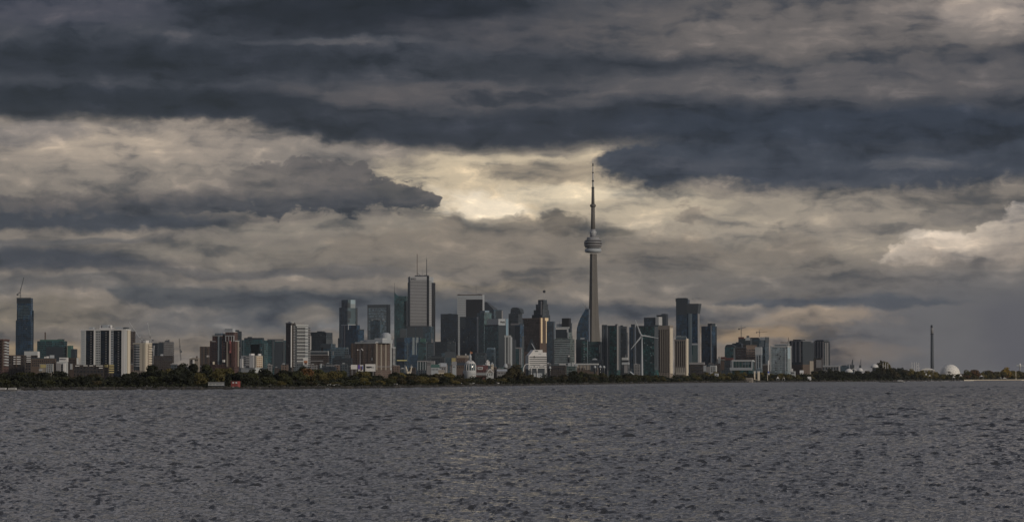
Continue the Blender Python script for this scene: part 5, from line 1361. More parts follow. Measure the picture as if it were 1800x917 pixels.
t.front('brown_base', 1390, 1410.6, 640.5, 660, 'brownw', 1.3); t.right('brown_base', 1410.2, 1431, 640, 660, 'brownw', 1.3); t.right('tan_base', 1422, 1430, 634, 658, 'tan', 1.7); t.edges(600, 636, 3.0, 'slate')
t.right('roof_step', 1411, 1426, 599, 600.6, 'darkgrey', .6); t.roof('roof_ledge', 1388, 1410, 598.2, 599.2, 'grey', -.02, .9)
t = Tower('hotel', 'rounded dark tower with grey vertical strips, last tower before the low right shore', 1430.5, 1448, 1458.5, 5500, 38)
t.body(600, 'charcoal'); pts = [(1431, 600.2), (1432.4, 598.2), (1436, 597), (1446, 597), (1448, 598), (1448, 600.2)]; n = len(pts)
v = [(t.fx(px), y, t.z(py)) for px, py in pts for y in (.5, t.L2 - 3)]
MB().add(v, [tuple(range(0, 2 * n, 2)), tuple(range(2 * n - 1, 0, -2))] + [(2 * i, 2 * i + 1, (2 * i + 3) % (2 * n), (2 * i + 2) % (2 * n)) for i in range(n)]).build('rounded_roof', M['darkgrey'], t.o)
t.piers('grey_strip', (1432.6, 1438, 1442.4, 1446.6), 1.9, 600, 645, 'grey', .9); t.piers('grey_strip', (1451, 1454.4), 1.7, 602, 645, 'grey', .9, 'r'); t.right('dark_edge', 1456.6, 1458.6, 604, 645, 'slate', .5); t.edges(601, 645, 3.0, 'slate')
t = Tower('low_building', 'dark low building with small pale upper windows, below the last rounded tower', 1430, 1444, 1446, 4900, 14)
t.body(629, 'browndark'); t.front('pale_upper_wall', 1434.6, 1443.6, 632, 646, 'grey', .4); t.windows(1435, 1443, 634, 645, 3, 3, 'glassdark', out=-.5); t.roof('stair_head', 1430.5, 1433, 627, 629, 'slate', .2, .6)
t = Tower('low_building', 'long low grey hall with a row of arched bays, right of the last tower', 1440, 1474, 1476, 5200, 8)
t.body(643, 'grey')
for i in range(7): t.front('arch_bay', 1441.4 + i * 4.8, 1444.6 + i * 4.8, 645, 650, 'slate', .2)
t.front('roof_edge', 1439.6, 1474.4, 642, 643.6, 'palegrey', .7)

# ---- chimney stack, harbour cranes, white dome
d = 6800; p = at(1638.4, 600, d); o = empty('chimney_stack', (p.x, p.y, 0)); tag(o, 'tall single dark smokestack with a paler top, standing alone on the right', 'chimney')
z = lambda y: zat(y, d); q = d / F
MB().lathe([(3.3 * q, 0), (3.0 * q, z(640)), (2.5 * q, z(586.5))], 20).build('shaft', M['darkgrey'], o, True)
MB().lathe([(2.55 * q, z(586.6)), (2.5 * q, z(578)), (2.2 * q, z(576))], 20).build('pale_top', M['grey'], o, True)
MB().lathe([(1.9 * q, z(576.2)), (1.8 * q, z(571.4)), (1.5 * q, z(571))], 16, -.6 * q).build('flue', M['slate'], o, True)
MB().lathe([(2.62 * q, z(587.6)), (2.85 * q, z(587.2)), (2.85 * q, z(586)), (2.55 * q, z(585.8))], 20).build('platform_ring', M['slate'], o, True)

d = 5900; q = d / F; p = at(1670, 600, d); o = empty('dome_theatre', (p.x, p.y, 0)); tag(o, 'large white geodesic dome among the low trees at far right', 'dome')
bm = bmesh.new(); bmesh.ops.create_icosphere(bm, subdivisions=3, radius=17.4 * q)
for v in list(bm.verts):
    if v.co.z < -9 * q: bm.verts.remove(v)
zc = zat(657.4, d)
me = bpy.data.meshes.new('shell'); bm.to_mesh(me); me.materials.append(M['domewhite']); sh = mesh_obj('shell', me, o); sh.location.z = zc
bm2 = bmesh.new(); bmesh.ops.create_icosphere(bm2, subdivisions=3, radius=17.48 * q)
mb = MB()
for e in bm2.edges:
    a, b = e.verts[0].co, e.verts[1].co
    if min(a.z, b.z) > -8 * q: mb.tube(a, b, .13, .13, 3)
la = mb.build('lattice', M['offwhite'], o); la.location.z = zc; la['kind'] = 'stuff'
MB().lathe([(15.6 * q, 0), (15.6 * q, zat(664.0, d)), (14.4 * q, zat(663.0, d))], 24).build('base_ring', M['offwhite'], o, True)
bm.free(); bm2.free()


def post_gate(label, px, d, posts, top, bot, bars, mat):
    p = at(px, 600, d); o = empty('white_mast_frame', (p.x, p.y, 0)); tag(o, label, 'mast frame')
    q = d / F
    for x, y in posts: MB().tube(((x - px) * q, 0, zat(bot, d)), ((x - px) * q, 0, zat(y, d)), .55 * q, .45 * q, 8).build('mast', mat, o)
    for a, b, y in bars: MB().tube(((a - px) * q, 0, zat(y, d)), ((b - px) * q, 0, zat(y, d)), .4 * q, None, 6).build('crossbar', mat, o)


post_gate('four white masts joined by crossbars, left of the tall smokestack', 1608, 5650, [(1602.6, 636.4), (1607, 636.4), (1610.8, 636.2), (1614.6, 637)], 636, 652, [(1610.8, 614.6 + 1000, 641)] if 0 else [(1610.8, 1614.6, 641.4), (1610.8, 1616.6, 646.4)], M['white'])
post_gate('three short white masts forming a U shape above the dark right shore trees', 1555, 5300, [(1552, 637), (1556.4, 636.8), (1560.4, 638.4)], 637, 652, [(1553, 1556, 642.6)], M['white'])


def pod(label, px, py, w, h, d, mat, cut=0.55):
    """white rounded exhibition roof: a lens shaped shell on a drum"""
    q = d / F; p = at(px, 600, d); o = empty('exhibition_pod', (p.x, p.y, 0)); tag(o, label, 'pavilion')
    zt, zb = zat(py, d), zat(py + h, d)
    pr = [(w / 2 * q * math.cos(a), zb + (zt - zb) * math.sin(a)) for a in np.linspace(0, 1.45, 7)]
    MB().lathe(pr, 18).build('roof_shell', mat, o, True)
    MB().lathe([(w / 2 * q * cut, 0), (w / 2 * q * cut, zb + .5)], 14).build('drum', M['glassdark'], o)
    MB().lathe([(w / 2 * q * 1.03, zb - .8), (w / 2 * q * 1.05, zb + .1), (w / 2 * q * .98, zb + .5)], 18).build('rim', M['palegrey'], o, True)
    return o


pod('white round pavilion roof with an open arch beside it, right of the last tower', 1492, 647.5, 14, 6, 5200, M['white'])
pod('small white round roof below a dark mast, second white roof on the right shore', 1511.6, 646.2, 10.5, 5.6, 5200, M['white'])
pod('high white tilted roof above the dark trees, third white roof on the right shore', 1537, 639.4, 14, 6, 5250, M['white'])
d = 5150; q = d / F; p = at(1500.5, 600, d); o = empty('white_arch', (p.x, p.y, 0)); tag(o, 'thin white arch curving down beside the first white roof', 'arch')
mb = MB(); pv = None
for a in np.linspace(-.2, 2.4, 10):
    c = Vector((5.0 * q * math.cos(a), 0, zat(655, d) + (zat(647.6, d) - zat(655, d)) * max(0, math.sin(a))))
    if pv: mb.tube(pv, c, .5 * q, None, 6)
    pv = c
mb.build('arch_rib', M['white'], o); MB().lathe([(1.6 * q, 0), (1.6 * q, zat(656, d)), (.8 * q, zat(655, d))], 10, 4.9 * q).build('footing', M['palegrey'], o)
t = Tower('low_building', 'long white domed roof hall below the smokestack, left of the big white dome', 1619, 1641, 1643, 5750, 8)
t.body(650, 'tan'); MB().add([(t.fx(1618 + i * 2.6), y, t.z(650 - 3.2 * math.sin(math.pi * i / 9))) for i in range(10) for y in (-1, t.L2)], [(2 * i, 2 * i + 2, 2 * i + 3, 2 * i + 1) for i in range(9)] + [tuple(range(0, 20, 2)), tuple(range(19, 0, -2))]).build('curved_roof', M['domewhite'], t.o)
t.piers('column', (1620, 1625, 1630, 1635, 1640), .8, 650, 660, 'offwhite', .6)


def derrick(label, px, top, bot, d, lean, wide):
    q = d / F; p = at(px, 600, d); o = empty('harbour_crane', (p.x, p.y, 0)); tag(o, label, 'crane')
    zb, zt = zat(bot, d), zat(top, d)
    MB().tube((0, 0, 0), (lean * q, 0, zt), wide * q * .5, wide * q * .3, 6).build('boom', M['slate'], o)
    MB().box(-wide * q * 1.4, wide * q * 1.2, -3, 3, 0, zb + (zt - zb) * .35).build('machine_house', M['slate'], o)
    MB().tube((-wide * q * 1.2, 0, zb + (zt - zb) * .3), (lean * q * .9, 0, zb + (zt - zb) * .8), wide * q * .16, None, 5).build('stay', M['darkgrey'], o)


derrick('dark dockside crane with a machine house, right of the last tower', 1498, 631.5, 646, 6000, .6, 2.6)
derrick('bare dark mast crane beside the dockside crane', 1512, 630.5, 647, 6000, 1.2, 1.2)
t = Tower('harbour_shed', 'faint blue grey sheds on the low skyline right of the last tower', 1477, 1492, 1494, 7200, 8)
t.body(643, 'greyblue'); t.roof('roof_vent', 1489, 1491, 640.4, 643, 'darkgrey', .2, .5); t.roof('roof_ridge', 1479, 1487, 641.6, 643, 'slate', .2, .7)
t = Tower('ship_hull_building', 'long rusty brown hall among the dark trees under the three short masts', 1546, 1590, 1592, 5450, 6)
t.body(652, 'brownw'); t.front('dark_base', 1546, 1590, 658, 668, 'slate', .4); t.front('roof_edge', 1545.6, 1590.4, 651, 652.4, 'rust', .6); t.windows(1548, 1588, 653.6, 656.4, 14, 1, 'glassdark')

# ---- wind turbine
d = 5000; q = d / F; p = at(1128.4, 600, d); o = empty('wind_turbine', (p.x, p.y, 0)); tag(o, 'white three bladed wind turbine in front of the green glass condominium', 'wind turbine')
MB().lathe([(2.3 * q, 0), (2.1 * q, zat(655, d)), (1.0 * q, zat(592, d))], 16).build('tower', M['palegrey'], o, True)
hub = Vector((-1.0 * q, -4.5, zat(589.6, d)))
MB().box(hub.x - 1.7, hub.x + 1.7, -3.2, 6.5, hub.z - 1.7, hub.z + 1.8).build('nacelle', M['palegrey'], o)
MB().add([], []).lathe([(.2, -1.8), (1.5, -1.2), (1.9, 0), (1.9, 1.4)], 12).build('hub', M['palegrey'], o, True)
hb = bpy.data.objects['hub']; hb.location = hub; hb.rotation_euler = (-math.pi / 2, 0, 0)
for tx, ty in ((1116.6, 561.5), (1157.6, 594.2), (1108.2, 614.4)):
    tip = Vector(((tx - 1128.4) * q, -4.5, zat(ty, d)))
    u = (tip - hub).normalized(); w = Vector((-u.z, 0, u.x)); L = (tip - hub).length
    v = []
    for fr, a, b, th in ((.02, .9, .9, .8), (.12, .9, 1.6, .7), (.22, .8, 2.0, .55), (.6, .6, 1.1, .3), (.92, .4, .5, .15), (1.0, .15, .15, .06)):
        c = hub + u * L * fr
        for s1, s2 in ((-a, 0), (0, -th), (b, 0), (0, th)): v.append(c + w * s1 + Vector((0, s2, 0)))
    f = [(4 * i + j, 4 * i + (j + 1) % 4, 4 * i + 4 + (j + 1) % 4, 4 * i + 4 + j) for i in range(5) for j in range(4)] + [(3, 2, 1, 0), (20, 21, 22, 23)]
    pydata('blade', v, f, M['palegrey'], o)

# ------------------------------------------------------------------ low buildings along the middle shore
def gable(name, label, x0, x1, eave, ridge, d, wall, roofm, depth=12, th=6, cols=4, cat='house'):
    t = Tower(name, label, x0, x1, x1 + .3, d, th, depth, cat)
    t.body(eave, wall)
    a, b = -t.L1 - .6, .6
    ze, zr = t.z(eave), t.z(ridge)
    MB().add([(a, -.6, ze), (b, -.6, ze), (b, depth + .6, ze), (a, depth + .6, ze), (a, depth / 2, zr), (b, depth / 2, zr)], [(0, 1, 5, 4), (2, 3, 4, 5), (1, 2, 5), (3, 0, 4), (3, 2, 1, 0)]).build('roof', M[roofm], t.o)
    t.windows(x0 + .5, x1 - .5, eave + 1, eave + 6, cols, 1, 'glassdark', fw=.4, fh=.5)
    return t


d = 3700; q = d / F; p = at(826.5, 600, d); o = empty('domed_hall', (p.x, p.y, 0)); tag(o, 'white ribbed glass dome with lantern above a dark red hall', 'domed hall')
z = lambda y: zat(y, d)
pr = [(9.6, 652), (10.2, 647), (9.8, 642), (8.2, 638), (5.4, 635), (2.6, 633.6)]
MB().lathe([(r * q * .96, z(y)) for r, y in pr], 20).build('dome_glass', M['glassblue'], o, True)
for i in range(14):
    a = 2 * math.pi * i / 14
    mb = MB(); pv = None
    for r, y in pr:
        c = Vector((r * q * math.cos(a), r * q * math.sin(a), z(y)))
        if pv: mb.tube(pv, c, .42, None, 4)
        pv = c
    mb.build('rib', M['white'], o)
MB().lathe([(10.6 * q, 0), (10.6 * q, z(652.6)), (10.2 * q, z(650.6))], 20).build('drum', M['offwhite'], o, True)
MB().lathe([(8.4 * q, z(638.6)), (8.6 * q, z(637.6)), (6.2 * q, z(635.6))], 20).build('white_cap_ring', M['white'], o, True)
la = MB().lathe([(2.4 * q, z(634)), (2.2 * q, z(628)), (2.6 * q, z(627)), (2.2 * q, z(624.8)), (.5 * q, z(621.6)), (.2 * q, z(619.4))], 10).build('lantern', M['palegrey'], o, True)
MB().add([(.1, 0, z(622)), (.1, 0, z(617)), (3.2, 0, z(618.8)), (3.2, .1, z(620.6))], [(0, 1, 2, 3)]).build('flag', M['orange'], la)
MB().box(-13.5 * q, 13 * q, 2, 22, 0, z(653.6)).build('hall', M['maroon'], o)
MB().add([(-12.6 * q, -1, z(654)), (1 * q, -1, z(657)), (1 * q, 2.6, z(655)), (-12.6 * q, 2.6, z(650)), (-12.6 * q, -1, z(657)), (1 * q, -1, z(657.6))], [(0, 1, 2, 3), (4, 5, 1, 0)]).build('pale_porch_roof', M['offwhite'], o)

t = gable('red_hall', 'long dark red gabled hall with a white sign panel, right of the white ribbed dome', 838, 856, 649, 641.5, 3650, 'redw' if 0 else 'maroon', 'maroon', 14, 4, 6, 'hall')
t.front('white_sign', 839.6, 848.6, 644.4, 649.4, 'offwhite', .5, 5); t.front('sign_text', 841, 847.2, 646, 647.8, 'redw', .65, .3)
for i in range(12): t.front('colonnade_post', 838.4 + i * 1.5, 838.9 + i * 1.5, 654, 660, 'offwhite', 1.2)
t.front('pale_eave', 824, 857, 656, 657.4, 'palegrey', 1.6)
t = gable('small_house', 'small white gabled house front with pink roof trim, right end of the red hall', 855, 867, 654.5, 648.6, 3550, 'offwhite', 'tan', 8, 4, 3)
mb = MB(); mb.tube((t.fx(855.4), -.8, t.z(655)), (t.fx(861.4), -.8, t.z(648)), .5).tube((t.fx(861.4), -.8, t.z(648)), (t.fx(867.2), -.8, t.z(655)), .5).build('white_barge_board', M['white'], t.o)
t = Tower('bell_tower', 'slim white tower beside the white star shaped roof, behind the red hall', 863, 866.4, 867, 3800, 10, 4.5, 'tower')
t.body(640, 'cream'); MB().add([(t.fx(862.6), -.4, t.z(640)), (.4, -.4, t.z(640)), (.4, 5, t.z(640)), (t.fx(862.6), 5, t.z(640)), (t.fx(864.8), 2.3, t.z(636))], [(0, 1, 4), (1, 2, 4), (2, 3, 4), (3, 0, 4)]).build('spire_roof', M['palegrey'], t.o); t.front('bell_opening', 864, 865.4, 641.6, 644, 'glassdark', .1)
d = 3850; q = d / F; p = at(857, 600, d); o = empty('star_roof_pavilion', (p.x, p.y, 0)); tag(o, 'white spiky star shaped roof on a dark base, behind the red hall', 'pavilion')
for tx, ty in ((853, 638), (855.4, 633), (857.6, 632), (860.4, 634.6), (861.6, 640)):
    MB().tube((0, 0, zat(643, d)), ((tx - 857) * q, 0, zat(ty, d)), 2.6, .5, 5).build('white_spike', M['white'], o)
MB().lathe([(4.4 * q, 0), (4.4 * q, zat(643, d)), (2 * q, zat(641, d))], 10).build('base', M['slate'], o)

t = Tower('stone_hall', 'long ochre stone exhibition hall with a flat roof, left of the ribbed dome', 794, 818, 821, 4300, 10, 30)
t.body(628.5, 'brick'); t.front('ochre_wall', 794, 801, 628.8, 640, 'yellow', .5); t.roof('roof_range', 802, 820, 624, 628.6, 'tan', .1, .9); t.front('brown_wall', 806, 817, 629, 634, 'rust', .4); t.windows(801, 818, 634.5, 640, 8, 1, 'glassdark'); t.roof('roof_post', 816.4, 817.4, 621, 625, 'palegrey', .2, .4); t.roof('roof_post', 805, 806, 622.6, 625, 'palegrey', .2, .4)
gable('low_building', 'dark blue roofed shed below the ochre stone hall', 802, 822, 641.5, 637.5, 3950, 'brownw', 'slate', 12, 4, 5, 'shed')
gable('small_house', 'small white house with a steep gable, below the ochre stone hall', 795, 801.5, 641, 635, 3600, 'palegrey', 'grey', 7, 4, 2)
gable('small_house', 'white house with a pale roof at the left edge of the ochre stone hall trees', 776, 784, 644, 637.8, 3600, 'grey', 'palegrey', 8, 4, 2)
t = Tower('low_building', 'low white framed glass hall right of the yellow billboard', 734, 751, 752, 4000, 6)
t.body(634.5, 'charcoal'); t.front('white_roof', 733.6, 751.2, 633.4, 635.2, 'grey', .8, 6); t.piers('white_post', (734.4, 739, 743.6, 748, 751), .9, 635, 650, 'palegrey', .7); t.windows(735, 750, 637, 648, 8, 3, 'glassgreen')
t = Tower('low_building', 'plain grey box hall between the framed glass hall and the green roof', 750, 763, 765, 3950, 12)
t.body(634, 'grey'); t.front('grey_door', 757, 761, 638, 650, 'grey', .2); t.roof('roof_unit', 752, 756, 631.4, 634, 'darkgrey', .2, .6); t.windows(751, 757, 636, 642, 3, 2, 'glassdark')
t = gable('low_building', 'low hall with green roof and bright white front wall above the trees', 758, 771, 645.5, 640, 3500, 'palegrey', 'greenroof', 12, 4, 5, 'hall')
t = Tower('low_building', 'white arched roof hall with a dark round emblem, behind the green roof', 768, 784, 786, 3900, 8)
t.body(641, 'palegrey'); MB().add([(t.fx(768 + i * 16 / 9), y, t.z(641 - 3.6 * math.sin(math.pi * i / 9))) for i in range(10) for y in (-.5, t.L2)], [(2 * i, 2 * i + 2, 2 * i + 3, 2 * i + 1) for i in range(9)] + [tuple(range(0, 20, 2)), tuple(range(19, 0, -2))]).build('arched_roof', M['palegrey'], t.o)
mb = MB(); pv = None
for a in np.linspace(0, 2 * math.pi, 15):
    c = Vector((t.fx(780) + 2.4 * math.cos(a), -.4, t.z(644) + 2.4 * math.sin(a)))
    if pv: mb.tube(pv, c, .35, None, 4)
    pv = c
mb.build('round_emblem', M['greenroof'], t.o); t.windows(769, 776, 643, 648, 4, 1, 'glassdark')
t = Tower('low_building', 'grey stepped roof block behind the plain grey box hall', 752, 781, 783, 4700, 8)
t.body(628, 'charcoal'); t.roof('roof_step', 758, 776, 624.5, 628, 'slate', .1, .7); t.front('roof_edge', 751.8, 781.2, 627.2, 628.8, 'darkgrey', .5); t.windows(753, 780, 630, 640, 10, 3, 'glassdark')
gable('small_house', 'little house with a pinkish roof poking from the trees under the green roof', 771, 780, 654, 649.5, 3100, 'cream', 'tan', 7, 10, 2)
t = Tower('billboard', 'pale yellow billboard with a small dark emblem, left of the white exhibition halls', 709.4, 726, 726.3, 3500, 4, 1.4, 'billboard')
t.body(630, 'yellowsign', 'panel', None, None, 0, 1.0, 640.4)
MB().lathe([(1.3, -.1), (1.3, .1)], 14).build('emblem', M['blackm'], t.o); e = t.o.children[-1]; e.location = (t.fx(717.6), -.12, t.z(634)); e.rotation_euler = (math.pi / 2, 0, 0)
t.front('emblem_foot', 716, 719.6, 635.4, 636.2, 'blackm', .12)
for x in (712, 723): t.front('post', x - .5, x + .5, 640.4, 654, 'steel', -.2, .8)
t.front('frame', 709.2, 726.2, 640, 641, 'darkgrey', .3)
d = 3250; q = d / F; p = at(718.6, 600, d); o = empty('gateway_sign', (p.x, p.y, 0)); tag(o, 'pinkish white V shaped gateway among the trees below the yellow billboard', 'gateway')
z = lambda y: zat(y, d)
for a, b in ((713.6, 717), (724, 720.4)): MB().tube(((b - 718.6) * q, 0, z(657)), ((a - 718.6) * q, 0, z(643.6)), 1.1, .7, 6).build('arm', M['cream'], o)
MB().box((714.6 - 718.6) * q, (722.6 - 718.6) * q, -.5, .5, z(654), z(649)).build('panel', M['tan'], o); MB().box(-1.6 * q, 1.6 * q, -.6, .6, 0, z(653)).build('base', M['cream'], o)
MB().lathe([(1.1, -.05), (1.1, .05)], 12).build('badge', M['redw'], o); e = o.children[-1]; e.location = (.2 * q, -.62, z(652.4)); e.rotation_euler = (math.pi / 2, 0, 0)
gable('low_building', 'low pale hall with white roof half hidden by the big brown tree', 874, 891, 652, 648.4, 3500, 'grey', 'palegrey', 12, 4, 6, 'hall')
pod('small white onion shaped kiosk at the foot of the white pillared tower', 888.6, 638.6, 7.4, 6, 4200, M['palegrey'], .7)
t = Tower('control_tower', 'little grey control tower with a white box cab, right of the mid grey tower', 1093, 1104, 1105, 4600, 10, 9, 'tower')
t.body(640, 'darkgrey', 'shaft', 1095, 1104, 1, 8); t.body(628, 'offwhite', 'cab', 1093, 1102, 0, 8, 632.4); t.front('window_ring', 1093.4, 1104.6, 632.4, 636, 'glassdark', .4, 8); t.front('white_gallery', 1093, 1105, 636.4, 640.4, 'palegrey', .7, 8); t.roof('aerial', 1099, 1099.5, 622.6, 628, 'steel', .4, .5)
t.front('pale_base', 1097, 1103, 641, 655, 'grey', .3)
t = Tower('low_building', 'low shed with two tilted white roofs at the foot of the control tower', 1101.5, 1113, 1114, 4000, 8)
t.body(657.5, 'brownw'); MB().add([(t.fx(1101), -.6, t.z(654)), (t.fx(1107), -.6, t.z(652)), (t.fx(1107), 9, t.z(651)), (t.fx(1101), 9, t.z(653))], [(0, 1, 2, 3)]).build('white_roof', M['white'], t.o); MB().add([(t.fx(1107), -.6, t.z(653)), (t.fx(1114), -.6, t.z(659)), (t.fx(1114), 9, t.z(658)), (t.fx(1107), 9, t.z(652))], [(0, 1, 2, 3)]).build('white_roof', M['palegrey'], t.o)
t = Tower('low_building', 'long low grandstand with a thin white roof line, right of the glass office', 1013, 1050, 1052, 4400, 6)
t.body(646, 'brownw'); t.front('white_roof', 1012, 1051, 638.4, 640.8, 'offwhite', 2.0, 14); t.front('tan_seats', 1014, 1038, 641, 646.4, 'tan', .6); t.front('dark_end', 1038, 1050, 641, 652, 'slate', .8); t.front('tan_base', 1028, 1038, 646.6, 649.4, 'tan', .8)
for x in (1014, 1020, 1026, 1032, 1038, 1044, 1050): t.front('roof_post', x - .3, x + .3, 640, 650, 'grey', 1.5, 0)
t = Tower('low_building', 'cluster of pale greenhouse like sheds at the left end of the white roofed grandstand', 996, 1012, 1014, 4350, 10)
t.body(643, 'greengrey'); t.roof('pale_vent', 998, 1003, 637.6, 643, 'palegrey', .1, .6); t.roof('pale_vent', 1005, 1009, 636.8, 643, 'offwhite', .1, .6); t.roof('pale_vent', 1010, 1014, 639.6, 643, 'palegrey', .1, .6); t.windows(997, 1011, 644, 650, 7, 2, 'glassgreen')
t = Tower('low_building', 'low dark hall with a thin white strip of roof below the glass office', 962, 994, 996, 4300, 6)
t.body(642, 'browndark'); t.front('white_roof_strip', 983, 993.6, 639.4, 640.8, 'white', .6, 6); t.front('roof_edge', 962, 994, 641, 642.6, 'darkgrey', .5); t.windows(964, 992, 645, 650, 10, 1, 'glassdark')
d = 3900; q = d / F; p = at(930, 600, d); o = empty('white_canopy', (p.x, p.y, 0)); tag(o, 'white arched canopy frame on slim legs in front of the white stepped office', 'canopy')
z = lambda y: zat(y, d)
for x0, x1, top in ((920, 934, 639.4), (934, 944, 642.4), (944, 960, 641)):
    mb = MB(); pv = None
    for a in np.linspace(0, math.pi, 9):
        c = Vector((((x0 + x1) / 2 + (x1 - x0) / 2 * -math.cos(a) - 930) * q, 0, z(655) + (z(top) - z(655)) * math.sin(a) ** .6))
        if pv: mb.tube(pv, c, .65, None, 5)
        pv = c
    mb.build('arch_rib', M['white'], o)
MB().add([((920 - 930) * q, 0, z(656)), ((929 - 930) * q, 0, z(640.4)), ((929 - 930) * q, 10, z(640.4)), ((920 - 930) * q, 10, z(656))], [(0, 1, 2, 3)]).build('canopy_skin', M['offwhite'], o); MB().box((938 - 930) * q, (953 - 930) * q, 1, 8, 0, z(655.4)).build('base_wall', M['palegrey'], o)
for x in (934, 944, 958): MB().tube(((x - 930) * q, 0, 0), ((x - 930) * q, 0, z(646)), .5).build('leg', M['white'], o)
for i, (px, py) in enumerate(((966.6, 643), (1045.6, 642), (1055, 641.6), (1061.5, 642))):
    pod(['small pale domed kiosk alone below the dark slate slab', 'small grey white dome tucked at the right end of the grandstand roof', 'small pale dome between grandstand and tower slab, second of three', 'small pale dome at the foot of the slim grey brown slab'][i], px, py, 4.6, 3.4, 4300, M['palegrey'], .8)
t = Tower('low_building', 'wide low dark hall with a pale flat roof, right of the shorter beige tower', 1212.5, 1236, 1238, 4700, 8)
t.body(640, 'browndark'); t.front('pale_roof', 1211.6, 1237, 636.4, 640.2, 'grey', 1.2, 14); t.front('white_strip', 1215, 1228, 665 - 1.4, 665, 'palegrey', 20, -19)
t.windows(1214, 1235, 643, 655, 8, 2, 'glassdark')
t = Tower('low_building', 'white two part house beside the wide low dark hall, below the dark blue tower', 1248, 1258, 1260, 4600, 15)
t.body(642, 'offwhite'); t.front('grey_wing', 1241, 1247.6, 644, 655, 'grey', 1); t.windows(1249, 1258, 644, 654, 3, 3, 'glassdark'); t.front('pale_gable', 1237, 1241, 642, 652, 'palegrey', 1.4)
t = Tower('low_building', 'white house block standing forward in the trees near the right beige towers', 1255, 1261, 1263, 4000, 20)
t.body(656, 'palegrey'); t.front('white_wall', 1256.4, 1259, 655.6, 668, 'white', .5); t.windows(1255, 1261, 657, 664, 2, 2, 'glassdark')
t = Tower('low_building', 'long low tan boathouse row on the lit shore, left of the white stone columns', 1286, 1322, 1324, shore_d(1305) + 35, 6)
t.body(664.6, 'tan'); t.roof('flat_roof', 1288, 1321, 663.4, 664.7, 'tan', 0, .9); t.windows(1288, 1320, 666, 668.6, 9, 1, 'glassdark', fw=.4)
t = Tower('low_building', 'small white hall by the shore right of the pale blue glass slab', 1389, 1397, 1398, 4500, 12)
t.body(652, 'offwhite'); t.roof('roof_unit', 1390, 1393, 647.6, 652.2, 'white', .1, .7); t.windows(1390, 1396, 653, 657, 3, 1, 'glassdark')
gable('small_house', 'bright white pointed house in front of the brown brick base', 1406, 1411.5, 655, 650.4, 4800, 'white', 'white', 7, 6, 2)
gable('small_house', 'white pitched tent like hut by the water left of the low grey hall', 1419.6, 1424.6, 667, 661.6, shore_d(1422) + 12, 'white', 'white', 6, 6, 1)

# ---- monument columns and flag pole
d = shore_d(1330) + 14; q = d / F; p = at(1330, 600, d); o = empty('stone_gateway', (p.x, p.y, 0)); tag(o, 'two white stone columns with a block between them on the lit shore', 'monument')
z = lambda y: zat(y, d)
for x0, x1 in ((1325, 1327.4), (1331.4, 1335.4)):
    MB().box((x0 - 1330) * q, (x1 - 1330) * q, -2, 2, 0, z(653)).build('column', M['cream'], o); MB().box((x0 - 1330.4) * q, (x1 - 1329.6) * q, -2.4, 2.4, z(653.6), z(652)).build('capital', M['white'], o)
MB().box((1327.4 - 1330) * q, (1331.4 - 1330) * q, -1, 1, 0, z(666)).build('low_wall', M['tan'], o); MB().box((1328 - 1330) * q, (1331 - 1330) * q, -.6, .6, z(662), z(656.6)).build('tablet', M['slate'], o)
d = shore_d(1350) + 14; q = d / F; p = at(1350.6, 600, d); o = empty('banner_pole', (p.x, p.y, 0)); tag(o, 'tall white pylon sign with blue foot and a thin pole below, on the lit shore', 'pylon')
MB().box(-.9 * q, .9 * q, -.8, .8, zat(652, d), zat(633, d)).build('sign_panel', M['white'], o); MB().box(-1.3 * q, 1.3 * q, -.9, .9, zat(655.4, d), zat(652, d)).build('blue_foot', M['bluesign'], o)
MB().tube((-1.6 * q, 0, 0), (-1.6 * q, 0, zat(655, d)), .5 * q, None, 8).build('pole', M['cream'], o); MB().box(-1.4 * q, 2.2 * q, -.7, .7, zat(658.4, d), zat(655.2, d)).build('lower_panel', M['offwhite'], o)

# ---- huts on the left shore
t = Tower('boathouse', 'white railed double deck boathouse at the water, left of the small red hut', 367, 394, 395, shore_d(380) + 3, 4, 8)
t.body(671.5, 'slate'); t.front('upper_deck', 366.4, 394.6, 676.2, 677.2, 'palegrey', 1.6); t.front('roof_edge', 366.4, 394.6, 671, 672, 'grey', 1.6)
for i in range(14): t.front('baluster', 367.4 + i * 2, 368.2 + i * 2, 673, 676.2, 'offwhite' if i % 3 else 'white', 1.4, -1.1)
t.front('rail', 366.6, 394.4, 672.8, 673.5, 'palegrey', 1.6, -1.1)
for a, b in ((374, 377), (379, 384.6), (386, 391)): t.front('white_door', a, b, 679.2, 681.6, 'white', .3)
t = Tower('boat_hut', 'small red hut with four white windows at the water, left part of the shore', 406.4, 418, 420.5, shore_d(412) + 3, 20, 5)
t.body(669.5, plain('bright_red_boards', (0.24, 0.055, 0.05))); t.front('roof_edge', 406, 418.3, 668.8, 670, 'maroon', .4)
for x, y in ((409, 670.8), (414.4, 670.8), (409, 679), (414.4, 679)):
    w = t.front('window', x, x + 2.8, y, y + 2.6, 'white', .25); w.data = unit_cube(M['white'])

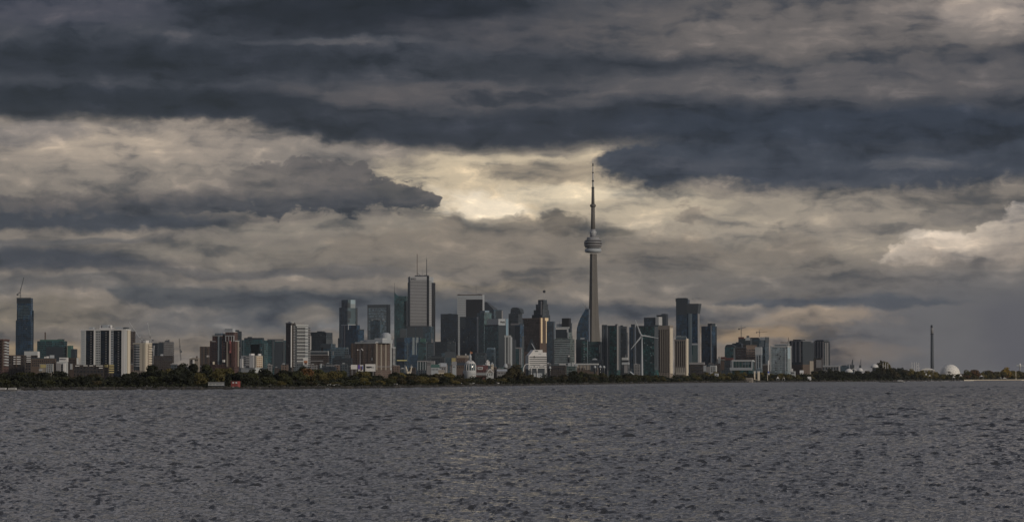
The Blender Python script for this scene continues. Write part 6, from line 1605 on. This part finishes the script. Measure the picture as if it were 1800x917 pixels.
# ---- boats, cars and small white things by the shore
def boat(label, px0, px1, py, d, h, cabins, mat='white'):
    q = d / F; c = (px0 + px1) / 2; p = at(c, 600, d); o = empty('motor_boat', (p.x, p.y, 0)); tag(o, label, 'boat')
    L = (px1 - px0) * q; w = L * .14
    pts = [(-.5, -.35), (-.46, -.5), (.25, -.5), (.42, -.25), (.5, 0), (.42, .25), (.25, .5), (-.46, .5), (-.5, .35)]
    n = len(pts); v = [(a * L * .94, b * w * 1.4, -.3) for a, b in pts] + [(a * L, b * w * 2, h * (1 + .25 * max(0, a))) for a, b in pts]
    MB().add(v, [tuple(reversed(range(n))), tuple(range(n, 2 * n))] + [(i, (i + 1) % n, n + (i + 1) % n, n + i) for i in range(n)]).build('hull', M[mat], o)
    for a, b, hh in cabins:
        MB().box(a * L, b * L, -w * .7, w * .7, h * .9, h + hh).build('cabin', M['white'], o); MB().box(a * L + .3, b * L - .3, -w * .72, w * .72, h + hh * .35, h + hh * .7).build('cabin_window', M['glassdark'], o)
    MB().box(-L * .48, L * .4, -w * 1.02, w * 1.02, h * .45, h * .6).build('rub_rail', M['slate'], o)


boat('long low pale boat moored at the far left shore', -6, 38, 682, 1590, .9, [(-.36, -.1, .9), (.0, .3, .8)], 'grey')
boat('low pale barge shaped boat moored under the dark right trees', 1545, 1591, 671, 4250, 1.5, [(.20, .40, 1.6)], 'grey')
boat('thin white boat by the dark shore below the beige towers', 1157, 1172, 673, 3720, 1.4, [(-.1, .2, 1.0)])
boat('small white boat by the shore right of the thin white boat', 1178, 1189, 672, 3760, 1.3, [(-.2, .1, 1.0)])


def make_car():
    o = empty('parked_car', (0, 0, 0))
    prof = [(-2.2, .35), (-2.2, .95), (-1.5, 1.0), (-.9, 1.5), (.7, 1.5), (1.3, 1.0), (2.15, .85), (2.2, .35)]
    n = len(prof); v = [(x, y, z_) for y in (-.9, .9) for x, z_ in prof]
    MB().add(v, [tuple(range(n)), tuple(range(2 * n - 1, n - 1, -1))] + [(i, n + i, n + (i + 1) % n, (i + 1) % n) for i in range(n)]).build('car_body', M['white'], o)
    MB().box(-1.1, .9, -.92, .92, 1.05, 1.4).build('window', M['glassdark'], o)
    for x in (-1.4, 1.4):
        for y in (-.85, .85): MB().tube((x, y - .12, .35), (x, y + .12, .35), .35, None, 10).build('wheel', M['blackm'], o)
    return o


def copy_tree(o):
    c = o.copy(); C.objects.link(c)
    for ch in o.children:
        k2 = ch.copy(); C.objects.link(k2); k2.parent = c
    return c


car0, used = make_car(), False
CARS = [('white car parked on the lakeshore road left of the railed boathouse', 'white cars on the road by the white slab block', [(233, 668), (236.5, 668.4), (247, 669), (253, 669.4), (262, 669.6)]),
        ('white car parked on the lakeshore grass below the striped tower', 'white cars on the lakeshore below the striped tower', [(478, 668), (483, 668.6), (489, 668.8), (492, 668.8)]),
        ('white car parked in the lakeshore row below the charcoal office', 'white cars on the lakeshore below the charcoal office', [(518, 671.6), (523, 672), (526, 672), (531, 671.4), (534, 671.6), (561, 672.2), (579, 672), (591, 672), (594, 671.6)]),
        ('white car parked in the sunlit row before the ribbed dome', 'white cars on the lakeshore before the ribbed dome', [(696, 673), (699, 673.6), (810, 672.4), (819, 672), (821, 672.2), (824, 672.2), (832, 675.6), (837, 675.6), (874, 671.8)]),
        ('white car parked on the lit shore by the white stone columns', 'white cars on the lit shore by the columns', [(1267, 668.6), (1279, 668.8), (1297, 668.8), (1300, 669), (1303, 668.8), (1308, 669), (1323, 668.6), (1365, 668.4), (1369, 668.8)]),
        ('white car parked on the green bank before the big white dome', 'white cars on the bank by the big white dome', [(1630, 663), (1636, 663.6), (1640, 664), (1674, 663.4), (1676, 664), (1688, 662), (1692, 662), (1721, 662), (1725, 661.8), (1730, 662), (1744, 663), (1749, 663)])]
for label, grp, spots in CARS:
    for px, py in spots:
        sd = shore_d(px)
        dd = sd + (26 if px < 1250 else 55)
        c = car0 if not used else copy_tree(car0)
        used = True
        p = at(px, 600, dd)
        c.location = (p.x, p.y, ground_z(px, dd) - .05)
        c.rotation_euler = (0, 0, random.uniform(-.3, .3))
        sc = 1.0 if px < 1000 else 1.25
        c.scale = (sc, sc, sc)
        tag(c, label, 'car', grp)


def tent(label, px, w, py0, py1, d):
    q = d / F; p = at(px, 600, d); o = empty('white_tent', (p.x, p.y, 0)); tag(o, label, 'tent')
    r = w / 2 * q
    MB().add([(-r, -r, zat((py0 + py1) / 2, d)), (r, -r, zat((py0 + py1) / 2, d)), (r, r, zat((py0 + py1) / 2, d)), (-r, r, zat((py0 + py1) / 2, d)), (0, 0, zat(py0, d))], [(0, 1, 4), (1, 2, 4), (2, 3, 4), (3, 0, 4)]).build('canopy', M['white'], o)
    for a in (-r * .95, r * .95):
        for b in (-r * .95, r * .95): MB().tube((a, b, 0), (a, b, zat((py0 + py1) / 2, d) + .1), .25, None, 5).build('post', M['palegrey'], o)


tent('white pointed tent in front of the right foot of the big white dome', 1676, 4.4, 660, 666, shore_d(1676) + 20)
tent('white pointed tent on the grass right of the big white dome', 1688.4, 5, 656.8, 664, shore_d(1688) + 45)
tent('wide white tent beside the orange trees on the right shore', 1724, 7, 658.6, 664, shore_d(1724) + 30)
tent('white tent on the seawall below the golden tree', 1757, 5.6, 660.4, 667, shore_d(1757) + 20)
tent('long white tent on the seawall right of the golden tree', 1765, 8, 662.4, 667.4, shore_d(1765) + 20)
tent('white tent on the green bank below the smokestack', 1634, 7, 658.4, 665, shore_d(1634) + 20)
tent('small white tent below the four white masts', 1627.6, 3, 655, 662, shore_d(1627) + 40)
tent('white tent at the shore right of the pylon sign', 1367, 4, 661, 668, shore_d(1367) + 15)
tent('white canopy at the shore further right of the pylon sign', 1377, 4.4, 661.6, 667.6, shore_d(1377) + 15)
d = shore_d(1785) + 8; q = d / F; p = at(1785.2, 600, d); o = empty('lamp_post', (p.x, p.y, 0)); tag(o, 'tall thin tan post standing on the seawall near the right edge', 'post')
MB().tube((0, 0, 0), (0, 0, zat(652, d)), .8 * q, .55 * q, 8).build('shaft', M['cream'], o); MB().box(-.9 * q, .9 * q, -.8, .8, zat(652.4, d), zat(651.2, d)).build('lamp_head', M['palegrey'], o)
d = 6600; q = d / F; p = at(1792.4, 600, d); o = empty('water_tank_tower', (p.x, p.y, 0)); tag(o, 'white elevated tank with side arms above the trees at the right edge', 'tower')
MB().lathe([(1.2 * q, 0), (1.0 * q, zat(644, d))], 8).build('leg', M['steel'], o); MB().lathe([(1.0 * q, zat(645, d)), (2 * q, zat(644, d)), (2 * q, zat(640, d)), (1 * q, zat(638.4, d))], 14).build('tank', M['white'], o, True)
MB().box(-6.4 * q, -1.6 * q, -2, 2, zat(643, d), zat(640.6, d)).build('arm', M['palegrey'], o); MB().box(1.6 * q, 6.4 * q, -2, 2, zat(643.4, d), zat(641.4, d)).build('arm', M['palegrey'], o)

# ---- birds over the skyline
def bird(px, py, label):
    d = 900; q = d / F; c = at(px, py, d); o = pydata('flying_bird', [(-1.9 * q, 0, .5 * q), (-.9 * q, -.1, .9 * q), (0, -.4, .1 * q), (.9 * q, -.1, .9 * q), (1.9 * q, 0, .4 * q), (.9 * q, .35, .6 * q), (0, .5, -.3 * q), (-.9 * q, .35, .6 * q), (0, -.7, -.1 * q), (0, 0, -.5 * q)],
        [(0, 1, 7), (1, 2, 6, 7), (2, 3, 5, 6), (3, 4, 5), (2, 8, 9), (2, 9, 6)], M['blackm'])
    o.location = c; tag(o, label, 'bird', 'birds over the tallest dark tower' if px > 1150 else None)


for px, py in ((1200, 517.6), (1208.6, 517), (1217.4, 525.6), (1229.4, 524)): bird(px, py, 'tiny dark bird flying just over the tallest dark tower of the right group')
bird(1097.4, 557.4, 'lone dark bird in the sky right of the needle tower')

# ------------------------------------------------------------------ trees
def leaf_material(name, c, c2):
    m, k, b = newmat(name)
    t = k.n.new('ShaderNodeTexCoord')
    oi = k.n.new('ShaderNodeObjectInfo')
    n = k.noise(t.outputs['Object'], 0.35, 3, 0.6)
    f = k.m('ADD', k.mr(n, .3, .7, 0, .7), k.m('MULTIPLY', oi.outputs['Random'], .45), clamp=True)
    k.l.new(k.mix(f, c, c2), b.inputs['Base Color'])
    b.inputs['Roughness'].default_value = 0.75
    b.inputs['Specular IOR Level'].default_value = 0.25
    return m


LEAF = dict(
    dark=leaf_material('dark_leaves', (0.011, 0.014, 0.008), (0.022, 0.025, 0.011)),
    green=leaf_material('green_leaves', (0.028, 0.034, 0.013), (0.056, 0.056, 0.020)),
    olive=leaf_material('olive_leaves', (0.060, 0.056, 0.020), (0.115, 0.096, 0.034)),
    brown=leaf_material('brown_leaves', (0.034, 0.030, 0.015), (0.062, 0.052, 0.024)),
    gold=leaf_material('gold_leaves', (0.20, 0.125, 0.022), (0.26, 0.20, 0.04)),
    straw=leaf_material('sunlit_straw_leaves', (0.085, 0.078, 0.024), (0.17, 0.135, 0.045)),  # autumn yellow with the right shore's sunlight put into the colour
    orange=leaf_material('orange_leaves', (0.125, 0.064, 0.024), (0.10, 0.058, 0.026)),
)
BARK = plain('bark', (0.045, 0.036, 0.028), 0.95)


def crown_mesh(seed, kind):
    """many small leaf sprays spread through a lumpy crown of height 1 (base at z 0.22), width about 0.9"""
    rng = np.random.default_rng(seed)
    lobes = []
    nl = rng.integers(9, 14)
    for i in range(nl):
        a = rng.random() * 6.283
        h = rng.random()
        if kind == 'tall':
            rr, zz, s = .20 * (1 - .5 * h), .30 + .58 * h, .13 + .07 * rng.random()
        elif kind == 'wide':
            rr, zz, s = .34 * (1 - .55 * h ** 2), .38 + .40 * h, .15 + .08 * rng.random()
        else:
            rr, zz, s = .27 * (1 - .6 * h ** 2), .34 + .48 * h, .14 + .09 * rng.random()
        lobes.append((rr * math.cos(a), rr * math.sin(a), zz, s))
    lobes.append((0, 0, .6, .24))
    n = 980
    L = np.array(lobes)
    wts = L[:, 3] ** 2
    pick = rng.choice(len(L), n, p=wts / wts.sum())
    dirs = rng.normal(size=(n, 3))
    dirs /= np.linalg.norm(dirs, axis=1)[:, None]
    rad = L[pick, 3] * (0.55 + 0.5 * rng.random(n) ** .6)
    c = L[pick, :3] + dirs * rad[:, None] * np.array([1, 1, .85])
    c[:, 2] = np.maximum(c[:, 2], .16 + .05 * rng.random(n))
    sz = .034 + .034 * rng.random(n)
    nrm = dirs + rng.normal(size=(n, 3)) * .6
    nrm /= np.linalg.norm(nrm, axis=1)[:, None]
    u = np.cross(nrm, rng.normal(size=(n, 3)))
    u /= np.linalg.norm(u, axis=1)[:, None]
    w = np.cross(nrm, u)
    v = np.stack([c + u * sz[:, None] * 1.25, c + w * sz[:, None] * .7, c - u * sz[:, None], c - w * sz[:, None] * .8 + nrm * sz[:, None] * .3], 1).reshape(-1, 3)
    me = bpy.data.meshes.new('crown')
    f = [(4 * i, 4 * i + 1, 4 * i + 2, 4 * i + 3) for i in range(n)]
    me.from_pydata(v.tolist(), [], f)
    me.materials.append(LEAF['dark'])
    return me


CROWNS = [crown_mesh(100 + i, k2) for i, k2 in enumerate(['round', 'wide', 'tall', 'round', 'wide', 'round', 'tall', 'wide'])]


def trunk_mesh(seed):
    rng = random.Random(seed)
    mb = MB()
    p, r = Vector((0, 0, -.02)), .022
    for i in range(4):
        q = p + Vector((rng.uniform(-.015, .015), rng.uniform(-.015, .015), .13))
        mb.tube(p, q, r, r * .82, 7)
        p, r = q, r * .82
    for i in range(5):
        a = rng.random() * 6.283
        st = Vector((0, 0, .22 + .06 * i))
        e = st + Vector((.20 * math.cos(a), .20 * math.sin(a), .17 + .08 * rng.random()))
        mb.tube(st, e, .011, .004, 5)
    me = bpy.data.meshes.new('trunk')
    me.from_pydata(mb.v, [], mb.f)
    me.materials.append(BARK)
    return me


TRUNKS = [trunk_mesh(i) for i in range(4)]
ntree = [0]
MARKS = [(8, 'below the red brick tower'), (36, 'below the lone navy tower'), (62, 'by the white parapet box block'), (90, 'below the teal block with the flue'), (114, 'by the stepped white building'), (150, 'under the left end of the white slab'), (178, 'under the middle of the white slab'), (204, 'under the yellow balcony block'),
         (228, 'at the sunlit end of the white slab'), (252, 'below the cream flats'), (290, 'below the plain grey tower'), (318, 'below the lone leaning crane'), (342, 'below the wide gap'), (376, 'behind the railed boathouse'), (412, 'behind the small red hut'), (442, 'below the small white flats'), (482, 'below the teal block with pale frame'), (522, 'below the striped tower'),
         (560, 'below the charcoal office'), (598, 'below the notched glass tower'), (622, 'below the plain white billboard'), (652, 'below the billboard with the dark mark'), (682, 'below the right end of the brown hotel'), (716, 'below the yellow billboard'), (744, 'below the framed glass hall'), (772, 'below the green roof hall'), (800, 'below the ochre hall'), (828, 'before the ribbed dome'), (858, 'before the red hall'),
         (880, 'left of the biggest brown tree'), (922, 'right of the biggest brown tree'), (944, 'below the white stepped office'), (976, 'below the glass office with the cube'), (1004, 'by the greenhouse sheds'), (1032, 'before the white roofed grandstand'), (1062, 'below the slim slab right of the needle tower'), (1098, 'by the little control tower'), (1128, 'at the foot of the wind turbine'), (1168, 'below the tall beige tower'),
         (1198, 'below the shorter beige tower'), (1226, 'before the wide low dark hall'), (1258, 'below the separate dark blue tower'), (1304, 'before the green glass pavilion'), (1332, 'by the two stone columns'), (1352, 'by the white pylon'), (1376, 'below the pale blue glass slab'), (1406, 'before the brown brick hotel base'), (1436, 'below the last rounded tower'), (1462, 'before the arched grey hall'),
         (1494, 'by the white arch roof'), (1512, 'by the small white round roof'), (1538, 'by the high white tilted roof'), (1566, 'before the rusty brown hall'), (1606, 'below the four white masts'), (1636, 'below the smokestack'), (1670, 'before the big white dome'), (1700, 'right of the big white dome'), (1728, 'by the wide white tent'), (1752, 'left of the golden tree'), (1780, 'by the tan post'), (1800, 'at the right edge by the white tank')]
KIND = dict(straw='straw yellow', dark='near black green', green='dull green', olive='olive', brown='dark brown', gold='golden', orange='rust orange')


def tree_label(px, kind, row, nrow):
    m = min(MARKS, key=lambda q: abs(q[0] - px))[1]
    pos = ['front row', 'second row', 'back row'][row if nrow == 3 else row * 2]
    return '%s %s tree %s' % (KIND[kind], pos, m)





def tree(px, d, h, leaf, label, group=None, wide=1.0, shape=None, name='shore_tree'):
    i = ntree[0]
    ntree[0] += 1
    p = at(px, 600, d)
    o = empty(name, (p.x, p.y, ground_z(px, d) - .2), random.random() * 6.283)
    o.scale = (h * wide, h * wide, h)
    tag(o, label, 'tree', group)
    tr = mesh_obj('trunk', TRUNKS[i % 4], o)
    cr = mesh_obj('crown', CROWNS[random.randrange(8) if shape is None else shape], o)
    cr.material_slots[0].link = 'OBJECT'
    cr.material_slots[0].material = LEAF[leaf]
    return o


# top line of the tree belt in photo pixels
TOP = [(-40, 648), (0, 648), (60, 652), (100, 646), (130, 652), (200, 655), (232, 650), (245, 640), (300, 637), (350, 638), (420, 644), (470, 644), (500, 642), (520, 640), (545, 645), (580, 644), (610, 648), (625, 653), (665, 654), (690, 652), (720, 652), (745, 655), (780, 650), (800, 655), (815, 661), (870, 663), (885, 655), (900, 648), (930, 657), (960, 660), (990, 652), (1010, 650), (1050, 651), (1080, 655), (1130, 654), (1180, 661), (1220, 655), (1270, 652), (1300, 652), (1340, 652), (1365, 653), (1400, 655), (1420, 657), (1440, 645), (1470, 646), (1500, 652), (1530, 648), (1550, 645), (1580, 642), (1600, 645), (1640, 650), (1660, 657), (1690, 655), (1700, 650), (1760, 650), (1800, 650), (1840, 649)]


def shore_y(px): return float(np.interp(px, [a for a, b in SHORE], [b for a, b in SHORE]))


def top_at(px): return float(np.interp(px, [a for a, b in TOP], [b for a, b in TOP]))


STRETCH = [(-60, 135, 'tree in the near black belt left of the white slab', ['dark', 'dark', 'dark', 'green']),
           (135, 232, 'tree in the dark belt under the white slab', ['dark', 'dark', 'brown', 'dark']),
           (232, 360, 'tree in the olive belt below the cream flats and the wide gap', ['dark', 'green', 'olive', 'dark', 'dark']),
           (360, 500, 'tree in the dark belt below the red brick complex and teal blocks', ['dark', 'green', 'dark', 'olive']),
           (500, 610, 'tree in the green and rust belt below the striped tower', ['green', 'olive', 'brown', 'dark']),
           (610, 700, 'tree in the yellow green belt below the billboards', ['straw', 'green', 'olive', 'dark']),
           (700, 800, 'tree in the rounded olive belt below the white banded tower', ['olive', 'brown', 'straw', 'dark']),
           (800, 890, 'tree in the low brown belt before the ribbed dome', ['brown', 'olive', 'brown', 'dark']),
           (890, 1010, 'tree in the dark brown belt below the white stepped office', ['brown', 'dark', 'brown', 'dark']),
           (1010, 1130, 'tree in the dark belt at the foot of the needle tower', ['brown', 'dark', 'dark', 'green']),
           (1130, 1240, 'tree in the dark belt under the beige towers', ['dark', 'olive', 'brown', 'green']),
           (1240, 1430, 'tree in the patchy belt on the lit shore below the crane cluster', ['olive', 'straw', 'green', 'dark']),
           (1430, 1600, 'tree in the dark belt among the white round roofs', ['dark', 'brown', 'dark', 'dark']),
           (1600, 1695, 'tree in the olive belt around the big white dome', ['straw', 'olive', 'straw', 'dark']),
           (1695, 1850, 'tree in the autumn belt above the tan seawall', ['orange', 'straw', 'straw', 'olive'])]
random.seed(5)
for a, b, label, kinds in STRETCH:
    dm = shore_d((a + b) / 2)
    right = a >= 1240
    rows = ((30, .66), (90, .9), (170, 1.02)) if right else ((28, .62), (75, .84), (150, 1.0))
    for row, (off, hs) in enumerate(rows):
        step = 13.0 if right else max(15.0, 22.0 * 2000 / dm)
        x = a + random.random() * step * .6
        while x < b:
            sd = shore_d(x) + off + random.uniform(-14, 14)
            foot = 660 + (shore_y(x) - 660) * .85
            yt = foot - (foot - top_at(x)) * hs * random.uniform(.82, 1.06)
            h = max(4.5, zat(yt, sd) - ground_z(x, sd))
            if row == 0 and (364 < x < 396 or 404 < x < 422 or (810 < x < 868) or (470 < x < 500) or (515 < x < 600) or (1316 < x < 1356)):
                h *= .55
            wd = min(2.6, max(.8, step * 1.15 * sd / F / (h * .85))) * random.uniform(.85, 1.2)
            kd = random.choice(kinds)
            tree(x, sd, h, kd, tree_label(x, kd, row, len(rows)), 'trees along the shore', wd)
            x += step * random.uniform(.75, 1.25)
print('trees', ntree[0])
# trees that stand out
tree(905, shore_d(905) + 60, zat(640, shore_d(905) + 60) - 2, 'brown', 'biggest dark brown round tree, left of the white stepped office', wide=1.15, shape=0)
tree(893, shore_d(893) + 55, zat(648, shore_d(893) + 55) - 2, 'brown', 'brown tree leaning against the left side of the biggest round tree', wide=1.1, shape=3)
tree(538, shore_d(538) + 120, zat(641, shore_d(538) + 120) - 2.5, 'orange', 'rust orange tree at the foot of the white and orange billboard', wide=1.0, shape=5)
tree(1767.5, shore_d(1767) + 60, zat(645, shore_d(1767) + 60) - 2, 'gold', 'golden autumn tree over the tan seawall', wide=1.05, shape=0)
tree(1757, shore_d(1757) + 70, zat(651.5, shore_d(1757) + 70) - 2, 'olive', 'low yellow green tree left of the golden tree', wide=1.7, shape=1)
tree(1736, shore_d(1736) + 70, zat(648.4, shore_d(1736) + 70) - 2, 'olive', 'pale straw coloured tree beside the orange trees on the right', wide=1.1, shape=5)
tree(1711, shore_d(1711) + 65, zat(648, shore_d(1711) + 65) - 2, 'orange', 'orange brown bushy tree right of the big white dome', wide=1.3, shape=1)
tree(1794, shore_d(1794) + 90, zat(648.4, shore_d(1794) + 90) - 2, 'brown', 'brown tree under the white elevated tank', wide=1.1, shape=3)
tree(1554, 5500, zat(634, 5500) - 4, 'olive', 'faint olive tree behind the three short white masts', wide=1.5, shape=0)
tree(638, shore_d(638) + 110, zat(648.6, shore_d(638) + 110) - 2, 'olive', 'yellowish tree right below the white billboards', wide=1.2, shape=4)

# low shrubs and thicket: leaf sprays along the whole bank, between and under the trees
def undergrowth():
    rng = np.random.default_rng(9)
    n = 60000
    px = rng.uniform(-60, 1850, n)
    off = 6 + 150 * rng.random(n) ** 1.3
    v, f = [], []
    for i in range(n):
        x = px[i]
        sd = shore_d(x) + off[i]
        lump = .5 + .5 * math.sin(x * .33 + off[i] * .05) * math.sin(x * .083 + 1.3 + off[i] * .02)
        if off[i] < 40 and (465 < x < 610 or 690 < x < 880 or 1260 < x < 1390 or 364 < x < 422 or x > 1600): lump *= .25
        far_ = max(1.0, sd / 2600)
        z0 = ground_z(x, sd)
        c = at(x, 600, sd)
        c.z = z0 + rng.random() * (.4 + (3.0 + min(off[i], 120) * .035) * lump * far_)
        s = (.5 + .6 * rng.random()) * far_
        u = Vector(rng.normal(size=3)).normalized()
        w = u.cross(Vector(rng.normal(size=3))).normalized()
        b = len(v)
        v += [c + u * s, c + w * s * .7, c - u * s, c - w * s * .7]
        f.append((b, b + 1, b + 2, b + 3))
    o = pydata('undergrowth', [tuple(q) for q in v], f, LEAF['dark'])
    tag(o, kind='stuff')


undergrowth()

# far roofs glimpsed between the trees and towers
random.seed(31)
FAR = [(44, 100, 2900), (100, 140, 3000), (228, 270, 3700), (300, 352, 3700), (424, 470, 3500), (470, 505, 3600), (545, 620, 3700), (690, 760, 4200), (760, 800, 4400), (835, 900, 4700), (960, 1010, 5000), (1100, 1130, 5200), (1230, 1290, 5400), (1340, 1440, 5600)]
for a, b, dd in FAR:
    x = a
    while x < b - 4:
        w = random.uniform(7, 13)
        mt = random.choice(['browndark', 'charcoal', 'brick', 'concrete', 'browndark'])
        mk = min(MARKS, key=lambda q: abs(q[0] - x - w / 2))[1]
        t = Tower('low_building', 'dim %s low block behind the trees %s' % (dict(browndark='dark brown', charcoal='slate', brick='brown brick', concrete='grey')[mt], mk), x, x + w, x + w + .4, dd + random.uniform(-150, 150), 5, 14, 'building', 'dim low blocks behind the shore trees')
        yt = random.uniform(638, 648)
        t.body(yt, mt)
        t.roof('roof_unit', x + w * .2, x + w * .5, yt - random.uniform(1, 2.2), yt, random.choice(['grey', 'palegrey', 'darkgrey']), .2, .7)
        t.front('roof_edge', x - .1, x + w + .1, yt - .4, yt + .6, random.choice(['darkgrey', 'grey', 'brownw']), .3)
        x += w + random.uniform(1, 5)


# loose boulders along the water line
def boulders():
    rng = np.random.default_rng(4)
    mb = MB()
    for i in range(900):
        x = rng.uniform(-40, 1690)
        p = at(x, 600, shore_d(x) + rng.uniform(-9.5, 2))
        r = rng.uniform(.4, 1.5) * max(1, p.y / 2600)
        pts = [(p.x + r * 1.4 * math.cos(a) * rng.uniform(.7, 1.2), p.y + r * math.sin(a) * rng.uniform(.7, 1.2)) for a in np.linspace(0, 5.2, 6)]
        mb.prism(pts, -.5, [1.0 + r * rng.uniform(.1, .9) for _ in pts])
    o = mb.build('shore_boulders', plain('grey_boulder', (0.045, 0.043, 0.041), 0.9, 0, 0.4, 0.3))
    tag(o, kind='stuff')


boulders()

# ------------------------------------------------------------------ thin evening haze over the whole lake and city
hm = bpy.data.materials.new('thin_haze')
hm.use_nodes = True
hn = hm.node_tree
hn.nodes.clear()
pv = hn.nodes.new('ShaderNodeVolumePrincipled')
pv.inputs['Color'].default_value = (0.86, 0.93, 1.0, 1)
pv.inputs['Density'].default_value = 0.000009
pv.inputs['Anisotropy'].default_value = 0.2
ho = hn.nodes.new('ShaderNodeOutputMaterial')
hn.links.new(pv.outputs[0], ho.inputs['Volume'])
hb_ = MB().box(-17000, 17000, -600, 17000, -4, 680).build('haze', hm)
tag(hb_, kind='stuff')
